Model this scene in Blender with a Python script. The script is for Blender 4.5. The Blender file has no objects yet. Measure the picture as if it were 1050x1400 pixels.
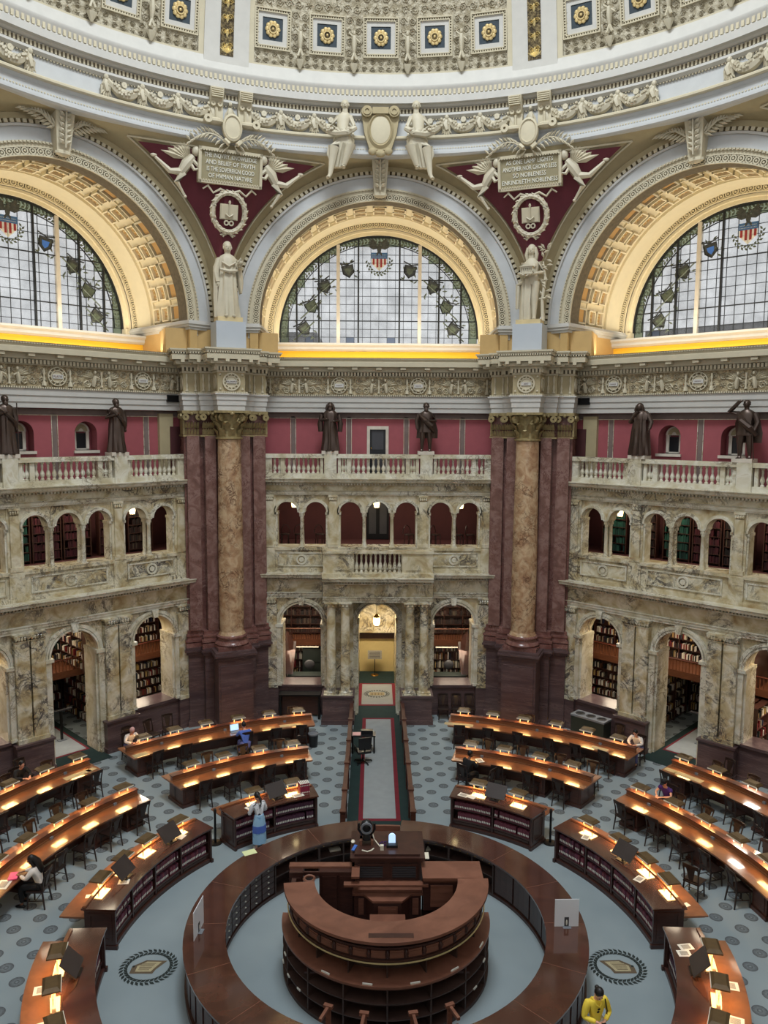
import bpy, bmesh, math, random
from math import sin, cos, pi, radians as rad, sqrt, atan2, degrees
from mathutils import Matrix, Vector
random.seed(7)
S = bpy.context.scene
COL = S.collection

# ---------------------------------------------------------------- camera, world, lights, exposure
cd = bpy.data.cameras.new('camera'); cam = bpy.data.objects.new('camera', cd); COL.objects.link(cam); S.camera = cam
cd.sensor_fit = 'VERTICAL'; cd.sensor_height = 36; cd.sensor_width = 27; cd.lens = 36*1074.33/1400; cd.clip_start = .1; cd.clip_end = 300
cam.matrix_world = Matrix.Translation((-.1553, -16.6506, 12.0325)) @ Matrix.Rotation(-.0123, 4, 'Z') @ Matrix.Rotation(pi/2-.1076, 4, 'X') @ Matrix.Rotation(.0065, 4, 'Z')
W = bpy.data.worlds.new('World'); S.world = W; W.use_nodes = True
bg = W.node_tree.nodes['Background']; bg.inputs[0].default_value = (.93, .96, 1, 1); bg.inputs[1].default_value = .82
def area(name, loc, rot, sx, sy, power, col):
    l = bpy.data.lights.new(name, 'AREA'); l.shape = 'RECTANGLE'; l.size = sx; l.size_y = sy; l.energy = power; l.color = col
    o = bpy.data.objects.new(name, l); o.location = loc; o.rotation_euler = rot; COL.objects.link(o); return o
# hidden fluorescent troughs on top of the main cornice wash the coves below the lunettes
for b in (-1, 0, 1):
    a = b*pi/4
    for k in range(2):
        n, zz, tilt, e = ((16.5, 14.95, rad(150), 135), (16.9, 15.0, rad(180), 42))[k]
        area('cove_light', (n*sin(a), n*cos(a), zz), (tilt, 0, -a), 9.2, .25, e, (1, .91, .72))
    area('cove_light', (19.0*sin(a), 19.0*cos(a), 15.75), (rad(165), 0, -a), 8.8, .3, 95, (1, .91, .74))
# daylight of the lantern above the dome opening
area('lantern_daylight', (0, 0, 36.5), (0, 0, 0), 7, 7, 5200, (.86, .94, 1))
vs = S.view_settings; vs.view_transform = 'Standard'; vs.look = 'None'; vs.exposure = 0.1; vs.gamma = 1; vs.use_curve_mapping = False
S.cycles.use_denoising = True; S.cycles.max_bounces = 6; S.cycles.diffuse_bounces = 3; S.cycles.glossy_bounces = 3; S.cycles.sample_clamp_indirect = 4

# ---------------------------------------------------------------- materials
def lin(c):
    c = [x/255 for x in c]; return tuple(x/12.92 if x <= .04045 else ((x+.055)/1.055)**2.4 for x in c)+(1,)
MATS = {}
class NT:
    def __init__(s, name):
        s.m = bpy.data.materials.new(name); s.m.use_nodes = True; s.t = s.m.node_tree; s.b = s.t.nodes['Principled BSDF']
        s.pos = s.n('ShaderNodeNewGeometry').outputs['Position']
    def n(s, typ, **kw):
        x = s.t.nodes.new(typ)
        for k, v in kw.items():
            if k[0] == '_': x.inputs[k[1:].replace('_', ' ')].default_value = v
            else: setattr(x, k, v)
        return x
    def l(s, a, b): s.t.links.new(a, b)
    def noise(s, scale, detail=4, dist=0, vec=None, rough=.55):
        x = s.n('ShaderNodeTexNoise'); x.inputs['Scale'].default_value = scale; x.inputs['Detail'].default_value = detail; x.inputs['Distortion'].default_value = dist
        x.inputs['Roughness'].default_value = rough; s.l(vec or s.pos, x.inputs['Vector']); return x.outputs['Fac']
    def ramp(s, fac, stops, interp='LINEAR'):
        x = s.n('ShaderNodeValToRGB'); r = x.color_ramp; r.interpolation = interp
        while len(r.elements) < len(stops): r.elements.new(.5)
        for e, (p, c) in zip(r.elements, stops): e.position = p; e.color = c if len(c) == 4 else lin(c)
        s.l(fac, x.inputs[0]); return x.outputs[0]
    def mix(s, f, a, b, mode='MIX'):
        x = s.n('ShaderNodeMix', data_type='RGBA', blend_type=mode)
        for i, v in ((0, f), (6, a), (7, b)):
            if hasattr(v, 'is_output'): s.l(v, x.inputs[i])
            else: x.inputs[i].default_value = v
        return x.outputs[2]
    def math(s, op, a, b=0, c=None):
        x = s.n('ShaderNodeMath', operation=op)
        for i, v in enumerate((a, b, c)):
            if v is None: continue
            if hasattr(v, 'is_output'): s.l(v, x.inputs[i])
            else: x.inputs[i].default_value = v
        return x.outputs[0]
    def bump(s, h, strength=.3, dist=.02):
        x = s.n('ShaderNodeBump'); x.inputs['Strength'].default_value = strength; x.inputs['Distance'].default_value = dist
        s.l(h, x.inputs['Height']); s.l(x.outputs[0], s.b.inputs['Normal'])
    def fin(s, col, rough=.5, metal=0, coat=0, spec=.5):
        if hasattr(col, 'is_output'): s.l(col, s.b.inputs['Base Color'])
        else: s.b.inputs['Base Color'].default_value = col if len(col) == 4 else lin(col)
        s.b.inputs['Roughness'].default_value = rough; s.b.inputs['Metallic'].default_value = metal
        s.b.inputs['Coat Weight'].default_value = coat; s.b.inputs['Coat Roughness'].default_value = .06; s.b.inputs['Specular IOR Level'].default_value = spec
        MATS[s.m.name] = s.m; return s.m
def plain(name, c, rough=.5, metal=0, coat=0, var=.12, scale=3, bump=0):
    t = NT(name); f = t.noise(scale, 5); a = lin(c)
    lo = tuple(x*(1-var) for x in a[:3])+(1,); hi = tuple(min(1, x*(1+var)) for x in a[:3])+(1,)
    if bump: t.bump(t.noise(scale*8, 3), bump, .01)
    return t.fin(t.ramp(f, [(.3, lo), (.7, hi)]), rough, metal, coat)
def marble(name, cols, veins, scale=1.2, vscale=1.3, rough=.22, vw=.05, stretch=(1, 1, 1)):
    t = NT(name); mp = t.n('ShaderNodeMapping'); mp.inputs['Scale'].default_value = stretch; mp.inputs['Rotation'].default_value = (.4, .3, .5); t.l(t.pos, mp.inputs[0]); v = mp.outputs[0]
    base = t.ramp(t.noise(scale, 6, .8, v), [(.28, cols[0]), (.45, cols[1]), (.6, cols[2]), (.75, cols[-1])])
    n1 = t.noise(vscale, 7, 1.6, v, .62); d = t.math('ABSOLUTE', t.math('SUBTRACT', n1, .5))
    f = t.ramp(d, [(0, (1, 1, 1, 1)), (vw, (0, 0, 0, 1))])
    n2 = t.noise(vscale*.55, 3, .3, v); g = t.ramp(n2, [(.42, (0, 0, 0, 1)), (.6, (1, 1, 1, 1))])
    f2 = t.math('MULTIPLY', f, g)
    n3 = t.noise(vscale*3.2, 6, 2.2, v); d3 = t.math('ABSOLUTE', t.math('SUBTRACT', n3, .5)); f3 = t.math('MULTIPLY', t.ramp(d3, [(0, (.75, .75, .75, 1)), (vw*.6, (0, 0, 0, 1))]), g)
    c = t.mix(f3, base, lin(veins)); c = t.mix(f2, c, lin(veins))
    return t.fin(c, rough)
marble('siena_marble', [(156,132,92), (194,180,144), (218,210,186), (178,154,110)], (84,76,70), 1.5, 1.1, .22, .05)
marble('siena_dark_vein', [(160,136,88), (196,182,146), (220,214,192), (172,148,98)], (66,62,66), 1.8, 1.6, .2, .07)
marble('siena_pale', [(180,168,138), (202,194,168), (220,216,200), (188,174,140)], (124,112,96), 1.6, 1.4, .25, .04)
marble('pilaster_marble_lit', [(104,74,68), (122,90,82), (142,112,104), (108,78,74)], (96,62,58), 2.4, 2.2, .2, .03)  # pier marble made lighter on the pilasters, painting their contrast with shaded recesses
marble('brown_marble', [(96,62,56), (114,76,70), (132,94,86), (100,66,62)], (158,128,118), 2.2, 2.4, .22, .02)
marble('breccia_marble', [(150,112,84), (178,144,110), (200,174,140), (160,122,88)], (90,58,44), 2.6, 2.2, .22, .05)
marble('plinth_marble', [(66,50,52), (80,62,63), (92,73,72), (72,56,58)], (112,92,90), 1.2, 1.6, .3, .05, (.5, .5, 5))
plain('cream_plaster', (196,186,160), .75, var=.05); plain('white_plaster', (194,191,184), .6, var=.04)
plain('beige_plaster', (168,154,120), .8, var=.06); plain('tan_plaster', (190,158,104), .8, var=.05)
plain('blue_plaster', (190,191,190), .7, var=.04); plain('acrylic_white', (236,240,246), .3, var=.01); plain('pale_blue_block', (178,184,190), .6, var=.02)
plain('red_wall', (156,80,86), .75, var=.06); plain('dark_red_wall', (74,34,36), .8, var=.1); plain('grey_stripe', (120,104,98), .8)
plain('wine_field', (96,36,50), .8, var=.1); plain('tablet_stone', (150,140,110), .8, var=.05); plain('cove_yellow', (250,196,56), .85, var=.02)
plain('soffit_plaster', (234,220,186), .8, var=.03); plain('soffit_panel', (190,150,94), .75, var=.04)
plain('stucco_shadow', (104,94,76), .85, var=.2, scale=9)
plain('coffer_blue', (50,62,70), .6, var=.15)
plain('gold', (214,190,136), .35, .4); plain('gilt_pale', (226,206,150), .35, .5); plain('brass', (180,140,70), .25, 1)
plain('bronze', (84,70,62), .35, .6, bump=.1); plain('antique_bronze', (150,134,94), .45, .35, var=.3, scale=9)
plain('statue_marble', (194,185,162), .55, var=.06, bump=.05); plain('statue_base', (204,184,138), .6)
plain('black_metal', (18,18,20), .4, .3); plain('black_plastic', (22,23,26), .35); plain('dark_grey', (62,62,66), .5); plain('grey_plastic', (120,124,130), .5)
plain('lead', (38,40,42), .5, .3); plain('white_frame', (206,196,180), .6); plain('paper', (228,226,214), .7, var=.02); plain('pale_yellow_paper', (224,232,176), .7, var=.02)
plain('page_print', (160,156,146), .8, var=.3, scale=60); plain('screen_board', (60,52,50), .35)
plain('skin_light', (214,160,134), .5, var=.04); plain('skin_brown', (120,82,62), .5, var=.04)
plain('hair_dark', (22,18,17), .45); plain('yellow_cloth', (244,214,72), .7, var=.08); plain('white_cloth', (222,214,206), .75, var=.04); plain('pink_cloth', (226,176,170), .75)
plain('blue_cloth', (82,112,196), .7, var=.08); plain('purple_cloth', (62,28,108), .7, var=.1); plain('black_cloth', (18,17,20), .8); plain('denim', (96,100,150), .8, var=.1); plain('hot_pink', (230,90,140), .6)
plain('doorway_wall', (204,184,128), .7, var=.05); plain('green_baize', (18,40,36), .9); plain('dark_green_metal', (36,44,40), .5); plain('rust_wood', (92,42,26), .5, var=.15)
plain('hood_leather', (98,78,50), .42, .25, var=.15, scale=6); plain('white_enamel', (232,226,206), .4, var=.02)
plain('magenta_book', (150,44,70), .5, var=.2, scale=8); plain('sky_blue_plastic', (70,120,205), .4)
plain('shield_red', (150,44,44), .5); plain('shield_blue', (66,104,150), .5); plain('stained_green', (84,92,76), .4, var=.35, scale=8); plain('stained_dark', (64,66,62), .4, var=.4, scale=10)
def wood(name, c1, c2, rough=.3, coat=0, sc=1.0):
    t = NT(name); mp = t.n('ShaderNodeMapping'); mp.inputs['Scale'].default_value = (sc, sc*1.3, sc*7); t.l(t.pos, mp.inputs[0])
    f = t.noise(2.2, 6, 1.2, mp.outputs[0]); g = t.noise(.8, 3)
    c = t.mix(t.math('MULTIPLY', g, .5), t.ramp(f, [(.3, c1), (.7, c2)]), lin(tuple(x*.7 for x in c1)))
    return t.fin(c, rough, 0, coat)
wood('desk_wood', (124,76,48), (148,96,60), .28, .8); wood('dark_wood', (58,34,29), (82,50,41), .38, .2); wood('chair_wood', (32,20,17), (48,30,25), .4, .1)
wood('ring_top_wood', (70,42,34), (98,60,46), .12, 1.0, .6); wood('counter_wood', (116,74,58), (146,98,78), .38, .2, .7); wood('rail_wood', (78,44,34), (104,62,46), .35, .3); wood('cubby_wood', (62,45,40), (84,62,54), .5)
wood('orange_wood', (96,54,34), (124,74,46), .5)
# books: each spine picks its colour from the per-book attribute or the object
def books(name, cols, attr):
    t = NT(name)
    if attr: f = t.n('ShaderNodeAttribute', attribute_name='Col').outputs['Fac']
    else: f = t.n('ShaderNodeObjectInfo').outputs['Random']
    k = len(cols); return t.fin(t.ramp(f, [(i/k, c) for i, c in enumerate(cols)], 'CONSTANT'), .6)
books('book_mix', [(196,188,170), (60,26,26), (24,24,26), (150,140,120), (96,60,40), (30,44,40), (210,206,196), (120,30,34), (34,40,64), (180,150,90), (44,30,26), (225,220,210)], True)
books('book_maroon', [(74,26,38), (62,22,34), (88,34,46), (54,20,30)], True); books('book_green', [(26,72,64), (30,84,74), (20,58,54), (36,92,80)], True)
books('bound_volume', [(112,52,66), (128,64,76), (92,44,58), (118,60,82), (84,46,66)], False)
books('book_dark', [(40,24,26), (52,30,30), (30,22,26), (60,40,36), (26,30,32), (90,80,68)], True)
def emis(name, c, s):
    t = NT(name); t.b.inputs['Emission Color'].default_value = lin(c); t.b.inputs['Emission Strength'].default_value = s; return t.fin(c, .5)
emis('diffuser_glow', (255,200,124), 27); emis('diffuser_white', (255,244,226), 27); emis('lantern_glow', (255,236,180), 4.5); emis('screen_glow', (170,200,235), 1.1); emis('warm_bulb', (255,190,120), 6); emis('shelf_lamp', (255,236,200), .7)
# leaded glass of the lunettes: tinted clear glass, faintly seeded
def glass(name, c, alpha):
    t = NT(name); tr = t.n('ShaderNodeBsdfTransparent'); tl = t.n('ShaderNodeBsdfTranslucent'); mx = t.n('ShaderNodeMixShader'); gl = t.n('ShaderNodeBsdfGlossy'); m2 = t.n('ShaderNodeMixShader')
    col = t.ramp(t.noise(1.1, 5), [(.3, tuple(x*.9 for x in c)), (.7, c)]); t.l(col, tr.inputs[0]); t.l(col, tl.inputs[0]); mx.inputs[0].default_value = alpha; m2.inputs[0].default_value = .04; gl.inputs['Roughness'].default_value = .2
    t.l(tr.outputs[0], mx.inputs[1]); t.l(tl.outputs[0], mx.inputs[2]); t.l(mx.outputs[0], m2.inputs[1]); t.l(gl.outputs[0], m2.inputs[2])
    t.l(m2.outputs[0], t.t.nodes['Material Output'].inputs[0]); MATS[name] = t.m; return t.m
glass('clear_pane', (254,254,253), .1); glass('grey_pane', (196,202,212), .3); glass('green_pane', (206,212,192), .3)
# relief stucco: cream, darker in the low parts of the modelled bump
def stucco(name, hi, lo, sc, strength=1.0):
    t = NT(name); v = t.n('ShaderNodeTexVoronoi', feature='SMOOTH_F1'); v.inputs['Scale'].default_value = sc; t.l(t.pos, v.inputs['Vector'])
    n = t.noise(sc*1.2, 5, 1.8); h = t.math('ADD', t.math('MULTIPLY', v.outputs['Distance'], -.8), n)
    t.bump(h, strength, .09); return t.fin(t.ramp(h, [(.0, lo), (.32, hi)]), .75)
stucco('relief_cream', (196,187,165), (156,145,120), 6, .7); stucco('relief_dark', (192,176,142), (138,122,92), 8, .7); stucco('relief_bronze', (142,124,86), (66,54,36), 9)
# carpet with a printed lattice of medallions
def carpet():
    t = NT('carpet'); sx = t.n('ShaderNodeSeparateXYZ'); t.l(t.pos, sx.inputs[0]); X, Y = sx.outputs[0], sx.outputs[1]
    def cell(dx, dy):
        fx = t.math('WRAP', t.math('SUBTRACT', X, dx), .4388, -.4388); fy = t.math('WRAP', t.math('SUBTRACT', Y, dy), .4475, -.4475)
        return t.math('SQRT', t.math('ADD', t.math('MULTIPLY', fx, fx), t.math('MULTIPLY', fy, fy))), fx, fy
    d1, ax, ay = cell(1.785, 13.63); d2, bx, by = cell(1.785+.4388, 13.63-.4475)
    d = t.math('MINIMUM', d1, d2)
    # petals modulate the medallion: eight lobes
    ang = t.math('ARCTAN2', t.math('ADD', X, 0), Y)
    disc = t.ramp(d, [(0, (.2,.2,.2,1)), (.05, (1,1,1,1)), (.065, (.6,.6,.6,1)), (.135, (.85,.85,.85,1)), (.16, (1,1,1,1)), (.165, (0,0,0,1))], 'LINEAR')
    base = t.ramp(t.noise(.35, 3), [(.3, (136,148,152)), (.7, (154,165,168))])
    w = t.n('ShaderNodeTexWave'); w.inputs['Scale'].default_value = 14; t.l(t.pos, w.inputs[0]); base = t.mix(t.math('MULTIPLY', w.outputs['Fac'], .10), base, lin((112,126,138)))
    rr = t.math('SQRT', t.math('ADD', t.math('MULTIPLY', X, X), t.math('MULTIPLY', Y, Y)))
    inside = t.math('GREATER_THAN', rr, 6.9)
    m = t.math('MULTIPLY', t.math('MULTIPLY', disc, inside), t.math('ADD', .45, t.math('MULTIPLY', t.noise(22, 3), .6)))
    t.bump(t.noise(90, 2), .2, .01)
    return t.fin(t.mix(m, base, lin((50,42,46))), .95, 0, 0, .1)
carpet()
plain('grey_carpet', (146,151,152), .95, var=.06); plain('green_carpet', (24,46,44), .95, var=.12); plain('red_carpet', (112,24,38), .95, var=.1)
plain('emblem_dark', (40,48,46), .95, var=.1); plain('emblem_tan', (172,160,126), .95, var=.1, scale=20); plain('emblem_brown', (98,84,66), .95)

# ---------------------------------------------------------------- mesh builder
class MB:
    def __init__(s, M=None): s.v = []; s.f = []; s.mi = []; s.c = []; s.M = M or Matrix(); s.k = 0; s.cv = None
    def add(s, pts, faces):
        o = len(s.v); M = s.M; s.v += [tuple(M @ Vector(p)) for p in pts]; s.f += [tuple(o+i for i in f) for f in faces]; s.mi += [s.k]*len(faces)
        if s.cv is not None: s.c += [s.cv]*len(faces)
        return s
    def box(s, x0, x1, y0, y1, z0, z1):
        return s.add([(x0,y0,z0),(x1,y0,z0),(x1,y1,z0),(x0,y1,z0),(x0,y0,z1),(x1,y0,z1),(x1,y1,z1),(x0,y1,z1)], [(0,3,2,1),(4,5,6,7),(0,1,5,4),(1,2,6,5),(2,3,7,6),(3,0,4,7)])
    def prism(s, poly, z0, z1, top=None):
        n = len(poly); t = top or poly
        return s.add([(x,y,z0) for x,y in poly]+[(x,y,z1) for x,y in t], [tuple(range(n-1,-1,-1)), tuple(range(n,2*n))]+[(i,(i+1)%n,n+(i+1)%n,n+i) for i in range(n)])
    def extr(s, prof, u0, u1):          # profile in (y, z) swept along x
        n = len(prof); return s.add([(u0,y,z) for y,z in prof]+[(u1,y,z) for y,z in prof], [tuple(range(n)), tuple(range(2*n-1,n-1,-1))]+[(i,n+i,n+(i+1)%n,(i+1)%n) for i in range(n)])
    def ring(s, uc, zc, r0, r1, n0, n1, a0=0, a1=pi, seg=24):   # annulus in the x-z plane, thick in y
        p = []; f = []
        for i in range(seg+1):
            a = a0+(a1-a0)*i/seg; c, q = cos(a), sin(a)
            p += [(uc+r*c, n, zc+r*q) for r, n in ((r0,n0),(r1,n0),(r1,n1),(r0,n1))]
        for i in range(seg):
            for j in range(4): f.append((4*i+j, 4*i+(j+1)%4, 4*i+4+(j+1)%4, 4*i+4+j))
        f += [(3,2,1,0), tuple(4*seg+j for j in range(4))]; return s.add(p, f)
    def polar(s, prof, a0, a1, seg=24, cx=0, cy=0):   # closed profile (r, z) swept in azimuth (0 = +y, clockwise)
        n = len(prof); p = []; f = []; full = abs(a1-a0) > 2*pi-1e-4; m = seg if full else seg+1
        for i in range(m):
            a = a0+(a1-a0)*i/seg; p += [(cx+r*sin(a), cy+r*cos(a), z) for r, z in prof]
        for i in range(seg):
            i2 = (i+1) % m
            for j in range(n): f.append((n*i+j, n*i+(j+1)%n, n*i2+(j+1)%n, n*i2+j))
        if not full: f += [tuple(range(n-1,-1,-1)), tuple(n*seg+j for j in range(n))]
        return s.add(p, f)
    def lathe(s, prof, x=0, y=0, z=0, seg=16, sx=1, sy=1):
        p = []; f = []; n = len(prof)
        for r, h in prof: p += [(x+sx*r*cos(2*pi*i/seg), y+sy*r*sin(2*pi*i/seg), z+h) for i in range(seg)]
        for j in range(n-1):
            for i in range(seg): k = (i+1) % seg; f.append((j*seg+i, j*seg+k, (j+1)*seg+k, (j+1)*seg+i))
        f += [tuple(range(seg-1,-1,-1)), tuple((n-1)*seg+i for i in range(seg))]; return s.add(p, f)
    def tube(s, pts, r, seg=6, flat=1):
        pts = [Vector(p) for p in pts]; n = len(pts); p = []; f = []; rs = r if isinstance(r, (list, tuple)) else [r]*n
        for i in range(n):
            t = (pts[min(i+1,n-1)]-pts[max(i-1,0)]); t = t.normalized() if t.length > 1e-9 else Vector((0,0,1))
            up = Vector((0,0,1)) if abs(t.z) < .9 else Vector((0,1,0)); a = t.cross(up).normalized(); b = a.cross(t)
            p += [tuple(pts[i]+rs[i]*(a*cos(2*pi*k/seg)+b*flat*sin(2*pi*k/seg))) for k in range(seg)]
        for i in range(n-1):
            for k in range(seg): j = (k+1) % seg; f.append((i*seg+k, i*seg+j, (i+1)*seg+j, (i+1)*seg+k))
        f += [tuple(range(seg-1,-1,-1)), tuple((n-1)*seg+k for k in range(seg))]; return s.add(p, f)
    def ell(s, x, y, z, rx, ry, rz, seg=8, rows=5):
        prof = [(max(.001, sin(pi*j/rows)), -cos(pi*j/rows)) for j in range(rows+1)]; p = []; f = []
        for r, h in prof: p += [(x+rx*r*cos(2*pi*i/seg), y+ry*r*sin(2*pi*i/seg), z+rz*h) for i in range(seg)]
        for j in range(rows):
            for i in range(seg): k = (i+1) % seg; f.append((j*seg+i, j*seg+k, (j+1)*seg+k, (j+1)*seg+i))
        return s.add(p, f)
    def grid(s, fn, nu, nv):            # fn(a, b) -> point, a and b in 0..1
        p = [fn(i/nu, j/nv) for j in range(nv+1) for i in range(nu+1)]
        return s.add(p, [(j*(nu+1)+i, j*(nu+1)+i+1, (j+1)*(nu+1)+i+1, (j+1)*(nu+1)+i) for j in range(nv) for i in range(nu)])
    def mesh(s, name, mats, smooth=True):
        me = bpy.data.meshes.new(name); me.from_pydata(s.v, [], s.f)
        for m in (mats if isinstance(mats, (list, tuple)) else [mats]): me.materials.append(MATS[m])
        if any(s.mi): me.polygons.foreach_set('material_index', s.mi)
        if s.c:
            a = me.attributes.new('Col', 'FLOAT_COLOR', 'CORNER'); d = []
            for p, c in zip(me.polygons, s.c): d += [c, c, c, 1]*p.loop_total
            a.data.foreach_set('color', d)
        if smooth: me.polygons.foreach_set('use_smooth', [True]*len(me.polygons)); me.set_sharp_from_angle(angle=.65)
        me.update(); return me
def props(o, label=None, cat=None, group=None, kind=None):
    for k, v in (('label', label), ('category', cat), ('group', group), ('kind', kind)):
        if v: o[k] = v
    return o
def link(name, me, parent=None, M=None, **kw):
    o = bpy.data.objects.new(name, me); COL.objects.link(o)
    if parent is not None: o.parent = parent
    if M is not None: o.matrix_local = M
    return props(o, **kw)
def obj(name, mb, mats, parent=None, M=None, smooth=True, **kw): return link(name, mb.mesh(name, mats, smooth), parent, M, **kw)
def empty(name, M=None, **kw): return link(name, None, None, M, **kw)
def copy_tree(o, parent=None, M=None):
    c = o.copy(); COL.objects.link(c); c.parent = parent
    if M is not None: c.matrix_local = M
    for ch in o.children: copy_tree(ch, c)
    return c
def bayM(b): return Matrix.Rotation(-b*pi/4, 4, 'Z')
def azM(az, r=0, z=0, extra=0):        # stands at polar (r, az degrees clockwise from +y); local +y points outward
    a = rad(az); return Matrix.Translation((CX+r*sin(a), CY+r*cos(a), z)) @ Matrix.Rotation(-a+extra, 4, 'Z')
CX, CY = .15, .05
BAYS = (-1, 0, 1); BN = {-1: 'left', 0: 'back', 1: 'right'}

# ================================================================ STRUCTURE
# floor, with the inlaid runner and mats
f = MB().polar([(0.01,0),(26,0),(26,-.2),(0.01,-.2)], 0, 2*pi, 48); floor = obj('floor', f, 'carpet', smooth=False, kind='structure')
def flat(mb, x0, x1, y0, y1, z): mb.box(x0, x1, y0, y1, z-.01, z)
def runner(parent_M, y0, y1, w, parts):
    r = None
def aisle_runner():
    r = obj('aisle_runner', MB().box(-.98, 1.0, 5.6, 21.3, .001, .012), 'green_carpet', smooth=False, label='dark green aisle carpet running from the centre desk to the far doorway', category='carpet') if False else None
R = MB().box(-.95, 1.0, 5.3, 21.2, .001, .012); rn = obj('aisle_runner', R, 'green_carpet', smooth=False); props(rn, 'dark green runner with grey and red panels leading to the far doorway', 'carpet')
for y0, y1, x0, x1 in ((6.45, 14.75, -.46, .56), (16.5, 19.2, -.68, .70)):
    m = MB(); flat(m, x0-.14, x1+.14, y0-.14, y1+.14, .016); obj('red_border', m, 'red_carpet', rn, smooth=False)
    m = MB(); flat(m, x0, x1, y0, y1, .02); obj('grey_panel', m, 'grey_carpet', rn, smooth=False)
def wreath(mb, x, y, rx, ry, z, n=30, leaf=.13):
    for i in range(n):
        for s in (-1, 1):
            a = 2*pi*i/n; c = Vector((x+rx*cos(a), y+ry*sin(a), z)); t = Vector((-rx*sin(a), ry*cos(a), 0)).normalized(); q = Vector((t.y, -t.x, 0))
            d = (t*.75+q*s*.66).normalized(); e = Vector((-d.y, d.x, 0)); L = leaf
            mb.add([tuple(c), tuple(c+d*L*.5+e*L*.27), tuple(c+d*L*1.08), tuple(c+d*L*.5-e*L*.27)], [(0,1,2,3)])
def emblem(x, y, rx, ry, z, label, kind):
    m = MB(); wreath(m, x, y, rx, ry, z+.004, 34 if kind == 'book' else 26, rx*.26); e = obj('floor_emblem', m, 'emblem_dark', smooth=False); props(e, label, 'emblem')
    if kind == 'book':
        m = MB(); s = 1 if x > 0 else -1; q = [(-.36,.2),(.1,.22),(.36,.02),(.36,-.22),(-.14,-.22),(-.18,-.08)]; m.add([(x+s*a*1.02, y+b, z+.003) for a, b in q], [tuple(range(6))]); obj('book_cover', m, 'emblem_brown', e, smooth=False)
        m = MB(); q = [(-.25,.16),(.07,.17),(.25,.02),(.25,-.16),(-.09,-.16),(-.13,-.06)]; m.add([(x+s*a*1.02, y+b, z+.006) for a, b in q], [tuple(range(6))]); obj('book_pages', m, 'emblem_tan', e, smooth=False)
        m = MB()
        for k in range(6): x0, x1 = sorted((x+s*(-.14+.02*k), x+s*.2)); flat(m, x0, x1, y+.1-k*.042, y+.115-k*.042, z+.008)
        obj('text_lines', m, 'emblem_brown', e, smooth=False)
        m = MB(); m.lathe([(.03,0),(.03,.009)], x+s*.33, y+.01, z, 8); obj('clasp', m, 'emblem_dark', e)
    else:
        m = MB(); flat(m, x-.34, x+.34, y-.2, y+.2, z+.003); obj('tan_ground', m, 'emblem_tan', e, smooth=False)
        m = MB()
        for k in range(9): flat(m, x-.28+k*.068, x-.25+k*.068, y-.14, y+.12, z+.006)
        flat(m, x-.32, x+.32, y-.18, y-.15, z+.006); flat(m, x-.32, x+.32, y+.12, y+.15, z+.006); obj('portico_print', m, 'emblem_brown', e, smooth=False)
emblem(-5.15, -.22, .54, .50, .002, 'round carpet emblem of a wreath and open book by the left desks', 'book')
emblem(5.37, -.24, .54, .50, .002, 'round carpet emblem of a wreath and open book beside the visitor in yellow', 'book')
emblem(.0, 17.85, .5, .42, .02, 'oval building emblem on the grey mat in the far doorway', 'door')

ORN = [0]
def spiral(mb, fn, u, v, r, s, h=.035, turns=1.6, w=.028):   # low relief scroll
    P = []; n = 9
    for i in range(n+1):
        t = i/n; a = s*turns*2*pi*t; q = r*(1-.82*t); P.append((u+q*cos(a), v+q*sin(a)))
    pts = []; fc = []
    for i, (x, y) in enumerate(P):
        j = min(i+1, n); k = max(i-1, 0); dx, dy = P[j][0]-P[k][0], P[j][1]-P[k][1]; L = sqrt(dx*dx+dy*dy) or 1; nx, ny = -dy/L*w, dx/L*w
        pts += [fn(x+nx, y+ny, 0), fn(x, y, h), fn(x-nx, y-ny, 0)]
    for i in range(n): o = 3*i; fc += [(o,o+1,o+4,o+3),(o+1,o+2,o+5,o+4)]
    mb.add(pts, fc)
def leaf(mb, fn, u, v, a, L, w, h=.045):
    c, q = cos(a), sin(a); g = lambda x, y, z: fn(u+x*c-y*q, v+x*q+y*c, z)
    mb.add([g(0,0,0), g(L*.5,w,0), g(L,0,0), g(L*.5,-w,0), g(L*.5,0,h)], [(0,4,1),(1,4,2),(2,4,3),(3,4,0)])
def knob(mb, fn, u, v, r, h):
    n = 6; mb.add([fn(u+r*cos(i*pi/3), v+r*sin(i*pi/3), 0) for i in range(n)]+[fn(u+.5*r*cos(i*pi/3), v+.5*r*sin(i*pi/3), h) for i in range(n)], [(i,(i+1)%n,n+(i+1)%n,n+i) for i in range(n)]+[tuple(range(n,2*n))])
def scrolls(mb, fn, u0, u1, v0, v1, cell, rnd):
    nu = max(1, round((u1-u0)/cell)); nv = max(1, round((v1-v0)/cell)); du = (u1-u0)/nu; dv = (v1-v0)/nv
    for i in range(nu):
        for j in range(nv):
            u = u0+(i+.5)*du; v = v0+(j+.5)*dv; r = min(du, dv)*.42; k = (i+j) % 3
            if k == 2 and rnd.random() < .6:
                knob(mb, fn, u, v, r*.35, .05)
                for q in range(6): leaf(mb, fn, u, v, q*pi/3+.2, r*.95, r*.2)
            else:
                spiral(mb, fn, u, v, r, 1 if (i+j) % 2 else -1, w=r*.17)
                for q in range(3): leaf(mb, fn, u+r*.5*cos(q*2.1+i), v+r*.5*sin(q*2.1+i), q*2.1+j+i, r*.7, r*.15)
def dents(mb, u0, u1, step, w, n0, n1, z0, z1):
    k = int((u1-u0)/step)
    for i in range(k): x = u0+(i+.5)*(u1-u0)/k; mb.box(x-w/2, x+w/2, n0, n1, z0, z1)

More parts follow.
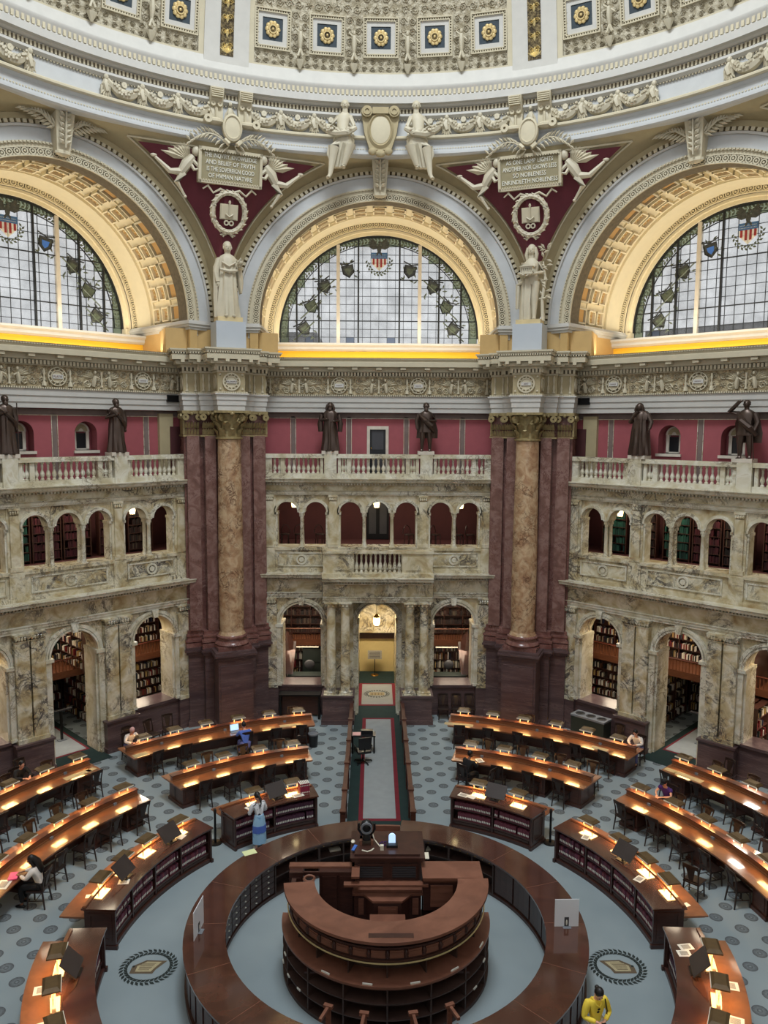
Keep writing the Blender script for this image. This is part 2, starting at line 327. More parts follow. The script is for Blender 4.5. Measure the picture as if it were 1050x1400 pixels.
def archwall(mb, u0, u1, z0, z1, n0, n1, ops, K=14):
    ops = sorted(ops); x = u0
    for uc, r, zs, sill in ops:
        if uc-r > x+1e-4: mb.box(x, uc-r, n0, n1, z0, z1)
        if sill > z0+1e-4: mb.box(uc-r, uc+r, n0, n1, z0, sill)
        P = [(uc-r*cos(pi*i/K), zs+r*sin(pi*i/K)) for i in range(K+1)]
        pts = []; fc = []
        for px, pz in P: pts += [(px,n0,pz),(px,n0,z1),(px,n1,z1),(px,n1,pz)]
        for i in range(K):
            o = 4*i; fc += [(o,o+4,o+5,o+1),(o+1,o+5,o+6,o+2),(o+2,o+6,o+7,o+3),(o+3,o+7,o+4,o)]
        mb.add(pts, fc); x = uc+r
    if u1 > x+1e-4: mb.box(x, u1, n0, n1, z0, z1)

def baluster_me(h, r, m='siena_pale'):
    return MB().lathe([(r*.8,0),(r*.8,h*.08),(r*.45,h*.12),(r,h*.3),(r*.9,h*.38),(r*.42,h*.58),(r*.55,h*.78),(r*.45,h*.86),(r*.8,h*.9),(r*.8,h)], seg=8).mesh('baluster', m)
BAL = baluster_me(.63, .085); BAL2 = baluster_me(.62, .085)
def colmesh(h, r, mat, cap=True):
    m = MB(); m.lathe([(r*1.4,0),(r*1.4,.05),(r*1.25,.06),(r*1.3,.1),(r*1.05,.14),(r,.18),(r*.88,h-.26),(r*.98,h-.25),(r*.9,h-.22),(r*1.05,h-.12),(r*1.35,h-.05)], seg=14); m.box(-r*1.35, r*1.35, -r*1.35, r*1.35, h-.05, h); m.box(-r*1.5, r*1.5, -r*1.5, r*1.5, -.02, .03)
    for k in range(8): a = k*pi/4+.39; m.ell(r*1.12*cos(a), r*1.12*sin(a), h-.13, r*.3, r*.3, .07, 5, 3)
    return m.mesh('column', mat)
SMALLCOL = colmesh(1.44, .075, 'siena_pale'); PORCOL = colmesh(3.82, .2, 'siena_dark_vein')

walls = {}; NAMES = []
UP_ARCH = [0, 1.15, -1.15, 2.56, -2.56, 3.74, -3.74]; LOW = (-3.15, 0, 3.15)
def shared(name, mb, mats, smooth=True): return mb.mesh(name, mats, smooth)
for b in BAYS:
    M = bayM(b); w = empty('wall_'+BN[b], kind='structure'); w.matrix_local = M; walls[b] = w
    C0 = b == 0
    # --- level 1: plinth, arcade with sills
    sills = {u: 1.28 for u in LOW}; sills[0] = 0
    m = MB(); ops = [(u, .88, 3.9, 1.28 if u else 1.28) for u in LOW]
    archwall(m, -4.75, 4.75, 1.28, 5.0, 15.4, 16.3, ops); obj('arcade', m, 'siena_marble', w)
    m = MB(); m.box(-4.8, -.88, 15.36, 16.35, 0, 1.28); m.box(.88, 4.8, 15.36, 16.35, 0, 1.28)
    for s in (-1, 1):
        m.box(min(s*.98, s*2.22), max(s*.98, s*2.22), 14.2 if C0 else 15.0, 15.4, 0, 1.12); m.box(min(s*.93, s*2.27), max(s*.93, s*2.27), 14.15 if C0 else 14.95, 15.4, 0, .18); m.box(min(s*.93, s*2.27), max(s*.93, s*2.27), 14.15 if C0 else 14.95, 15.4, 1.12, 1.2)
        m.box(min(s*2.27, s*4.9), max(s*2.27, s*4.9), 15.3, 15.4, 0, .14); m.box(min(s*2.27, s*4.2), max(s*2.27, s*4.2), 15.28, 15.42, 1.2, 1.3); m.box(min(s*4.12, s*4.8), max(s*4.12, s*4.8), 15.2, 15.4, 0, 1.2)
    obj('plinth', m, 'plinth_marble', w, smooth=False)
    if not C0:                                  # pilaster pairs
        for s in (-1, 1):
            for c in (1.33, 1.87):
                m = MB(); u = s*c; m.box(u-.24, u+.24, 15.14, 15.42, 1.34, 4.72); m.box(u-.27, u+.27, 15.08, 15.42, 1.2, 1.34); m.box(u-.26, u+.26, 15.12, 15.42, 4.72, 4.76)
                m.box(u-.28, u+.28, 15.08, 15.42, 4.93, 5.0)
                for k in range(5): m.ell(u-.2+.1*k, 15.12, 4.85, .055, .05, .09, 5, 3)
                for k in (-1, 1): m.ring(u+k*.2, 4.9, .02, .07, 15.06, 15.12, 0, 2*pi, 8)
                obj('pilaster', m, 'siena_dark_vein', w)
    else:
        for s in (-1, 1):
            for c in (1.31, 1.88): link('portico_column', PORCOL, w, Matrix.Translation((s*c, 14.5, 1.2)))
            m = MB(); m.box(min(s*1.0, s*2.2), max(s*1.0, s*2.2), 15.2, 15.42, 1.2, 5.0); obj('pilaster', m, 'siena_dark_vein', w)
    for s in (-1, 1):
        m = MB(); u = s*4.45; m.box(u-.28, u+.28, 15.24, 15.42, 1.34, 4.72); m.box(u-.31, u+.31, 15.18, 15.42, 1.2, 1.34); m.box(u-.3, u+.3, 15.2, 15.42, 4.93, 5.0)
        for k in range(5): m.ell(u-.2+.1*k, 15.22, 4.84, .055, .05, .09, 5, 3)
        obj('pilaster', m, 'siena_dark_vein', w)
    for u in LOW:                                # archivolts, jambs, keystones
        m = MB(); m.ring(u, 3.9, .86, .93, 15.28, 15.45, 0, pi, 24); m.ring(u, 3.9, .95, 1.02, 15.30, 15.42, 0, pi, 24); m.ring(u, 3.9, 1.02, 1.08, 15.33, 15.42, 0, pi, 24)
        for s in (-1, 1):
            z0 = 1.28 if (u or not C0) and u else .02
            m.box(u+s*.97-.11, u+s*.97+.11, 15.26, 15.42, z0, 3.78); m.box(u+s*.93-.16, u+s*.93+.16, 15.22, 16.3, 3.78, 3.9); m.box(u+s*.98-.14, u+s*.98+.14, 15.22, 15.42, z0, z0+.1); m.box(u+s*.84-.05, u+s*.84+.05, 15.4, 16.3, z0, 3.78)
        m.add([(u-.09,15.16,4.72),(u+.09,15.16,4.72),(u+.14,15.2,5.02),(u-.14,15.2,5.02),(u-.09,15.45,4.72),(u+.09,15.45,4.72),(u+.14,15.45,5.02),(u-.14,15.45,5.02)], [(0,1,2,3),(4,7,6,5),(0,4,5,1),(0,3,7,4),(1,5,6,2)])
        obj('archivolt', m, 'siena_pale', w)
    # --- entablature 1
    def entab(z, h, prof_n, u0, u1, mat='siena_marble', pale='siena_pale', sides=False):
        m = MB(); m.extr([(16.2,z),(prof_n,z),(prof_n,z+.1),(prof_n-.03,z+.1),(prof_n-.03,z+.19),(prof_n-.06,z+.2),(prof_n-.06,z+.23),(prof_n,z+.24),(16.2,z+.24)], u0-.0, u1+.0)
        m.extr([(16.2,z+h-.32),(prof_n-.02,z+h-.32),(prof_n-.04,z+h-.27),(16.2,z+h-.27)], u0, u1)
        m.extr([(16.2,z+h-.2),(prof_n-.12,z+h-.2),(prof_n-.16,z+h-.15),(prof_n-.36,z+h-.14),(prof_n-.37,z+h-.06),(prof_n-.42,z+h-.02),(prof_n-.42,z+h),(16.2,z+h)], u0, u1)
        obj('cornice', m, pale, w, smooth=False)
        m = MB(); m.box(u0, u1, prof_n+.02, 16.2, z+.24, z+h-.2); obj('frieze', m, mat, w)
        m = MB(); dents(m, u0, u1, .115, .06, prof_n-.1, prof_n, z+h-.27, z+h-.2); obj('dentils', m, pale, w, smooth=False, kind='stuff')
    if C0:
        entab(5.0, 1.05, 15.3, -4.78, -2.3); entab(5.0, 1.05, 15.3, 2.3, 4.78); entab(5.0, 1.05, 14.42, -2.22, 2.22)
    else: entab(5.0, 1.05, 15.28, -4.78, 4.78)
    # --- parapet of the upper arcade with panels
    m = MB(); [m.box(x0, x1, 15.42, 16.2, 6.05, 7.0) for x0, x1 in (((-4.75, -.97), (.97, 4.75)) if C0 else ((-4.75, 4.75),))]; m.box(-4.78, 4.78, 15.36, 16.25, 6.05, 6.2); m.box(-4.78, 4.78, 15.36, 16.3, 6.98, 7.1)
    for s in (-1, 1):
        for c, hw in ((1.85, .25), (4.48, .25)): m.box(s*c-hw, s*c+hw, 15.34, 15.5, 6.05, 7.04)
    obj('parapet', m, 'siena_marble', w)
    def panel(u, hw, name='wall_panel'):
        m = MB()
        for a in (-1, 1): m.box(u+a*hw-.03, u+a*hw+.03, 15.38, 15.43, 6.3, 6.88)
        m.box(u-hw, u+hw, 15.38, 15.43, 6.3, 6.35); m.box(u-hw, u+hw, 15.38, 15.43, 6.83, 6.88)
        p = obj(name, m, 'siena_pale', w, smooth=False); m = MB(); m.box(u-hw, u+hw, 15.405, 15.42, 6.35, 6.83); obj('inlay', m, 'siena_dark_vein' if name == 'wall_panel' else 'siena_marble', p, smooth=False)
        m = MB(); m.ring(u, 6.59, .15, .22, 15.36, 15.42, 0, 2*pi, 20); m.ring(u, 6.59, .01, .1, 15.37, 15.42, 0, 2*pi, 12); obj('roundel', m, 'siena_pale', p)
    for s in (-1, 1): panel(s*3.15, .95)
    if not C0: panel(0, 1.35)
    if C0:                                       # projecting balcony
        m = MB(); m.box(-2.25, 2.25, 14.3, 15.4, 6.05, 6.2)
        for s in (-1, 1): m.box(min(s*.97, s*2.2), max(s*.97, s*2.2), 14.42, 14.75, 6.2, 7.0); m.box(min(s*1.12, s*1.7), max(s*1.12, s*1.7), 14.38, 14.43, 6.33, 6.88); m.box(min(s*1.98,s*2.2), max(s*1.98,s*2.2), 14.75, 15.4, 6.2, 7.0)
        m.box(-2.24, 2.24, 14.36, 14.8, 7.0, 7.1); obj('balcony_parapet', m, 'siena_marble', w); bp = w.children[-1]
        for k in range(10): link('baluster', BAL2, bp, Matrix.Translation((-.86+k*.191, 14.6, 6.2)) @ Matrix.Diagonal((1,1,1.28,1)))
    # --- upper arcade
    m = MB(); archwall(m, -4.75, 4.75, 8.54, 9.25, 15.5, 15.95, [(u, .44, 8.54, 8.54) for u in UP_ARCH], 12)
    for s in (-1, 1):
        for c, hw in ((1.85, .235), (4.475, .275)): m.box(s*c-hw, s*c+hw, 15.46, 16.0, 7.1, 9.25)
    obj('upper_arcade', m, 'siena_marble', w)
    for s in (-1, 1):
        for c, hw in ((1.85, .15), (4.475, .17)):
            m = MB(); u = s*c; m.box(u-hw, u+hw, 15.38, 15.47, 7.25, 9.0); m.box(u-hw-.06, u+hw+.06, 15.34, 15.6, 7.1, 7.25); m.box(u-hw-.04, u+hw+.04, 15.35, 15.47, 9.17, 9.25)
            for k in range(4): m.ell(u-.12+.08*k, 15.37, 9.09, .045, .04, .07, 5, 3)
            obj('pilaster', m, 'siena_marble', w)
        for c in (.575, 3.15):
            for n in (15.56, 15.9): link('column', SMALLCOL, w, Matrix.Translation((s*c, n, 7.1)))
        for c in (1.62-.02, 2.1, 4.19):
            m = MB(); u = s*c; m.box(u-.05, u+.05, 15.5, 15.98, 7.1, 8.5); m.box(u-.07, u+.07, 15.46, 16.0, 8.44, 8.54); obj('jamb', m, 'siena_pale', w, smooth=False)
    m = MB()
    for u in UP_ARCH: m.ring(u, 8.54, .43, .50, 15.42, 15.97, 0, pi, 18); m.ring(u, 8.54, .5, .545, 15.46, 15.55, 0, pi, 18)
    obj('arch_moulding', m, 'siena_pale', w)
    # --- entablature 2 and balustrade
    m = MB(); m.extr([(16.3,9.25),(15.42,9.25),(15.42,9.31),(15.39,9.31),(15.39,9.4),(15.35,9.42),(15.42,9.44),(16.3,9.44)], -4.78, 4.78)
    m.extr([(16.3,9.74),(15.3,9.74),(15.26,9.79),(15.1,9.8),(15.08,9.88),(15.02,9.93),(15.02,9.96),(16.3,9.96)], -4.8, 4.8); obj('cornice', m, 'siena_pale', w, smooth=False)
    m = MB(); m.box(-4.76, 4.76, 15.44, 16.2, 9.44, 9.74); obj('frieze', m, 'siena_marble', w)
    m = MB(); dents(m, -4.78, 4.78, .12, .062, 15.3, 15.42, 9.67, 9.74); obj('dentils', m, 'siena_pale', w, smooth=False, kind='stuff')
    m = MB(); m.box(-4.78, 4.78, 15.3, 15.68, 9.96, 10.14); m.box(-4.78, 4.78, 15.28, 15.7, 10.77, 10.88); m.box(-4.78, 4.78, 15.32, 15.66, 10.88, 10.93)
    for s in (-1, 1):
        m.box(s*4.55-.22, s*4.55+.22, 15.34, 15.64, 10.1, 10.8); m.box(s*1.95-.25, s*1.95+.25, 15.24, 15.74, 9.96, 10.94); m.box(s*1.95-.42, s*1.95-.3, 15.36, 15.62, 10.1, 10.8); m.box(s*1.95+.3, s*1.95+.42, 15.36, 15.62, 10.1, 10.8)
        m.box(s*1.2-.08, s*1.2+.08, 15.36, 15.62, 10.1, 10.8); m.box(s*3.9-.08, s*3.9+.08, 15.36, 15.62, 10.1, 10.8) if C0 else None
    bl = obj('balustrade', m, 'siena_pale', w, smooth=False)
    u = -4.2
    def balrow(a, c, k):
        for i in range(k): link('baluster', BAL, bl, Matrix.Translation((a+(c-a)*(i+.5)/k, 15.5, 10.14)))
    balrow(-1.12, 1.12, 11)
    for s in (-1, 1):
        balrow(*((s*1.28, s*1.53) if s > 0 else (-1.53, -1.28)), 2)
        balrow(*((2.37, 4.33) if s > 0 else (-4.33, -2.37)), 10)
    # --- gallery wall, niches or door
    m = MB()
    if C0: m.box(-5, -.42, 16.3, 16.9, 9.9, 12.7); m.box(.42, 5, 16.3, 16.9, 9.9, 12.7); m.box(-.42, .42, 16.3, 16.9, 12.05, 12.7)
    else: archwall(m, -5, 5, 9.9, 12.7, 16.3, 16.78, [(-1.15, .42, 11.75, 11.12), (1.15, .42, 11.75, 11.12)], 14)
    obj('gallery_wall', m, 'red_wall', w, smooth=False)
    m = MB(); m.box(-5, 5, 15.6, 17.3, 9.9, 9.95); obj('gallery_floor', m, 'plinth_marble', w, smooth=False)
    m = MB()
    for c in ((-3.55, -1.23, 1.16, 3.5) if C0 else (-3.5, 0, 3.55)): m.box(c-.08, c+.08, 16.28, 16.3, 9.9, 12.45)
    m.box(-5, 5, 16.28, 16.3, 12.4, 12.6); obj('painted_stripe', m, 'grey_stripe', w, smooth=False)
    m = MB()
    for c in ((-3.55, -1.23, 1.16, 3.5) if C0 else (-3.5, 0, 3.55)):
        for q in (-.115, .095): m.box(c+q, c+q+.02, 16.27, 16.3, 9.9, 12.4)
    m.box(-5, 5, 16.27, 16.3, 12.37, 12.39); obj('painted_line', m, 'siena_pale', w, smooth=False)
    # --- main entablature along the wall
    m = MB(); m.extr([(17.2,12.62),(15.98,12.62),(15.98,12.82),(15.94,12.82),(15.94,13.04),(15.90,13.04),(15.90,13.24),(15.84,13.28),(17.2,13.28)], -5.2, 5.2); obj('fascia', m, 'white_plaster', w, smooth=False)
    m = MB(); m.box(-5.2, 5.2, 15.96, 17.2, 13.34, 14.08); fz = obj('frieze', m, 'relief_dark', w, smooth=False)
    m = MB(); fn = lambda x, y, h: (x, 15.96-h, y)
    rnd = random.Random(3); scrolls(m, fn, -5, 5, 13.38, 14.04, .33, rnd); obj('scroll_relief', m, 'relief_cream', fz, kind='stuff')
    for u in ((-4.9, -1.62, 1.62, 4.9) if C0 else (-3.25, 0, 3.25)):
        m = MB(); m.ring(u, 13.71, .01, .2, 15.90, 15.96, 0, 2*pi, 8); m.ring(u, 13.71, .20, .23, 15.86, 15.96, 0, 2*pi, 16); m.ring(u, 13.71, .30, .33, 15.87, 15.96, 0, 2*pi, 20)
        for i in range(10): q = i*pi/5; m.ell(u+.265*cos(q), 15.9, 13.71+.265*sin(q), .04, .03, .035, 5, 3)
        md = obj('medallion', m, 'cream_plaster', fz); m = MB(); m.box(u-.18, u+.18, 15.85, 15.91, 13.64, 13.78); obj('name_plate', m, 'white_plaster', fz, smooth=False)
        if b == -1 and u == 0: NAMES.append((fz, u))
        else:
            m = MB(); [m.box(u-.12+.035*i, u-.10+.035*i, 15.846, 15.85, 13.69, 13.73) for i in range(7)]; obj('worn_lettering', m, 'grey_stripe', fz, smooth=False)
        for s in (-1, 1):
            m = MB(); m.lathe([(.09,0),(.07,.1),(.05,.14),(.035,.18),(.05,.25),(.02,.35),(.05,.45),(.03,.6)], u+s*.46, 15.9, 13.38, 6); obj('candelabrum', m, 'cream_plaster', fz)
    for u in ((-3.26, 0, 3.26) if C0 else (-4.75, -1.62, 1.62, 4.75)):
        for s in (-1, 1):                        # winged figures facing each other, tails ending in scrolls
            m = MB(); x = u+s*.26; m.tube([(x+s*.05,15.9,13.42),(x+s*.04,15.86,13.60),(x,15.85,13.8)], [.06,.08,.055], 6); m.ell(x, 15.85, 13.93, .05, .05, .06, 6, 4); m.tube([(x,15.85,13.78),(x-s*.14,15.83,13.7)], .026, 5)
            for q in range(5): leaf(m, fn, x+s*.04, 13.72, (0.15+.27*q) if s > 0 else pi-(.15+.27*q), .46-.04*q, .06, .09)
            spiral(m, fn, x+s*.26, 13.52, .15, s, .06, 1.6, .035); obj('figure', m, 'cream_plaster', fz)
        m = MB(); m.lathe([(.06,0),(.03,.1),(.05,.25),(.02,.35),(.05,.55)], u, 15.9, 13.4, 6); obj('candelabrum', m, 'cream_plaster', fz)
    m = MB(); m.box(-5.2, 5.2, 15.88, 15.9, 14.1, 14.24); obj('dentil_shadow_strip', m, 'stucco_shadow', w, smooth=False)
    m = MB(); dents(m, -5.2, 5.2, .13, .08, 15.8, 15.96, 14.1, 14.24); dents(m, -5.2, 5.2, .08, .05, 15.86, 15.96, 13.28, 13.34); dents(m, -5.2, 5.2, .09, .06, 15.47, 15.56, 14.74, 14.79); obj('dentils', m, 'cream_plaster', w, smooth=False, kind='stuff')
    m = MB(); k = 11
    for i in range(k): x = -4.9+9.8*i/(k-1); m.box(x-.11, x+.11, 15.55, 15.9, 14.34, 14.43)
    obj('modillions', m, 'cream_plaster', w, smooth=False, kind='stuff')
    m = MB(); m.box(-5.2, 5.2, 15.9, 17.2, 14.06, 14.34)
    m.extr([(17.2,14.26),(15.78,14.26),(15.78,14.43),(15.5,14.45),(15.5,14.63),(15.55,14.66),(15.52,14.72),(15.45,14.8),(17.2,14.8)], -5.2, 5.2); obj('cornice', m, 'beige_plaster' if False else 'cream_plaster', w, smooth=False)
    # --- cove, ledge and lunette
    m = MB(); m.box(-5.1, 5.1, 18.6, 19.0, 14.5, 15.5)
    m.box(-5.1, 5.1, 15.6, 18.7, 14.55, 14.6)
    for s in (-1, 1): m.box(s*5.14-.05, s*5.14+.05, 15.6, 19, 14.4, 15.5)
    obj('cove_wall', m, 'cove_yellow', w, smooth=False)
    m = MB(); m.extr([(19.9,15.30),(18.5,15.34),(18.42,15.42),(18.42,15.52),(18.32,15.6),(18.32,15.68),(18.5,15.70),(19.9,15.70)], -5.09, 5.09)
    for s in (-1, 1): m.box(s*5.0-.14 if s > 0 else s*5.0-.2, s*5.0+.2 if s > 0 else s*5.0+.14, 15.1, 19.5, 15.5, 15.75)
    obj('ledge', m, 'white_plaster', w, smooth=False)
ZS = 16.05

# ================================================================ PIERS, ARCHES, LUNETTES, DOME
def plan(off=0, ctr=None, chw=.52, o2=None):
    h = [(1.62+off,17.4),(1.62+off,15.72-off),(1.02+off,15.72-off),(1.02+off,15.45-off)]
    if ctr: h += [(chw+off,15.45-off),(chw+off,ctr-off)]
    return h+[(-x,y) for x, y in reversed(h)]
def pierM(s): return Matrix.Rotation(-s*pi/8, 4, 'Z')
CART = {-1: 'PHILOSOPHY', 1: 'ART'}
def text(s, size, mat, M, parent, name='lettering', extrude=.006, align='CENTER'):
    c = bpy.data.curves.new(name, 'FONT'); c.body = s; c.size = size; c.align_x = align; c.align_y = 'CENTER'; c.extrude = extrude; c.resolution_u = 2
    t = bpy.data.objects.new(name, c); COL.objects.link(t); me = bpy.data.meshes.new_from_object(t); bpy.data.objects.remove(t); me.materials.clear(); me.materials.append(MATS[mat]); me.name = name
    return link(name, me, parent, M)
UP = Matrix.Rotation(pi/2, 4, 'X')                            # text standing up, read from -y
for _p, _u in NAMES: text('PLATO', .1, 'grey_stripe', Matrix.Translation((_u, 15.845, 13.71)) @ UP, _p)
def foot(mb, pf, z0, steps, ctr, chw):
    for off, a, c in steps: mb.prism(plan(off, ctr, chw), z0+a, z0+c)
for s in (-3, -1, 1, 3):
    M = pierM(s); side = 'left' if s < 0 else 'right'
    p = empty('wall_pier_'+('far_' if abs(s) == 3 else '')+side, kind='structure'); p.matrix_local = M
    m = MB(); m.box(-1.62, 1.62, 15.84, 17.4, 3.3, 12.6); sh = obj('pier_shaft', m, 'brown_marble', p, smooth=False)
    for t in (-1, 1):
        for a, c, n in ((.46, .88, 15.4), (1.06, 1.54, 15.62)): m = MB(); m.box(min(t*a, t*c), max(t*a, t*c), n, 15.9, 3.95, 11.65); obj('pilaster', m, 'pilaster_marble_lit', sh, smooth=False)
    m = MB(); foot(m, None, 0, ((.02,0,.02),), 14.55, .62)
    m.prism(plan(.0, 14.5, .68), 0, 3.02); m.prism(plan(.06, 14.5, .68), 0, .3); m.prism(plan(.09, 14.5, .68), 2.98, 3.1); m.prism(plan(.15, 14.5, .68), 3.1, 3.18); m.prism(plan(.11, 14.5, .68), 3.18, 3.28)
    m.box(-.6, .6, 14.46, 14.5, .42, 2.72); obj('pedestal', m, 'plinth_marble', p, smooth=False)
    m = MB()
    for off, a, c in ((.10,3.28,3.46),(.12,3.50,3.6),(.05,3.6,3.72),(.08,3.72,3.8),(.03,3.8,3.95)): m.prism(plan(off), a, c)
    m.box(-.66, .66, 14.58, 15.5, 3.28, 3.44)
    obj('pier_base', m, 'brown_marble', p, smooth=False)
    # capital band of the pilasters
    m = MB(); m.prism(plan(.04), 11.62, 11.68); m.prism(plan(.06), 12.5, 12.62)
    for t in (-1, 1):
        for x0, x1, n in ((.52, .98, 15.42), (1.05, 1.6, 15.7)):
            k = 5
            for i in range(k):
                x = t*(x0+(x1-x0)*(i+.5)/k)
                for z, h, o in ((11.7,.26,.03),(11.95,.26,.07)): m.add([(x-.05,n,z),(x+.05,n,z),(x+.045,n-o-.02,z+h*.7),(x-.045,n-o-.02,z+h*.7),(x,n-o-.08,z+h)], [(0,1,2,3),(3,2,4),(1,0,4)])
            for x in (x0+.03, x1-.03): m.ring(t*x, 12.37, .03, .13, n-.16, n-.02, 0, 2*pi, 10)
            m.ell(t*(x0+x1)/2, n-.1, 12.5, .07, .06, .07, 6, 4)
        for n, z in ((15.9, 0), (16.3, 0)):       # flank leaves
            m.box(t*1.63-.02, t*1.63+.05, n-.15, n+.2, 11.7, 12.3); m.ell(t*1.7, n, 12.4, .08, .14, .12, 6, 4)
    obj('pilaster_capital', m, 'antique_bronze', p)
    # the engaged marble column
    if abs(s) == 1:
        col = empty('marble_column'); col.matrix_local = M; props(col, 'giant mottled tan marble column in front of the %s brown pier' % side, 'column', 'giant columns')
        m = MB(); m.lathe([(.47,3.92),(.49,5.5),(.485,7.5),(.44,11.55)], 0, 15.14, 0, 32); obj('shaft', m, 'breccia_marble', col)
        m = MB(); m.lathe([(.55,3.84),(.51,3.88),(.49,3.95),(.47,3.98)], 0, 15.14, 0, 32); m.box(-.0, .0, 15, 15, 3, 3); obj('collar', m, 'breccia_marble', col)
        m = MB(); m.lathe([(.64,3.44),(.68,3.5),(.64,3.58),(.56,3.62),(.54,3.7),(.6,3.74),(.61,3.8),(.55,3.85)], 0, 15.14, 0, 32); obj('base', m, 'brown_marble', col)
        m = MB(); m.lathe([(.46,11.52),(.52,11.55),(.52,11.6),(.45,11.62),(.43,11.9),(.46,12.3),(.55,12.5)], 0, 15.14, 0, 24)
        for row, (n, z, h, o) in enumerate(((8, 11.64, .34, .12), (8, 11.85, .4, .2))):
            for i in range(n):
                a = 2*pi*(i+.5*row)/n; g = lambda r, t, z: (r*cos(a)-t*sin(a), 15.14+r*sin(a)+t*cos(a), z)
                m.add([g(.44,-.12,z),g(.44,.12,z),g(.47,.15,z+h*.6),g(.47,-.15,z+h*.6),g(.46+o,.09,z+h*.9),g(.46+o,-.09,z+h*.9),g(.46+o*1.25,0,z+h*.78),g(.52,0,z+h*.4)], [(0,1,7),(1,2,7),(2,4,7),(4,5,7),(5,3,7),(3,0,7),(4,6,5)])
        for i in range(4):
            a = pi/4+i*pi/2; c, q = cos(a), sin(a); mm = Matrix.Translation((.62*c, 15.14+.62*q, 12.36)) @ Matrix.Rotation(a+pi/2, 4, 'Z'); k = MB(mm)
            for e in (-1, 1):
                k.M = Matrix.Translation((.60*c-.07*e*q, 15.14+.60*q+.07*e*c, 12.36)) @ Matrix.Rotation(a, 4, 'Z'); k.ring(.03, 0, .05, .15, -.035, .035, 0, 2*pi, 12); k.ring(.03, 0, .0, .045, -.05, .05, 0, 2*pi, 8)
            o = len(m.v); m.v += k.v; m.f += [tuple(i2+o for i2 in f2) for f2 in k.f]; m.mi += k.mi
        for i in range(4): a = i*pi/2; m.ell(.6*cos(a), 15.14+.6*sin(a), 12.5, .1, .1, .09, 8, 5); m.tube([(.45*cos(a+e*.25), 15.14+.45*sin(a+e*.25), 12.05+.0) if j == 0 else (.58*cos(a+e*(.25+.12*j)), 15.14+.58*sin(a+e*(.25+.12*j)), 12.1+.11*j) for e in (1,) for j in range(3)], .035, 5)
        m.prism([(x*.62*(1.12 if abs(x) == abs(y) == 1 else .94), 15.14+y*.62*(1.12 if abs(x) == abs(y) == 1 else .94)) for x, y in ((1,1),(0,1),(-1,1),(-1,0),(-1,-1),(0,-1),(1,-1),(1,0))], 12.53, 12.62)
        obj('capital', m, 'antique_bronze', col)
    # entablature block over the column
    m = MB(); c = 14.62
    for off, a, e in ((0,12.62,12.82),(.03,12.82,13.02),(.06,13.02,13.22),(.12,13.22,13.27)): m.prism(plan(off, c), a, e)
    obj('fascia', m, 'white_plaster', p, smooth=False)
    m = MB(); m.prism(plan(.0, c), 13.33, 14.05); fz = obj('frieze', m, 'beige_plaster', p, smooth=False)
    m = MB(); m.prism(plan(.05, c), 13.27, 13.33)
    for off, a, e in ((.03,14.05,14.12),(.10,14.26,14.36),(.3,14.36,14.5),(.46,14.52,14.7),(.42,14.7,14.74),(.5,14.8,14.86),(.54,14.86,14.92)): m.prism(plan(off, c), a, e)
    obj('cornice', m, 'cream_plaster', p, smooth=False)
    m = MB()
    def row(z0, z1, step, wd, off, dep):           # blocks following the stepped plan
        P = plan(off, c)[1:-1]
        for (x0, y0), (x1, y1) in zip(P, P[1:]):
            L = sqrt((x1-x0)**2+(y1-y0)**2); k = max(1, int(L/step)); dx, dy = (x1-x0)/L, (y1-y0)/L
            for i in range(k):
                t = (i+.5)*L/k; x, y = x0+dx*t, y0+dy*t; hx = wd/2*abs(dx)+dep/2*abs(dy); hy = wd/2*abs(dy)+dep/2*abs(dx); m.box(x-hx, x+hx, y-hy, y+hy, z0, z1)
    row(14.12, 14.26, .13, .08, .08, .08); row(13.27, 13.33, .08, .05, .07, .05); row(14.74, 14.8, .09, .06, .47, .05); row(14.42, 14.52, .36, .14, .36, .2)
    obj('dentils', m, 'cream_plaster', p, smooth=False, kind='stuff')
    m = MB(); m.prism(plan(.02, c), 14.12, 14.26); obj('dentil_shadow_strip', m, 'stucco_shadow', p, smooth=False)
    for t in (-1, 1):                             # candelabra relief on the stepped faces
        for x, n in ((.68, 15.44), (.9, 15.44), (1.15, 15.71), (1.48, 15.71)):
            m = MB(); m.lathe([(.07,0),(.03,.1),(.055,.2),(.02,.36),(.05,.5),(.03,.66)], t*x, n, 13.36, 6); obj('candelabrum', m, 'cream_plaster', fz)
        m = MB(Matrix.Translation((t*.52, 15.05, 13.7)) @ Matrix.Rotation(pi/2, 4, 'Z')); m.ring(0, 0, .2, .28, -.05, .03, 0, 2*pi, 16); m.ring(0, 0, .01, .18, -.03, .03, 0, 2*pi, 12); obj('medallion', m, 'cream_plaster', fz)
        m = MB(Matrix.Translation((t*1.62, 16.05, 13.7)) @ Matrix.Rotation(pi/2, 4, 'Z')); m.ring(0, 0, .2, .28, -.05, .03, 0, 2*pi, 16); obj('medallion', m, 'cream_plaster', fz)
    m = MB(); m.ring(0, 13.7, .28, .34, 14.55, 14.63, 0, 2*pi, 24); m.ring(0, 13.7, .20, .23, 14.57, 14.63, 0, 2*pi, 24); m.ring(0, 13.7, .01, .2, 14.6, 14.63, 0, 2*pi, 20)
    for i in range(12): a = i*pi/6; m.ell(.255*cos(a), 14.58, 13.7+.255*sin(a), .035, .03, .035, 5, 3)
    for i in (-1, 1):
        for j in (-1, 1): m.ell(i*.42, 14.6, 13.7+j*.27, .05, .03, .05, 6, 3)
    md = obj('medallion', m, 'cream_plaster', fz)
    m = MB(); m.box(-.19, .19, 14.56, 14.6, 13.64, 13.76); obj('name_plate', m, 'white_plaster', fz, smooth=False)
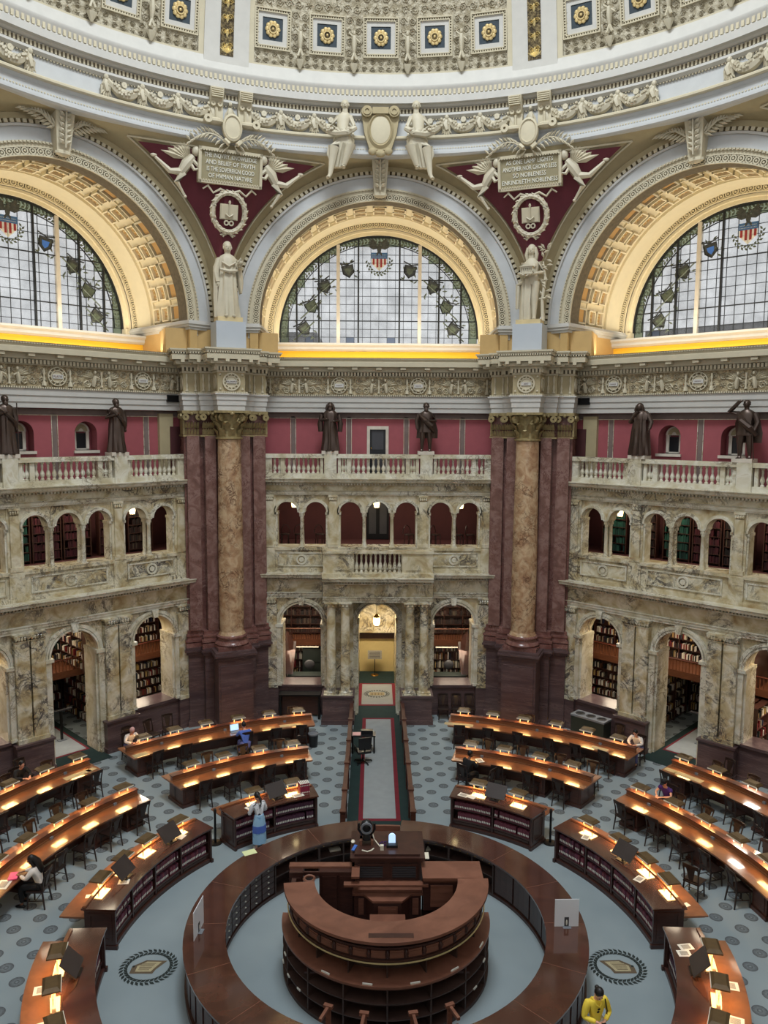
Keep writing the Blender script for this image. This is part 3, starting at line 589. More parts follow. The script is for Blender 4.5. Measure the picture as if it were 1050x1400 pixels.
    if s in CART: text(CART[s], .075 if s < 0 else .1, 'grey_stripe', Matrix.Translation((0, 14.555, 13.7)) @ UP, fz)
    # tan pedestals carrying the arches
    m = MB(); m.box(-2.2, 2.2, 15.95, 20, 14.5, 15.75); obj('arch_pedestal', m, 'tan_plaster', p, smooth=False)
# side faces of arch pedestals, in bay planes
for b in BAYS:
    w = walls[b]
    m = MB()
    for s in (-1, 1): x0, x1 = sorted((s*4.78, s*6.3)); m.box(x0, x1, 15.12, 20, 14.6, 15.72); x0, x1 = sorted((s*4.78, s*5.1)); m.box(x0, x1, 15.0, 15.2, 14.6, 15.7)
    obj('arch_pedestal', m, 'tan_plaster', w, smooth=False)
    m = MB()
    for s in (-1, 1):
        for e, a, c in ((.0,15.7,15.8),(.07,15.8,15.9),(.12,15.9,15.96),(.05,15.96,16.05)): x0, x1 = sorted((s*(4.76-e), s*6.35)); m.box(x0, x1, 14.98-e, 20, a, c)
    obj('impost', m, 'white_plaster', w, smooth=False)
    # ---------------- great arch: bands from extrados to intrados
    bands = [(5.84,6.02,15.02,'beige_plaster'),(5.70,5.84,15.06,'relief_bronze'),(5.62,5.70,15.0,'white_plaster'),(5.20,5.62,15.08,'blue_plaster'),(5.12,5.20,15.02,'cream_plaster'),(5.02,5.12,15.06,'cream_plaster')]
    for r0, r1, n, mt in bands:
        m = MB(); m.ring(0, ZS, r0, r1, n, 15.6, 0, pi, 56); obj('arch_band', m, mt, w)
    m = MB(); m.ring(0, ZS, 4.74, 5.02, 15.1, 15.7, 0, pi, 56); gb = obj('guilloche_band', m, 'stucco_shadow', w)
    def rosettes(name, r, n, rs, k, mat, parent, dy=-.03, rails=True):
        m = MB()
        for i in range(k):
            a = pi*(i+.5)/k; x, z = r*cos(a), ZS+r*sin(a); m.ring(x, z, rs*.62, rs, n-.04, n+.02, 0, 2*pi, 10); m.ring(x, z, .005, rs*.35, n-.05, n+.02, 0, 2*pi, 6)
            a2 = pi*(i+1)/k
            for q in (-1, 1): x, z = (r+q*rs*.8)*cos(a2), ZS+(r+q*rs*.8)*sin(a2); m.ring(x, z, .005, rs*.3, n-.03, n+.02, 0, 2*pi, 6)
        if rails:
            for q in (-1, 1): m.ring(0, ZS, r+q*rs*1.12-.018, r+q*rs*1.12+.018, n-.05, n+.02, 0, pi, 56)
        return obj(name, m, mat, parent, kind='stuff')
    rosettes('guilloche', 4.88, 15.08, .115, 60, 'cream_plaster', gb)
    m = MB()
    for r, k, n, wd in ((5.77, 88, 15.02, .075), (5.16, 130, 15.0, .035)):
        for i in range(k):
            a = pi*(i+.5)/k; x, z = r*cos(a), ZS+r*sin(a); m.ring(0, ZS, r-wd*.8, r+wd*.8, n-.03, n+.05, a-.3*pi/k, a+.3*pi/k, 1)
    obj('bead_moulding', m, 'cream_plaster', w, smooth=False, kind='stuff')
    # soffit with coffers
    m = MB(); m.ring(0, ZS, 5.1, 5.5, 15.12, 19.95, 0, pi, 56); m.ring(0, ZS, 4.78, 5.2, 15.4, 15.75, 0, pi, 56); sf = obj('arch_soffit', m, 'soffit_plaster', w)
    NC = 19
    def soffit_frame(a, da, n0, n1, r, t, th, name, mat, par):
        m = MB()
        for (p0, p1, q0, q1) in ((a-da, a+da, n0, n0+t), (a-da, a+da, n1-t, n1), (a-da, a-da+t/5.1, n0, n1), (a+da-t/5.1, a+da, n0, n1)): m.ring(0, ZS, r-th, r+.02, q0, q1, p0, p1, 2)
        return obj(name, m, mat, par, smooth=False)
    for i in range(NC):
        a = pi*(i+.5)/NC
        c1 = soffit_frame(a, .062, 15.88, 16.62, 5.1, .07, .15, 'coffer', 'cream_plaster', sf)
        m = MB(); m.ring(0, ZS, 5.04, 5.12, 15.98, 16.52, a-.048, a+.048, 2); obj('coffer_panel', m, 'soffit_panel', c1, smooth=False)
        for n0, n1 in ((16.8, 17.3), (17.42, 17.92)):
            c2 = soffit_frame(a, .056, n0, n1, 5.1, .06, .16, 'coffer', 'soffit_plaster', sf); m = MB(); m.ring(0, ZS, 5.07, 5.12, n0+.06, n1-.06, a-.044, a+.044, 2); obj('coffer_panel', m, 'soffit_panel', c2, smooth=False)
            m = MB(); ca, sa = cos(a), sin(a); nm = (n0+n1)/2
            for q in (-.03, 0, .03): m.ell(5.03*cos(a+q), nm, ZS+5.03*sin(a+q), .05, .07, .06, 5, 3)
            obj('gilt_rosette', m, 'gold', c2)
    m = MB()
    for n in (15.8, 16.72, 18.05): m.ring(0, ZS, 5.03, 5.12, n-.025, n+.025, 0, pi, 48)
    m.ring(0, ZS, 5.0, 5.12, 18.3, 19.7, 0, pi, 48); obj('soffit_moulding', m, 'soffit_plaster', sf)
    # lunette wall ring with inner guilloche
    m = MB(); m.ring(0, ZS, 4.76, 5.15, 19.45, 19.9, 0, pi, 56); ib = obj('guilloche_band', m, 'stucco_shadow', w); rosettes('guilloche', 4.93, 19.44, .125, 56, 'soffit_plaster', ib)
    m = MB(); m.ring(0, ZS, 4.66, 4.78, 19.5, 19.9, 0, pi, 56); m.ring(0, ZS, 4.52, 4.68, 19.62, 19.9, 0, pi, 56)
    for s in (-1, 1): x0, x1 = sorted((s*4.52, s*5.2)); m.box(x0, x1, 19.5, 19.9, 15.5, ZS)
    obj('lunette_frame', m, 'soffit_plaster', w)
    # outer shell behind arch so no sky leaks between bays
    m = MB(); m.ring(0, ZS, 5.15, 7.3, 19.75, 19.95, 0, pi, 24); obj('outer_wall', m, 'beige_plaster', w)
# ---------------------------------------------------------------- lunette windows
def pane_cells():
    R = 4.5; dx = .372; cells = []; nx = 24; x0 = -4.464; dz = .365; z0 = 15.72
    return R, x0, dx, nx, z0, dz
def lunette(b, num):
    R, x0, dx, nx, z0, dz = pane_cells(); M = bayM(b) @ Matrix.Translation((0, 19.78, 0))
    w = empty('window_%d' % num, kind='structure'); w.matrix_local = M
    zc = ZS
    inside = lambda x, z: z <= zc or x*x+(z-zc)**2 < R*R
    def clip(x, z):
        d = sqrt(x*x+max(0, z-zc)**2)
        if z <= zc or d <= R: return x, z
        # slide vertically onto the circle when possible
        return (x, zc+sqrt(max(0, R*R-x*x))) if abs(x) < R and zc+sqrt(R*R-x*x) > 0 else (x*R/d, zc+(z-zc)*R/d)
    meF = {}
    rnd = random.Random(b+5)
    for i in range(nx):
        for j in range(14):
            xa, xb, za, zb = x0+i*dx, x0+(i+1)*dx, z0+j*dz, z0+(j+1)*dz
            if j == 13: zb = 20.75
            ins = [inside(x, z) for x, z in ((xa,za),(xb,za),(xb,zb),(xa,zb))]
            if not (ins[0] or ins[1]): continue
            full = all(ins) and j < 13
            grey = j < 2 and rnd.random() < .04
            rr = sqrt(((xa+xb)/2)**2+((za+zb)/2-zc)**2)
            mt = 'green_pane' if rr > 4.22 else 'grey_pane' if grey else 'clear_pane'
            if full:
                k = mt
                if k not in meF: mb = MB(); mb.box(.01, dx-.01, -.006, .006, .01, dz-.01); meF[k] = mb.mesh('pane', mt, False)
                link('pane', meF[k], w, Matrix.Translation((xa, 0, za)))
            else:
                q = [clip(x, z) for x, z in ((xa,za),(xb,za),(xb,zb),(xa,zb))]
                if abs(q[0][0]-q[1][0]) < .02 or max(q[2][1], q[3][1])-min(q[0][1], q[1][1]) < .03: continue
                mb = MB(); mb.add([(x, y, z) for y in (-.006, .006) for x, z in q], [(0,1,2,3),(7,6,5,4),(0,4,5,1),(1,5,6,2),(2,6,7,3),(3,7,4,0)]); obj('pane', mb, mt, w, smooth=False)
    def hz(x): return zc+sqrt(max(0, R*R-x*x))
    m = MB()
    for i in range(nx+1):
        x = x0+i*dx
        if abs(x) < R: m.box(x-.009, x+.009, -.02, .02, z0, hz(x))
    for j in range(14):
        z = z0+j*dz; h = sqrt(max(0, R*R-max(0, z-zc)**2)); m.box(-h, h, -.02, .02, z-.009, z+.009)
        if j in (3, 8): m.box(-h, h, -.03, .03, z-.02, z+.02)
    obj('leading', m, 'lead', w, smooth=False)
    for x in (-3.72, -2.72, -.93, .0-.0, .93, 2.72, 3.72):
        if x == 0: continue
        m = MB(); m.box(x-.035, x+.035, -.07, .06, z0, hz(x)); obj('mullion', m, 'lead', w, smooth=False)
    for x in (-1.84, 1.84): m = MB(); m.box(x-.075, x+.075, -.1, .1, z0, hz(x)); obj('mullion', m, 'white_frame', w, smooth=False)
    m = MB(); m.ring(0, zc, R-.05, R+.04, -.08, .08, 0, pi, 48); m.ring(0, zc, R-.36, R-.33, -.03, .03, 0, pi, 48); obj('rim', m, 'lead', w)
    # stained leaf border, shields, eagle
    m = MB(); fn = lambda x, y, h: (x, -.015-h*.3, y)
    for i in range(90):
        a = pi*(i+.5)/90; r = R-.19
        if zc+r*sin(a) < z0: continue
        for q in (-1, 1): leaf(m, fn, r*cos(a), zc+r*sin(a), a+pi/2+q*.7, .2, .05)
    obj('leaf_border', m, 'stained_green', w, smooth=False)
    rr = random.Random(4)
    for az, r, kind in ((90, 3.55, 0), (65, 3.3, 1), (115, 3.3, 1), (43, 3.35, 2), (137, 3.35, 2), (24.5, 3.35, 3), (155.5, 3.35, 3), (7, 3.4, 4), (173, 3.4, 4)):
        a = rad(az); x, z = r*cos(a), zc+r*sin(a)+(.0 if kind else -.05)
        if kind == 0:                              # eagle over a striped shield
            m = MB(); m.add([(x-.34,-.02,z+.25),(x+.34,-.02,z+.25),(x+.34,-.02,z-.2),(x,-.02,z-.52),(x-.34,-.02,z-.2)], [(0,4,3,2,1)]); sh = obj('shield', m, 'paper', w, smooth=False)
            m = MB(); m.box(x-.36, x+.36, -.04, -.02, z+.02, z+.28); obj('shield_top', m, 'shield_blue', sh, smooth=False)
            m = MB()
            for k in range(4): xx = x-.29+k*.17; m.box(xx, xx+.085, -.035, -.02, z-.24-(.12 if k in (1,2) else 0), z+.02)
            obj('shield_stripes', m, 'shield_red', sh, smooth=False)
            m = MB()
            for k in range(12):
                for r0 in range(2): m.box(x-.31+k*.053, x-.30+k*.053+.012, -.045, -.035, z+.08+r0*.09, z+.1+r0*.09)
            obj('stars', m, 'paper', sh, smooth=False)
            fn = lambda x, y, h: (x, -.05-h*.3, y); m = MB(); m.ell(x, -.07, z+.45, .1, .03, .22, 8, 5); m.ell(x+.05, -.07, z+.7, .07, .03, .07, 8, 4)
            for s in (-1, 1):
                for q in range(6): leaf(m, fn, x+s*.05, z+.45, pi/2-s*(.55+.17*q), .62-.04*q, .08)
                leaf(m, fn, x+s*.03, z+.35, -pi/2+s*.4, .25, .05)
            obj('eagle', m, 'stained_dark', w, smooth=False)
            m = MB(); fn = lambda x, y, h: (x, -.015-h*.3, y)
            for i in range(24): aa = pi+pi*i/23; leaf(m, fn, x+.52*cos(aa), z-.05+.6*sin(aa), aa+pi/2+(1 if i % 2 else -1)*.6, .17, .045)
            obj('laurel', m, 'stained_green', w, smooth=False)
        else:
            T = Matrix.Translation((x, 0, z)) @ Matrix.Rotation(rad((90-az)*.45), 4, 'Y')
            m = MB(T); m.add([(-.26,-.02,.22),(.26,-.02,.22),(.24,-.02,-.12),(0,-.02,-.32),(-.24,-.02,-.12)], [(0,4,3,2,1)]); sh = obj('shield', m, 'stained_dark' if kind != 3 else 'stained_green', w, smooth=False)
            m = MB(T); m.tube([(-.26,-.03,.22),(.26,-.03,.22),(.24,-.03,-.12),(0,-.03,-.32),(-.24,-.03,-.12),(-.26,-.03,.22)], .025, 4); m.tube([(-.36,-.03,.36),(0,-.03,.26),(.36,-.03,.36)], .03, 4); obj('scroll', m, 'lead', sh, smooth=False)
            m = MB(T); m.add([(-.15,-.03,.1),(.15,-.03,.1),(.12,-.03,-.08),(0,-.03,-.2),(-.12,-.03,-.08)], [(0,4,3,2,1)]); obj('device', m, 'sky_blue_plastic' if kind == 1 and b else 'stained_green', sh, smooth=False)
            m = MB()
            for i in range(12): leaf(m, fn, x+rr.uniform(-.45,.45), z+rr.uniform(-.5,.45), rr.uniform(0, 6.3), .24, .04)
            if kind > 1: m.tube([(x-.5, -.03, z-.55), (x+.45, -.03, z+.3)] if az > 90 else [(x+.5, -.03, z-.55), (x-.45, -.03, z+.3)], .03, 4)
            obj('foliage', m, 'stained_green', w, smooth=False)
for i, b in enumerate(BAYS): lunette(b, i+1)
# a lead roof of the building outside, seen dimly through the lowest panes
for b in BAYS:
    a = b*pi/4; m = MB(bayM(b)); m.box(-14, 14, 32, 46, 13, 16.4); m.box(-12, -4, 36, 44, 16.4, 18.2); m.prism([(-14,32),(14,32),(14,46),(-14,46)], 16.4, 17.6, [(-13,39),(13,39),(13,40),(-13,40)])
    o = obj('outside_roof', m, 'dark_grey', smooth=False); props(o, kind='structure')

# ---------------------------------------------------------------- pendentives
RT, ZT = 14.25, 22.2
def zB(phi):                                       # phi from bay centre, 0..22.5 deg
    u = 15.1*math.tan(phi); r = 6.0
    return ZS+sqrt(max(0, r*r-u*u)) if u < r else ZS
def pend(s, off=0):
    def rad_at(ph, z):                             # ph measured from the pier axis
        q = pi/8-abs(ph); zb = zB(q); rb = 15.1/cos(q); t = min(1, max(0, (z-zb)/(ZT-zb))); return (1-t)*rb+t*RT-.25*sin(pi*t)*(ZT-zb)/6-off
    return rad_at
for s in (-3, -1, 1, 3):
    M = pierM(s); rf = pend(s); nm = {-3: 'far_left', -1: 'left', 1: 'right', 3: 'far_right'}[s]
    def P(ph, z, off=0): r = rf(ph, z)-off; return (r*sin(ph), r*cos(ph), z)
    m = MB(); m.grid(lambda a, c: P((a*2-1)*pi/8, zB(pi/8-abs((a*2-1)*pi/8))*(1-c)+ZT*c), 48, 12)
    pe = obj('ceiling_pendentive_'+nm, m, 'beige_plaster', kind='structure'); pe.matrix_local = M
    def hw(z, ex):                                  # half width in angle of the field at height z
        d = (6.0+ex)**2-(z-ZS)**2; u = sqrt(max(0, d)); return pi/8-math.atan(u/15.1)
    def field(ex, ztop, off, n=16): 
        zlow = ZS+sqrt(max(0, (6.0+ex)**2-(15.1*math.tan(pi/8)-.05)**2)); m = MB()
        m.grid(lambda a, c: P((a*2-1)*max(0, hw(zlow+(ztop-zlow)*c, ex)), zlow+(ztop-zlow)*c, off), n, n); return m
    obj('wine_field', field(.36, 21.85, .1), 'wine_field', pe)
    m = MB(); zl = ZS+sqrt(max(0, 6.3**2-(15.1*math.tan(pi/8)-.02)**2)); pts = [P(-hw(zl+(21.95-zl)*i/20, .3), zl+(21.95-zl)*i/20, .05) for i in range(20, -1, -1)]+[P(hw(zl+(21.95-zl)*i/20, .3), zl+(21.95-zl)*i/20, .05) for i in range(21)]
    m.tube(pts, .035, 5); h = hw(21.95, .3); m.tube([P(-h+2*h*i/16, 21.95, .05) for i in range(17)], .035, 5); obj('bead_moulding', m, 'cream_plaster', pe)
    if abs(s) == 3: continue
    side = 'left' if s < 0 else 'right'
    # tablet with its motto
    n0 = rf(0, 21.35)-.22; T = Matrix.Translation((0, n0, 21.35)) @ Matrix.Rotation(.2, 4, 'X')
    tb = empty('motto_tablet'); tb.matrix_local = M @ T; props(tb, 'framed stone tablet with the gilt motto %s, above the %s pier' % (('THE INQVIRY, KNOWLEDGE', 'left') if s < 0 else ('AS ONE LAMP LIGHTS', 'right')), 'tablet')
    m = MB(); m.box(-1.1, 1.1, 0, .5, -.52, .52); obj('slab', m, 'tablet_stone', tb, smooth=False)
    m = MB()
    for x0, x1, z0, z1 in ((-1.16,1.16,.5,.6),(-1.16,1.16,-.6,-.5),(-1.16,-1.06,-.6,.6),(1.06,1.16,-.6,.6)): m.box(x0, x1, -.07, .3, z0, z1)
    for i in range(24): x = -1.08+i*2.16/23; m.box(x-.025, x+.025, -.1, -.06, .47, .52); m.box(x-.025, x+.025, -.1, -.06, -.52, -.47)
    obj('frame', m, 'cream_plaster', tb, smooth=False)
    lines = ['THE INQVIRY, KNOWLEDGE', 'AND BELIEF OF TRVTH', 'IS THE SOVEREIGN GOOD', 'OF HVMAN NATVRE'] if s < 0 else ['AS ONE LAMP LIGHTS', 'ANOTHER NOR GROWS LESS', 'SO NOBLENESS', 'ENKINDLETH NOBLENESS']
    for i, L in enumerate(lines): text(L, .2, 'paper', Matrix.Translation((0, -.012, .34-.225*i)) @ UP @ Matrix.Diagonal((.74 if len(L) > 20 else .88, 1.05, 1, 1)), tb, 'motto_line', .012)
    # two cherubs
    for t in (-1, 1):
        ch = empty('cherub_figure'); ch.matrix_local = M @ Matrix.Translation((t*1.62, rf(.1, 21.25)-.38, 21.2)) @ Matrix.Rotation(.2, 4, 'X'); props(ch, 'winged plaster cherub at the %s end of the tablet over the %s pier' % ('left' if t < 0 else 'right', side), 'sculpture', 'tablet cherubs')
        Q = Matrix.Diagonal((t*1.3, 1.2, 1.25, 1)); m = MB(Q)
        m.tube([(-.22,0,.34),(-.05,-.05,.12),(.08,-.02,-.12)], [.1,.15,.12], 8); m.ell(-.3, -.06, .48, .12, .12, .14, 8, 6)
        m.tube([(-.2,-.04,.25),(-.42,-.1,.05),(-.45,-.12,-.15)], [.06,.05,.035], 6); m.tube([(-.1,-.04,.22),(-.25,-.12,-.02),(-.4,-.1,.02)], [.06,.05,.035], 6)
        m.tube([(.08,-.02,-.1),(.4,-.08,-.12),(.78,-.02,.2)], [.11,.08,.04], 7); m.tube([(.05,-.03,-.12),(.22,-.12,-.4),(.0,-.06,-.72)], [.11,.08,.04], 7); m.ell(.82, -.02, .24, .09, .05, .05, 6, 4); m.ell(-.02, -.06, -.76, .05, .06, .05, 6, 4)
        obj('body', m, 'statue_marble', ch)
        m = MB(Q); fn = lambda x, y, h: (x, .02-h, y)
        for q in range(7): leaf(m, fn, -.1, .25, .2+.22*q, .75-.04*q, .1, .08)
        obj('wing', m, 'cream_plaster', ch, smooth=False)
    # palm fronds, cartouche, wreath with book
    pf = empty('palm_garland'); pf.matrix_local = M @ Matrix.Translation((0, 14.05, 22.1)); props(pf, 'pair of crossed plaster palm fronds over the motto tablet of the %s pier' % side, 'ornament', 'palm fronds')
    for t in (-1, 1):
        m = MB(); pts = [(t*(.1+1.35*i/10), -.1+.08*(i/10), .36*sin(pi*i/10)*1.0-.08) for i in range(11)]; m.tube(pts, .03, 5)
        fn = lambda x, y, h: (x, -.08-h, y)
        for i, (x, y, z) in enumerate(pts):
            for q in (-1, 1): leaf(m, fn, x, z, (0 if t > 0 else pi)+q*.8*t, .38*(1-.03*i), .05, .06)
        obj('frond', m, 'statue_marble', pf, smooth=False)
    ca = empty('shield_cartouche'); ca.matrix_local = M @ Matrix.Translation((0, 13.85, 22.62)); props(ca, 'oval plaster cartouche between the brackets above the %s motto tablet' % side, 'ornament', 'pier cartouches')
    m = MB(); m.lathe([(.34,-.02),(.33,.06),(.27,.1),(.25,.06),(.01,.1)], 0, 0, 0, 20, 1, 1.35); m.M = Matrix(); q = MB(Matrix.Rotation(pi/2, 4, 'X')); q.lathe([(.36,-.1),(.35,.06),(.29,.1),(.26,.05),(.01,.08)], 0, 0, 0, 20, 1, 1.35); obj('oval', q, 'cream_plaster', ca)
    for t in (-1, 1): q = MB(); q.ell(t*.6, .05, .18, .34, .14, .12, 8, 5); obj('horn', q, 'cream_plaster', ca); q = MB(); q.ring(t*.86, .2, .05, .15, -.08, .12, 0, 2*pi, 10); obj('volute', q, 'cream_plaster', ca); q = MB(); q.tube([(t*.3,-.05,-.45),(t*.14,-.1,-.6)], .08, 5); obj('tassel', q, 'cream_plaster', ca)
    wr = empty('book_wreath'); wr.matrix_local = M @ Matrix.Translation((0, rf(0, 19.9)-.12, 19.9)) @ Matrix.Rotation(.3, 4, 'X'); props(wr, 'plaster laurel wreath around a book and lamp on wine red field, %s pier' % side, 'ornament', 'wreaths on the wine red fields')
    m = MB()
    m.tube([(.6*cos(a), -.05, .68*sin(a)) for a in [2*pi*i/24 for i in range(25)]], .10, 6)
    fn = lambda x, y, h: (x, -.1-h, y)
    for i in range(40): a = 2*pi*i/40; leaf(m, fn, .6*cos(a), .68*sin(a), a+pi/2+(.6 if i % 2 else -.6), .2, .05, .05)
    obj('wreath_ring', m, 'statue_marble', wr)
    for t in (-1, 1): m = MB(); m.tube([(0,-.05,.66),(t*.35,-.08,.78),(t*.6,-.05,.62),(t*.8,-.06,.85),(t*.98,-.04,.72)], [.04,.05,.04,.05,.03], 5); obj('ribbon', m, 'statue_marble', wr); m = MB(); m.tube([(0,-.05,-.68),(t*.18,-.06,-.85),(t*.28,-.05,-.8),(t*.1,-.05,-.75)], .035, 5); obj('ribbon_tail', m, 'statue_marble', wr)
    m = MB(); m.box(-.3, -.01, -.12, 0, -.22, .26); m.box(.01, .3, -.12, 0, -.22, .26); m.box(-.33, .33, -.08, 0, -.25, .29); obj('book', m, 'cream_plaster', wr, smooth=False)
    m = MB(); m.tube([(0,-.16,.36),(0,-.16,-.12)], .025, 5); m.tube([(-.14,-.16,-.05),(0,-.17,-.14),(.14,-.16,-.05)], .03, 5); m.ell(0,-.15,.36,.05,.04,.07,6,4); m.ring(-.09,-.36,.05,.1,-.15,-.1,0,2*pi,10); m.ring(.09,-.36,.05,.1,-.15,-.1,0,2*pi,10); obj('lamp_relief', m, 'statue_marble', wr)

# ---------------------------------------------------------------- ring entablature and dome
A0, A1 = rad(-112), rad(112)
def ringobj(name, prof, mat, par=None, seg=112): 
    return obj(name, MB().polar(prof, A0, A1, seg), mat, par, kind=None if par else 'structure')
rg = ringobj('trim_1', [(14.16,22.15),(14.1,22.2),(14.1,22.28),(14.22,22.3),(14.22,22.62),(14.16,22.64),(14.1,22.7),(14.06,22.76),(14.06,22.82),(14.3,22.86),(16,22.86),(16,22.15)], 'blue_plaster')
ringobj('frieze', [(14.32,22.86),(14.32,23.62),(16,23.62),(16,22.86)], 'blue_plaster', rg)
ringobj('moulding', [(14.04,22.70),(14.0,22.74),(14.0,22.80),(14.04,22.84),(14.3,22.86),(14.3,22.7)], 'cream_plaster', rg)
ringobj('moulding', [(14.25,23.5),(14.2,23.54),(14.14,23.58),(14.14,23.66),(14.2,23.66),(14.2,23.86),(14.1,23.88),(14.05,23.93),(13.9,23.95),(13.88,24.18),(13.95,24.2),(14.0,24.26),(13.92,24.44),(13.88,24.5),(13.88,24.56),(16,24.56),(16,23.5)], 'white_plaster', rg)
m = MB()
def blocks(R, k, wfrac, z0, z1, dep):
    for i in range(k):
        a = A0+(A1-A0)*(i+.5)/k; h = (A1-A0)/k*wfrac/2; m.add([(r*sin(t), r*cos(t), z) for z in (z0, z1) for r, t in ((R,a-h),(R-dep,a-h),(R-dep,a+h),(R,a+h))], [(0,1,2,3),(7,6,5,4),(0,4,5,1),(1,5,6,2),(2,6,7,3),(3,7,4,0)])
blocks(14.22, 420, .5, 23.68, 23.84, .07); blocks(14.0, 330, .55, 24.24, 24.42, .07); blocks(14.24, 560, .5, 22.4, 22.44, .04); blocks(14.3, 520, .5, 23.46, 23.5, .05)
obj('dentils', m, 'cream_plaster', rg, smooth=False, kind='stuff')
m = MB(); k = 420
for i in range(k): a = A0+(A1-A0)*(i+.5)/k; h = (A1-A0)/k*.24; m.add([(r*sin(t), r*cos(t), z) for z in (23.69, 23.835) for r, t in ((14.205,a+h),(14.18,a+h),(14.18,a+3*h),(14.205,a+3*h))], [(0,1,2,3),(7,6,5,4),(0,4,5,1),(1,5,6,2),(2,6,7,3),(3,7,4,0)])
obj('dentil_gap_shade', m, 'stucco_shadow', rg, smooth=False, kind='stuff')  # dark blocks paint the shade in between the ring dentils
# garlands with masks, one object each
def garland_me():
    m = MB(); hw = .56; pts = []; rs = []
    for i in range(11): t = i/10*2-1; pts.append((hw*t, -.14-.06*(1-t*t), 23.5-.40*(1-t*t)-.05)); rs.append(.06+.12*(1-t*t))
    m.tube(pts, rs, 7)
    for i in range(22): j = random.Random(i); t = j.uniform(-.85, .85); m.ell(hw*t, -.24-.12*(1-t*t), 23.45-.40*(1-t*t)+j.uniform(-.13,.13), .06, .06, .06, 5, 3)
    m.ring(0, 23.4, .01, .1, -.16, -.02, 0, 2*pi, 10)
    return m.mesh('garland', 'statue_marble')
def drop_me():
    m = MB(); m.ell(0, -.16, 23.5, .09, .08, .09, 7, 5); m.tube([(0,-.12,23.45),(-.05,-.16,23.25),(.02,-.14,23.05)], [.06,.12,.09], 6); m.tube([(0,-.12,23.4),(.1,-.15,23.2),(.12,-.12,22.98)], [.05,.07,.03], 5); m.tube([(0,-.12,23.4),(-.14,-.13,23.2),(-.16,-.1,22.95)], [.05,.06,.02], 5)
    fn = lambda x, y, h: (x, -.12-h, y)
    for q in range(5): leaf(m, fn, 0, 23.15, -pi/2+(q-2)*.35, .3, .06, .06)
    return m.mesh('drape_drop', 'statue_marble')
GM, DM = garland_me(), drop_me()
for k in range(-22, 23):
    az = k*5.0
    if abs(az) > 108: continue
    f45 = (az+22.5) % 45
    near_c = abs((az+22.5) % 45-22.5) < 4
    c = az+2.5; fc = (c+22.5) % 45
    if abs(fc-22.5) > 5.5 and fc > 2.6 and fc < 42.4 and abs(c) < 108: link('garland', GM, rg, Matrix.Rotation(-rad(c), 4, 'Z') @ Matrix.Translation((0, 14.32, 0)))
    if not near_c and 2.2 < f45 < 42.8: link('drape_drop', DM, rg, Matrix.Rotation(-rad(az), 4, 'Z') @ Matrix.Translation((0, 14.32, 0)))
# brackets in pairs over the piers, eagle between
for s in (-3, -1, 1, 3):
    for t in (-1, 1):
        m = MB(pierM(s) @ Matrix.Translation((t*.52, 0, 0))); m.extr([(14.35,22.82),(14.12,22.84),(14.08,23.1),(14.1,23.35),(14.0,23.5),(13.84,23.72),(13.8,23.92),(14.35,23.95)], -.24, .24)
        for q in range(5): m.box(-.2, .2, 13.78+.0*q, 13.9, 23.9-.07*q-.03, 23.9-.07*q)
        m.ring(-.12, 23.42, .02, .09, 13.96, 14.12, 0, 2*pi, 8); m.ring(.12, 23.42, .02, .09, 13.96, 14.12, 0, 2*pi, 8); m.tube([(0,14.06,22.9),(0,14.02,23.3)], .05, 5)
        obj('bracket', m, 'cream_plaster', rg)
    m = MB(pierM(s)); m.ell(0, 14.2, 23.2, .13, .12, .25, 8, 6); m.ell(0, 14.12, 23.52, .07, .08, .08, 7, 5)
    fn = lambda x, y, h: (x, 14.12-h, y)
    for t in (-1, 1):
        for q in range(4): leaf(m, fn, t*.06, 23.38-.08*q, -pi/2+t*(.35+.1*q), .5-.04*q, .06, .08)
    obj('eagle', m, 'statue_marble', rg)
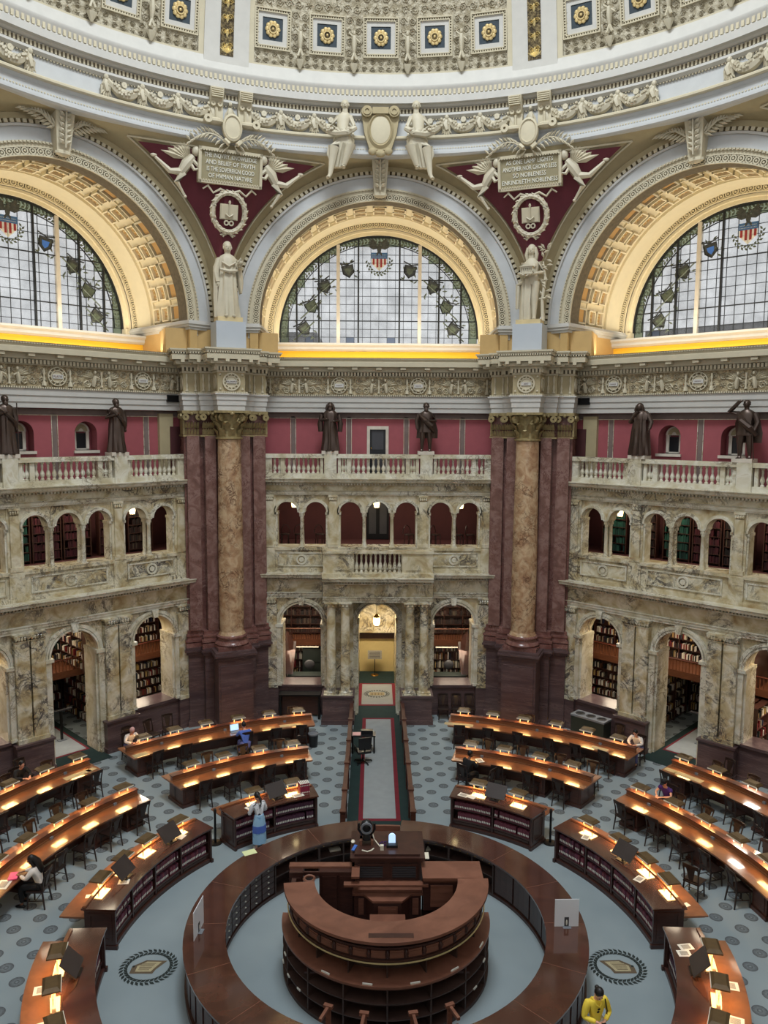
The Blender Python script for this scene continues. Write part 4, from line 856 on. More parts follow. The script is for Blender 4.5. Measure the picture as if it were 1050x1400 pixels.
# the dome
RS, ZD = 15.0, 22.8
def dm(az, e, h=0): r = RS-h; return (r*cos(e)*sin(az), r*cos(e)*cos(az), ZD+r*sin(e))
E0, E1, E2 = rad(8.6), rad(21.6), rad(78)
m = MB(); m.grid(lambda a, c: dm(A0+(A1-A0)*a, rad(6)+(E2-rad(6))*c, -.35), 80, 30); dome = obj('ceiling', m, 'beige_plaster', kind='structure')
ringobj('moulding', [(14.5,24.5),(14.48,24.66),(14.56,24.74),(14.66,24.8),(14.70,25.3),(14.74,25.37),(15.6,25.37),(15.6,24.5)], 'white_plaster', dome)
ringobj('ledge', [(14.0,24.54),(14.6,24.58),(15.8,24.58),(15.8,24.4),(14.0,24.4)], 'white_plaster', dome)
rnd = random.Random(11)
HP = 18.9
for j in (-2, -1, 0, 1, 2):
    c = rad(45*j); h = rad(HP)
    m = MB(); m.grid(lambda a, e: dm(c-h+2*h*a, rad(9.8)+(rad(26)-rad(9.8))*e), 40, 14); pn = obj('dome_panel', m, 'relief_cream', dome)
    m = MB()
    for a0, a1, e0, e1 in ((c-h-.012, c-h+.006, rad(9.6), rad(26)), (c+h-.006, c+h+.012, rad(9.6), rad(26)), (c-h, c+h, rad(9.5), rad(9.9))):
        m.grid(lambda a, e: dm(a0+(a1-a0)*a, e0+(e1-e0)*e, .08), 2 if a1-a0 < .1 else 40, 10 if e1-e0 > .1 else 1)
    obj('panel_border', m, 'cream_plaster', pn)
    # relief ornament between the coffers
    m = MB(); R0 = 14.5; CE = rad(14.35); PIT = rad(7.95)
    fn = lambda u, v, hh: dm(c+u/R0, v/15.0, .01+hh)
    V = lambda e: rad(e)*15.0
    scrolls(m, fn, -h*R0+.08, h*R0-.08, V(9.95), V(11.75), .30, rnd); scrolls(m, fn, -h*R0+.08, h*R0-.08, V(17.1), V(25.5), .36, rnd)
    for q in range(6):
        u0 = (-2.5+q)*PIT*R0; w2 = .34 if 0 < q < 5 else .18; u0 += .36 if q == 0 else -.36 if q == 5 else 0
        scrolls(m, fn, u0-w2, u0+w2, V(11.8), V(17.05), .32, rnd)
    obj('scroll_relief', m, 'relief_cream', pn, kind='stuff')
    for q in range(-2, 3):                          # urns under the coffers
        pass
    for q in range(4):
        u0 = (-1.5+q)*PIT*R0
        if abs(j) > 1: continue
        B = Matrix.Rotation(-c-u0/R0, 4, 'Z'); m = MB(B @ Matrix.Translation((0, 14.48, 26.0)) @ Matrix.Rotation(.22, 4, 'X'))
        m.tube([(0,0,-.1),(0,-.06,.25),(0,-.03,.5)], [.05,.1,.08], 6); m.ell(0, -.06, .6, .06, .06, .08, 6, 4); m.tube([(0,-.04,.45),(-.2,-.05,.6)], .035, 5); m.tube([(0,-.04,.45),(.2,-.05,.3)], .035, 5); m.tube([(0,-.02,-.05),(-.08,-.06,-.3)], .05, 5); m.tube([(0,-.02,-.05),(.1,-.06,-.28)], .05, 5)
        m.lathe([(.04,-.72),(.16,-.5),(.18,-.42),(.06,-.4)], 0, -.03, 0, 8); obj('figure', m, 'statue_marble', pn)
    # five coffers with gilt rosettes
    for q in range(-2, 3):
        az = c+q*PIT
        T = Matrix.Rotation(-az, 4, 'Z') @ Matrix.Translation((0, RS*cos(CE), ZD+RS*sin(CE))) @ Matrix.Rotation(CE, 4, 'X')
        cf = link('coffer', None, dome); cf.matrix_local = T
        bpy.data.objects.remove(cf)
        m = MB(T); S2 = .66
        def fr(a, c2, y0, y1): 
            for x0, x1, z0, z1 in ((-a,a,c2,a),(-a,a,-a,-c2),(-a,-c2,-c2,c2),(c2,a,-c2,c2)): m.box(x0, x1, y0, y1, z0, z1)
        fr(.66, .62, -.12, .05); fr(.56, .53, -.10, .05)
        cfo = obj('coffer', m, 'cream_plaster', pn, smooth=False)
        m = MB(T)
        for i in range(14):
            x = -.585+i*.09
            for a in (-.59, .59): m.box(x-.025, x+.025, -.09, .03, a-.025, a+.025); m.box(a-.025, a+.025, -.09, .03, x-.025, x+.025)
        m.k = 0; obj('egg_moulding', m, 'cream_plaster', cfo, smooth=False)
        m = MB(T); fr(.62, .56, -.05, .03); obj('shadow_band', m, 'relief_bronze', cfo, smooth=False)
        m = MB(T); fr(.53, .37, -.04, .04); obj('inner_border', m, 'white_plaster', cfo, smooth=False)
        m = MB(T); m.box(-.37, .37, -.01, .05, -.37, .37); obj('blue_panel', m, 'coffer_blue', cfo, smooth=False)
        m = MB(T)
        for i in range(10):
            a = 2*pi*i/10; x, z = .2*cos(a), .2*sin(a); m.ell(x, -.05, z, .085, .05, .085, 6, 4)
        m.ring(0, 0, .11, .15, -.12, -.02, 0, 2*pi, 14); m.ell(0, -.1, 0, .05, .05, .05, 8, 5); obj('rosette', m, 'gold', cfo)
        m = MB(T); m.ring(0, 0, .05, .11, -.09, -.02, 0, 2*pi, 12); obj('rosette_heart', m, 'relief_bronze', cfo)
for s in (-5, -3, -1, 1, 3, 5):                     # ribs
    c = s*pi/8; hh = rad(3.2)
    m = MB(); m.grid(lambda a, e: dm(c-hh+2*hh*a, rad(9)+(rad(40)-rad(9))*e, .13), 4, 18); rb = obj('dome_rib', m, 'white_plaster', dome)
    m = MB()
    for t in (-1, 1): m.grid(lambda a, e: dm(c+t*hh, rad(9)+(rad(40)-rad(9))*e, .13*a), 1, 12)
    obj('rib_side', m, 'white_plaster', rb)
    h2 = rad(.95)
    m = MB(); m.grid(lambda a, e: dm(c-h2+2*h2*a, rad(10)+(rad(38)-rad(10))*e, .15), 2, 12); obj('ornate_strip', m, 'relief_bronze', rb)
    m = MB(); fn = lambda u, v, q: dm(c+u/14.4, v/15, .155+q)
    for i in range(9):
        v = rad(11.3)*15+i*.46
        for t in (-1, 1): spiral(m, fn, t*.1, v, .1, t, .05, 1.4, .022)
        leaf(m, fn, 0, v-.2, pi/2, .3, .07, .05)
    for q in range(7): leaf(m, fn, 0, rad(10.3)*15, pi/2+(q-3)*.32, .32, .04, .05)
    obj('scroll_relief', m, 'gilt_pale', rb, kind='stuff')

# ================================================================ ROOMS BEHIND THE ARCADES
def shelf_unit(mb_frame, mb_books, L, H, rows, depth, rnd, M, fill=.93, z0=.12, hb=.26):
    """open bookcase along local x, front at y=0; books stand on every shelf"""
    mb_frame.M = M; mb_frame.box(0, L, depth-.03, depth, 0, H)
    st = (H-z0)/rows
    for i in range(rows+1): mb_frame.box(0, L, 0, depth, z0+i*st-.025, z0+i*st)
    k = max(1, round(L/1.0))
    for i in range(k+1): x = L*i/k; mb_frame.box(x-.02, x+.02, -.005, depth, 0, H)
    mb_books.M = M
    for i in range(rows):
        x = .04; zz = z0+i*st
        while x < L-.08:
            w = rnd.uniform(.025, .06); h = min(st-.05, rnd.uniform(.7, 1)*hb)
            if rnd.random() < fill:
                mb_books.cv = rnd.random(); n = len(mb_books.v); y0 = rnd.uniform(.01, .05)
                mb_books.add([(x,y0,zz),(x+w*.93,y0,zz),(x+w*.93,y0+.16,zz+h),(x,y0+.16,zz+h),(x,y0,zz+h),(x+w*.93,y0,zz+h),(x+w*.93,y0+.16,zz),(x,y0+.16,zz)], [(0,1,5,4),(4,5,2,3),(1,6,2,5),(7,0,4,3)])
            else: x += w*2
            x += w
def bookcase(name, parent, M, L, H, rows, mat='book_mix', frame='dark_wood', fill=.93, hb=.26, seed=0):
    a, c = MB(), MB(); c.cv = 0; shelf_unit(a, c, L, H, rows, .3, random.Random(seed), M, fill, .12, hb)
    f = obj(name, a, frame, parent, smooth=False); obj('books', c, mat, f, smooth=False, kind='stuff'); return f
def T(x, y, z, r=0): return Matrix.Translation((x, y, z)) @ Matrix.Rotation(r, 4, 'Z')
for b in BAYS:
    w = walls[b]
    m = MB(); m.box(-6.3, 6.3, 16.2, 22.6, 4.95, 5.05)
    m.box(-6.3, -6.2, 16.2, 22.6, 0, 5); m.box(6.2, 6.3, 16.2, 22.6, 0, 5)
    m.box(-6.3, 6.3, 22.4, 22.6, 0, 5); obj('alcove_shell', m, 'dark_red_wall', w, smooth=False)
    al = empty('alcove_bookcase_%s' % BN[b]); bpy.data.objects.remove(al)
    def bc(x, y, z, r, L, H, rows, lab, **kw):
        o = bookcase('bookcase', None, Matrix(), L, H, rows, **kw); o.matrix_local = bayM(b) @ T(x, y, z, r); props(o, lab, 'bookcase'); return o
    side = {-1: 'left', 0: 'far', 1: 'right'}[b]
    if b:
        # lit stacks at both sides of the middle passage, mezzanine shelves above
        sgn = -b
        for q, u in ((0, -2.0), (1, 2.0)):
            lab = 'book stack on the %s side of the %s wall passage' % (('camera', 'pier')[(q == 0) == (b == 1)], side)
            bc(u+.3, 16.9, 0, pi/2, 3.4, 2.1, 5, 'passage facing '+lab, seed=b*7+q, fill=.8)
            bc(u-.3, 20.3, 0, -pi/2, 3.4, 2.1, 5, 'outward facing '+lab, seed=b*9+q)
        bc(-1.7, 20.6, 0, 0, 3.4, 2.1, 5, 'white lit bookcase closing the passage of the %s wall' % side, seed=b+3, hb=.3)
        bc(-5.9, 19.6, 0, 0, 3.4, 2.1, 5, 'ground floor bookcase deep in the %s end alcove of the %s wall' % (('near', 'far') if b < 0 else ('far', 'near'))[0] if False else 'ground floor bookcase in the %s end alcove of the %s wall' % ('outer' if b < 0 else 'inner', side), seed=b+13)
        bc(2.5, 19.6, 0, 0, 3.4, 2.1, 5, 'ground floor bookcase in the %s end alcove of the %s wall' % ('inner' if b < 0 else 'outer', side), seed=b+23)
        bc(-5.9, 19.9, 2.32, 0, 11.8, 2.6, 6, 'long upper bookcase above the mezzanine rail, %s wall' % side, seed=b+33)
        bc(1.4, 19.8, 2.32, -pi/2, 2.0, 2.6, 6, 'short end bookcase on the mezzanine of the %s wall' % side, seed=b+43)
        m = MB(); m.box(-5.9, 5.9, 18.1, 20.2, 2.2, 2.32); dk = obj('mezzanine', m, 'orange_wood', w, smooth=False)
        m = MB(); m.box(-5.9, 5.9, 18.06, 18.12, 2.2, 2.48); k = 90
        for i in range(k): x = -5.9+11.8*i/(k-1); m.box(x-.014, x+.014, 18.08, 18.11, 2.48, 2.9)
        obj('railing', m, 'orange_wood', dk, smooth=False)
        m = MB(); m.tube([(-5.9,18.08,2.93),(5.9,18.08,2.93)], .03, 6); obj('handrail', m, 'rust_wood', dk)
        for u in (-3.5, 3.5):
            m = MB(); m.box(u-.16, u+.16, 18.9, 19.2, 0, 4.95); obj('pier_post', m, 'rust_wood', w, smooth=False)
        # passage carpet and standing sign post
        m = MB(); flat(m, -.95, .95, 14.6, 21.3, .012); o = obj('green_carpet', m, 'green_carpet', None, smooth=False); o.matrix_local = bayM(b); props(o, 'dark green carpet running through the passage of the %s wall' % side, 'carpet')
        m = MB(); flat(m, -.70, .70, 15.9, 19.0, .016); obj('red_border', m, 'red_carpet', o, smooth=False); m = MB(); flat(m, -.62, .62, 16.0, 18.9, .02); obj('grey_panel', m, 'grey_carpet', o, smooth=False)
        st = empty('post_stand'); st.matrix_local = bayM(b) @ Matrix.Translation((.3 if b < 0 else .1, 17.4, .02)); props(st, 'black post stand on the grey carpet in the passage of the %s wall' % side, 'stand')
        m = MB(); m.box(-.16, .16, -.11, .11, 0, .03); obj('foot', m, 'grey_plastic', st, smooth=False); m = MB(); m.box(-.04, .04, -.04, .04, .03, 1.15); obj('post', m, 'black_metal', st, smooth=False); m = MB(); m.box(-.42, .42, -.06, .06, 1.15, 1.2); obj('top_board', m, 'dark_grey', st, smooth=False)
        for u, z in ((-3.6, 2.1), (3.6, 2.1), (.9, 2.12), (-.9, 2.12)):
            m = MB(); m.box(u-.6, u+.6, 18.4, 18.48, z, z+.04); obj('shelf_lamp', m, 'shelf_lamp', w, smooth=False)
        for u in (-3.3, 3.3, 0):
            m = MB(); m.box(u-.5, u+.5, 18.6, 18.7, 4.85, 4.9); obj('ceiling_lamp', m, 'warm_bulb', w, smooth=False)
    else:
        for u, nm in ((-3.15, 'left'), (3.15, 'right')):
            m = MB(); x0, x1 = u-1.75, u+1.75
            m.box(-1.15 if u < 0 else 1.0, -1.0 if u < 0 else 1.15, 16.3, 21.2, 0, 3.7)
            m.extr([(18.1,2.2),(18.02,2.2),(18.02,2.5),(18.1,2.5)], x0, x1); m.box(x0, x1, 18.1, 20, 2.2, 2.3); dk = obj('mezzanine', m, 'orange_wood', w, smooth=False)
            m = MB()
            for i in range(34): x = x0+(x1-x0)*i/33; m.box(x-.012, x+.012, 18.03, 18.06, 2.5, 2.95)
            s = -1 if u < 0 else 1
            m.add([(u+s*.55,17.0,1.2),(u+s*.62,17.0,1.2),(u+s*.62,18.1,2.5),(u+s*.5,18.1,2.5),(u+s*.95,17.0,1.2),(u+s*.95,18.1,3.0)], [(0,1,2,3),(1,4,5,2)]); obj('railing', m, 'dark_wood', dk, smooth=False)
            m = MB(); m.tube([(x0,18.04,2.98),(x1,18.04,2.98)], .03, 6); obj('handrail', m, 'warm_bulb' if False else 'orange_wood', dk)
            bc(x0, 19.5, 2.3, 0, 3.5, 2.6, 6, 'upper bookcase behind the mezzanine rail in the %s arch of the far wall' % nm, seed=4+s, mat='book_dark')
            bc(x0, 18.9, 0, 0, 3.5, 2.1, 5, 'lower bookcase of bright magazines behind the %s arch of the far wall' % nm, seed=14+s, hb=.33)
            m = MB(); m.box(u-.5, u+.5, 18.0, 18.06, 2.12, 2.16); obj('shelf_lamp', m, 'shelf_lamp', w, smooth=False)
            m = MB(); m.box(u-.5, u+.5, 18.3, 18.4, 4.85, 4.9); obj('ceiling_lamp', m, 'warm_bulb', w, smooth=False)
            d = empty('staff_desk'); d.matrix_local = Matrix.Translation((u, 17.3, 0)); props(d, 'dark staff desk inside the %s arch of the far wall' % nm, 'desk')
            m = MB(); m.box(-.8, .8, -.3, .3, 1.08, 1.13); obj('desk_top', m, 'dark_green_metal', d, smooth=False); m = MB(); m.box(-.75, .75, -.25, -.2, 0, 1.08); m.box(-.78, -.72, -.25, .28, 0, 1.08); m.box(.72, .78, -.25, .28, 0, 1.08); obj('desk_body', m, 'dark_wood', d, smooth=False)
            ch = empty('task_chair'); ch.matrix_local = Matrix.Translation((u+.1, 17.95, 0)); props(ch, 'round backed grey office chair behind the desk in the %s arch of the far wall' % nm, 'chair')
            m = MB(); m.ell(0, .0, 1.35, .24, .06, .22, 12, 8); obj('backrest', m, 'dark_grey', ch); m = MB(); m.ell(0, -.1, .95, .25, .25, .05, 12, 5); obj('seat', m, 'dark_grey', ch); m = MB(); m.lathe([(.25,0),(.05,.08),(.03,.9)], 0, -.08, 0, 8); obj('column', m, 'black_plastic', ch)
        cab = empty('metal_cabinet'); cab.matrix_local = Matrix.Translation((-2.95, 18.6, 1.0)); props(cab, 'dark green metal cabinet behind the left arch of the far wall', 'cabinet')
        m = MB(); m.box(-.45, .45, -.2, .2, -1, .95); obj('body', m, 'dark_green_metal', cab, smooth=False)
        for q in (0, 1): m = MB(); m.box(-.43, .43, -.24, -.2, -.3+q*.62, .28+q*.62); obj('door', m, 'dark_green_metal', cab, smooth=False)
        # passage behind the portico: vaulted ceiling, cream wall, sign
        m = MB(); m.box(-1.0, 1.0, 21.2, 21.3, 0, 1.72); pw = obj('passage_wall', m, 'doorway_wall', w, smooth=False)
        m = MB(); m.box(-1.0, 1.0, 21.0, 21.2, 1.72, 2.12); obj('lintel', m, 'dark_wood', w, smooth=False)
        m = MB(); m.box(-1.0, 1.0, 20.6, 20.7, 2.12, 5.0); obj('passage_upper_wall', m, 'siena_marble', w, smooth=False)
        m = MB()
        for s in (-1, 1): x0, x1 = sorted((s*.84, s*1.0)); m.box(x0, x1, 16.3, 21.2, 0, 3.9)
        m.ring(0, 3.9, .84, 1.0, 16.3, 20.6, 0, pi, 16); obj('passage_side', m, 'siena_dark_vein', w)
        m = MB(); m.tube([(-.5,17.7,4.1),(-.3,17.7,4.25),(-.12,17.7,4.4),(0,17.7,4.5),(.12,17.7,4.4),(.3,17.7,4.25),(.5,17.7,4.1)], .025, 5); obj('iron_scroll', m, 'black_metal', w)
        sg = empty('notice_stand'); sg.matrix_local = Matrix.Translation((-.1, 20.6, .013)); props(sg, 'white notice on a thin stand in front of the cream wall of the far doorway', 'sign')
        m = MB(); m.lathe([(.2,0),(.18,.03),(.02,.04)], seg=12); obj('base', m, 'brass', sg); m = MB(); m.tube([(0,0,.03),(0,0,.8)], .02, 6); obj('pole', m, 'black_metal', sg); m = MB(); m.box(-.34, .34, -.02, .02, .8, 1.22); p = obj('notice', m, 'page_print', sg, smooth=False)
        m = MB()
        for i in range(5): m.box(-.26, .26, -.03, -.02, .86+.065*i, .885+.065*i)
        obj('text_lines', m, 'dark_grey', p, smooth=False)
    # added fill lights to brighten the alcoves, passage and corridor
    M3 = bayM(b)
    for u, n, z, e, sz in ((-3.2, 17.3, 4.9, 110, 1.6), (3.2, 17.3, 4.9, 110, 1.6), (0, 18.8, 4.9 if b else 3.7, 60 if b else 110, 1.2), (-3, 16.9, 9.4, 32, 3), (3, 16.9, 9.4, 32, 3), (0, 16.9, 9.4, 32, 3), (-3.4, 17.6, 2.1, 40 if b else 14, 1.2), (3.4, 17.6, 2.1, 40 if b else 14, 1.2)):
        l = area('interior_fill_light', (0,0,0), (0,0,0), sz, .5, e, (1, .84, .62)); l.matrix_world = M3 @ Matrix.Translation((u, n, z))
    # --- level 2 corridor
    m = MB(); m.box(-6.3, 6.3, 18.6, 18.8, 6.9, 9.95); m.box(-6.3, 6.3, 15.9, 18.8, 9.5, 9.9); m.box(-6.3, 6.3, 16.1, 18.8, 6.85, 6.98)
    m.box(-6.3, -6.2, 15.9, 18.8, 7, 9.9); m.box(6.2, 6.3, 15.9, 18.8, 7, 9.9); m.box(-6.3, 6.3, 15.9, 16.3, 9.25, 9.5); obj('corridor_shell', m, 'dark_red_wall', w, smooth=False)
    if b:
        for i, (u, mt, lab) in enumerate(((-3.75,'book_green','green'),(-2.5,'book_dark','black'),(-1.15,'book_green','teal'),(0,'book_maroon','maroon'),(1.15,'book_dark','dark'),(2.55,'book_maroon','wine red'),(3.75,'book_dark','black'))):
            if b < 0: mt = ('book_dark','book_maroon','book_green','book_maroon','book_maroon','book_maroon','book_dark')[i]
            bc(u-.52, 17.3, 6.98, 0, 1.04, 1.75, 5, 'matched bound sets behind the %s upper arch from the %s pier, %s wall' % (('seventh','sixth','fifth','fourth','third','second','first')[i] if b < 0 else ('first','second','third','fourth','fifth','sixth','seventh')[i], 'left' if b < 0 else 'right', side), mat=mt, seed=i+b*20+50, hb=.29, fill=.98)
    else:
        m = MB(); m.box(-.97, .97, 15.8, 15.9, 6.1, 6.98); obj('balcony_recess', m, 'dark_red_wall', w, smooth=False)
        d = empty('corridor_door'); d.matrix_local = Matrix.Translation((0, 18.55, 7)); props(d, 'black panelled door behind the middle upper arch of the far wall', 'door')
        m = MB(); m.box(-.5, .5, -.05, .04, 0, 2.0); obj('leaf', m, 'black_metal', d, smooth=False)
        for q in (-1, 1):
            m = MB(); m.box(q*.24-.16, q*.24+.16, -.07, -.05, .25, 1.75); obj('panel', m, 'dark_grey', d, smooth=False)
        for i, u in enumerate((-4.0, -3.4, -2.5, 1.35, 2.5, 3.5, 4.0)):
            c = empty('bentwood_chair'); c.matrix_local = T(u, 17.0, 6.98, .2*i); props(c, 'dark round backed chair behind the %s' % ('far left upper arch of the far wall', 'second upper arch of the far wall, at its left', 'second upper arch of the far wall', 'upper arch right of the black door', 'sixth upper arch of the far wall', 'last upper arch of the far wall, at its left', 'last upper arch of the far wall')[i], 'chair', 'corridor chairs')
            m = MB(); m.lathe([(.2,.42),(.21,.45),(.2,.47)], seg=12); obj('seat', m, 'chair_wood', c); m = MB(); m.tube([(.2*cos(a), .18, .47+.36*sin(a)) for a in [pi*k/8 for k in range(9)]], .018, 5); obj('backrest', m, 'chair_wood', c)
            for x in (-.15, .15):
                for y in (-.15, .15): m = MB(); m.tube([(x,y,0),(x*.9,y*.9,.44)], .018, 5); obj('leg', m, 'chair_wood', c)
    # door and niches of the gallery
    if b == 0:
        dr = empty('door_1', kind='structure'); dr.matrix_local = Matrix.Translation((-.03, 16.3, 9.95))
        m = MB(); m.box(-.45, -.33, -.05, .2, 0, 2.12); m.box(.33, .45, -.05, .2, 0, 2.12); m.box(-.33, .33, -.05, .2, 1.98, 2.12); obj('door_frame', m, 'white_frame', dr, smooth=False)
        m = MB(); m.box(-.33, .33, .05, .1, 0, 1.98); lf = obj('door_leaf', m, 'black_plastic', dr, smooth=False)
        for z in (.15, 1.15): m = MB(); m.box(-.24, .24, .03, .05, z, z+.8); obj('panel', m, 'dark_grey', lf, smooth=False)
        m = MB(); m.ell(-.27, .0, 1.2, .025, .04, .06, 6, 4); obj('door_handle', m, 'brass', dr)
    else:
        for j, u in enumerate((-1.15, 1.15)):
            wn = empty('window_%d' % (4+j+(2 if b > 0 else 0)), kind='structure'); wn.matrix_local = bayM(b) @ Matrix.Translation((u, 16.72, 11.12)); q = 1 if b < 0 else -1
            m = MB(); 
            archwall(m, -.30, .30, 0, .02, -.02, .1, [])
            m.box(-.30, -.19, -.02, .1, 0, .7); m.box(.19, .30, -.02, .1, 0, .7); m.box(-.30, .30, -.02, .1, 0, .06); m.ring(0, .68, .005, .32, -.02, .1, 0, pi, 18); obj('frame', m, 'white_frame', wn)
            m = MB(); m.ring(0, .70, .1, .24, -.035, .0, 0, pi, 14)
            for k in range(9): a = pi*(k+.5)/9; m.tube([(.08*cos(a),-.03,.72+.08*sin(a)),(.22*cos(a),-.03,.72+.22*sin(a))], .012, 4)
            obj('shell_ornament', m, 'beige_plaster', wn)
            m = MB(); m.box(-.19, .19, .03, .05, .06, .62); obj('glass', m, 'black_plastic', wn, smooth=False)
            m = MB(); m.box(-.48, .48, -.5, .1, -.1, -.0); obj('window_sill', m, 'white_frame', wn, smooth=False)
            m = MB(); m.box(-1, 1, .12, .2, -1, 1.5); obj('backing', m, 'red_wall', wn, smooth=False)
    # tan door surround beside the piers and air grille above
    for s in ((1,) if b < 0 else (-1,) if b > 0 else ()):
        m = MB(); x = s*4.35; m.box(x-.3, x+.3, 16.15, 16.3, 9.95, 12.5); sd = obj('side_door_surround', m, 'beige_plaster', w, smooth=False)
        x0, x1 = sorted((s*4.5, s*5.0)); m = MB(); m.box(x0, x1, 16.1, 16.2, 9.95, 12.0); obj('dark_opening', m, 'dark_red_wall', sd, smooth=False)
        m = MB(); x0, x1 = sorted((s*4.25, s*4.75)); m.box(x0, x1, 15.85, 15.95, 12.95, 13.22); vg = obj('air_grille', m, 'black_metal', w, smooth=False)
# lanterns
def lantern(b, u, n, z, lab, big=1, L=.5):
    e = empty('hanging_lantern'); e.matrix_local = bayM(b) @ Matrix.Translation((u, n, z)) @ Matrix.Scale(big, 4); props(e, lab, 'lantern')
    m = MB(); m.lathe([(.10,-.16),(.13,.0),(.12,.14),(.08,.16)], seg=8); obj('glass_body', m, 'lantern_glow', e, smooth=False)
    m = MB(); m.lathe([(.05,-.2),(.11,-.17),(.11,-.15),(.05,-.15)], seg=8); m.lathe([(.13,.14),(.1,.2),(.03,.26)], seg=8)
    for k in range(8): a = k*pi/4; m.tube([(.105*cos(a),.105*sin(a),-.16),(.135*cos(a),.135*sin(a),0),(.12*cos(a),.12*sin(a),.15)], .008, 4)
    obj('metal_cage', m, 'brass', e); m = MB(); m.tube([(0,0,.25),(0,0,.25+L)], .01, 5); obj('chain', m, 'black_metal', e)
lantern(0, -.03, 18, 3.35, 'glowing lantern hanging inside the central doorway arch of the far wall', 1.25, .5)
lantern(0, -.06, 17.2, 8.72, 'glowing lantern in the middle upper arch above the balcony', 1, .4)
lantern(0, -3.63, 17.2, 8.7, 'glowing lantern in the leftmost upper arch pair of the far wall', .9, .4)
lantern(0, 3.59, 17.2, 8.68, 'glowing lantern in the rightmost upper arch pair of the far wall', .9, .4)
lantern(-1, 3.2, 16.9, 8.72, 'glowing lantern in the upper arcade of the left wall', 1, .4)
lantern(1, -3.3, 16.9, 8.72, 'glowing lantern in the upper arcade of the right wall', 1, .4)
# hanging sign in the right passage
sg = empty('hanging_sign'); sg.matrix_local = bayM(1) @ Matrix.Translation((.72, 16.5, 2.9)); props(sg, 'cream hanging sign with dark capitals MA in the passage arch of the right wall', 'sign')
m = MB(); m.box(-.36, .36, -.015, .015, -.18, .18); obj('board', m, 'white_plaster', sg, smooth=False)
text('MAIN', .17, 'black_metal', Matrix.Translation((.06, -.022, .06)) @ UP, sg); text('C', .17, 'black_metal', Matrix.Translation((-.1, -.022, -.1)) @ UP, sg)
# plain rear walls of the octagon behind and beside the camera, up to the springing of the arches
for b in (-3, -2, 2, 3, 4):
    a = b*pi/4; nn = 15.6 if b != 4 else 18.2
    m = MB(bayM(b)); m.box(-6.6, 6.6, nn, nn+.3, 0, 1.2); o = obj('baseboard_rear', m, 'plinth_marble', smooth=False, kind='structure')
    m = MB(bayM(b)); m.box(-6.6, 6.6, nn, nn+.3, 1.2, 9.8); obj('wall_rear', m, 'siena_marble', o, smooth=False)
    if b != 4: m = MB(bayM(b)); m.box(-6.6, 6.6, nn+.5, nn+.8, 9.8, 12.6); obj('gallery_wall', m, 'red_wall', o, smooth=False); m = MB(bayM(b)); m.box(-6.6, 6.6, nn, nn+.8, 12.6, 14.8); obj('entablature', m, 'cream_plaster', o, smooth=False)

# ================================================================ STATUES
def robe(mb, rings, seg=28, k=9, amp=.09, seed=0):
    rnd = random.Random(seed); ph = [rnd.uniform(0, 6) for _ in range(4)]; p = []; f = []
    for j, (z, rx, ry, cx, cy, am) in enumerate(rings):
        for i in range(seg):
            a = 2*pi*i/seg; w = 1+am*amp*(sin(k*a+ph[0]+z*1.3)+.6*sin((k+4)*a+ph[1]-z*2)+.4*sin(3*a+ph[2]+z))
            p.append((cx+rx*w*cos(a), cy+ry*w*sin(a), z))
    n = len(rings)
    for j in range(n-1):
        for i in range(seg): q = (i+1) % seg; f.append((j*seg+i, j*seg+q, (j+1)*seg+q, (j+1)*seg+i))
    f += [tuple(range(seg-1,-1,-1)), tuple((n-1)*seg+i for i in range(seg))]; mb.add(p, f)
def head(mb, x, y, z, s, hair='short', beard=False, fy=-1):
    mb.ell(x, y, z, .078*s, .095*s, .12*s, 12, 9); mb.tube([(x,y+.02*s,z-.22*s),(x,y,z-.06*s)], [.065*s,.055*s], 8)
    mb.add([(x-.014*s,y+fy*.085*s,z-.025*s),(x+.014*s,y+fy*.085*s,z-.025*s),(x,y+fy*.09*s,z+.035*s),(x,y+fy*.122*s,z-.022*s)], [(0,1,3),(1,2,3),(2,0,3)])
    for q in (-1, 1): mb.ell(x+q*.03*s, y+fy*.083*s, z+.02*s, .016*s, .012*s, .01*s, 6, 4); mb.ell(x+q*.08*s, y, z, .015*s, .025*s, .035*s, 6, 4)
    mb.ell(x, y+fy*.085*s, z-.055*s, .028*s, .015*s, .01*s, 6, 4)
    if hair: mb.ell(x, y-fy*.02*s, z+.035*s, .09*s, .1*s, .105*s, 10, 7)
    if hair == 'long':
        for q in (-1, 1): mb.tube([(x+q*.07*s,y,z+.06*s),(x+q*.1*s,y,z-.08*s),(x+q*.09*s,y-fy*.03*s,z-.2*s)], [.035*s,.045*s,.03*s], 6)
    if beard: mb.ell(x, y+fy*.06*s, z-.11*s, .055*s, .045*s, .1*s, 8, 6)
def hand(mb, x, y, z, d, s=1):
    d = Vector(d).normalized(); u = Vector((0,0,1)) if abs(d.z) < .8 else Vector((1,0,0)); a = d.cross(u).normalized(); c = Vector((x,y,z)); mb.ell(*(c+d*.035*s), .035*s, .03*s, .04*s, 7, 5)
    for i, L in enumerate((.055,.065,.06,.05)): q = c+d*.06*s+a*(i-1.5)*.017*s; mb.tube([tuple(q), tuple(q+d*L*.6*s), tuple(q+d*L*s-u*.02*s)], .0085*s, 5)
    q = c+d*.02*s-a*.035*s; mb.tube([tuple(q), tuple(q+(d-a*.8)*.05*s)], .01*s, 5)
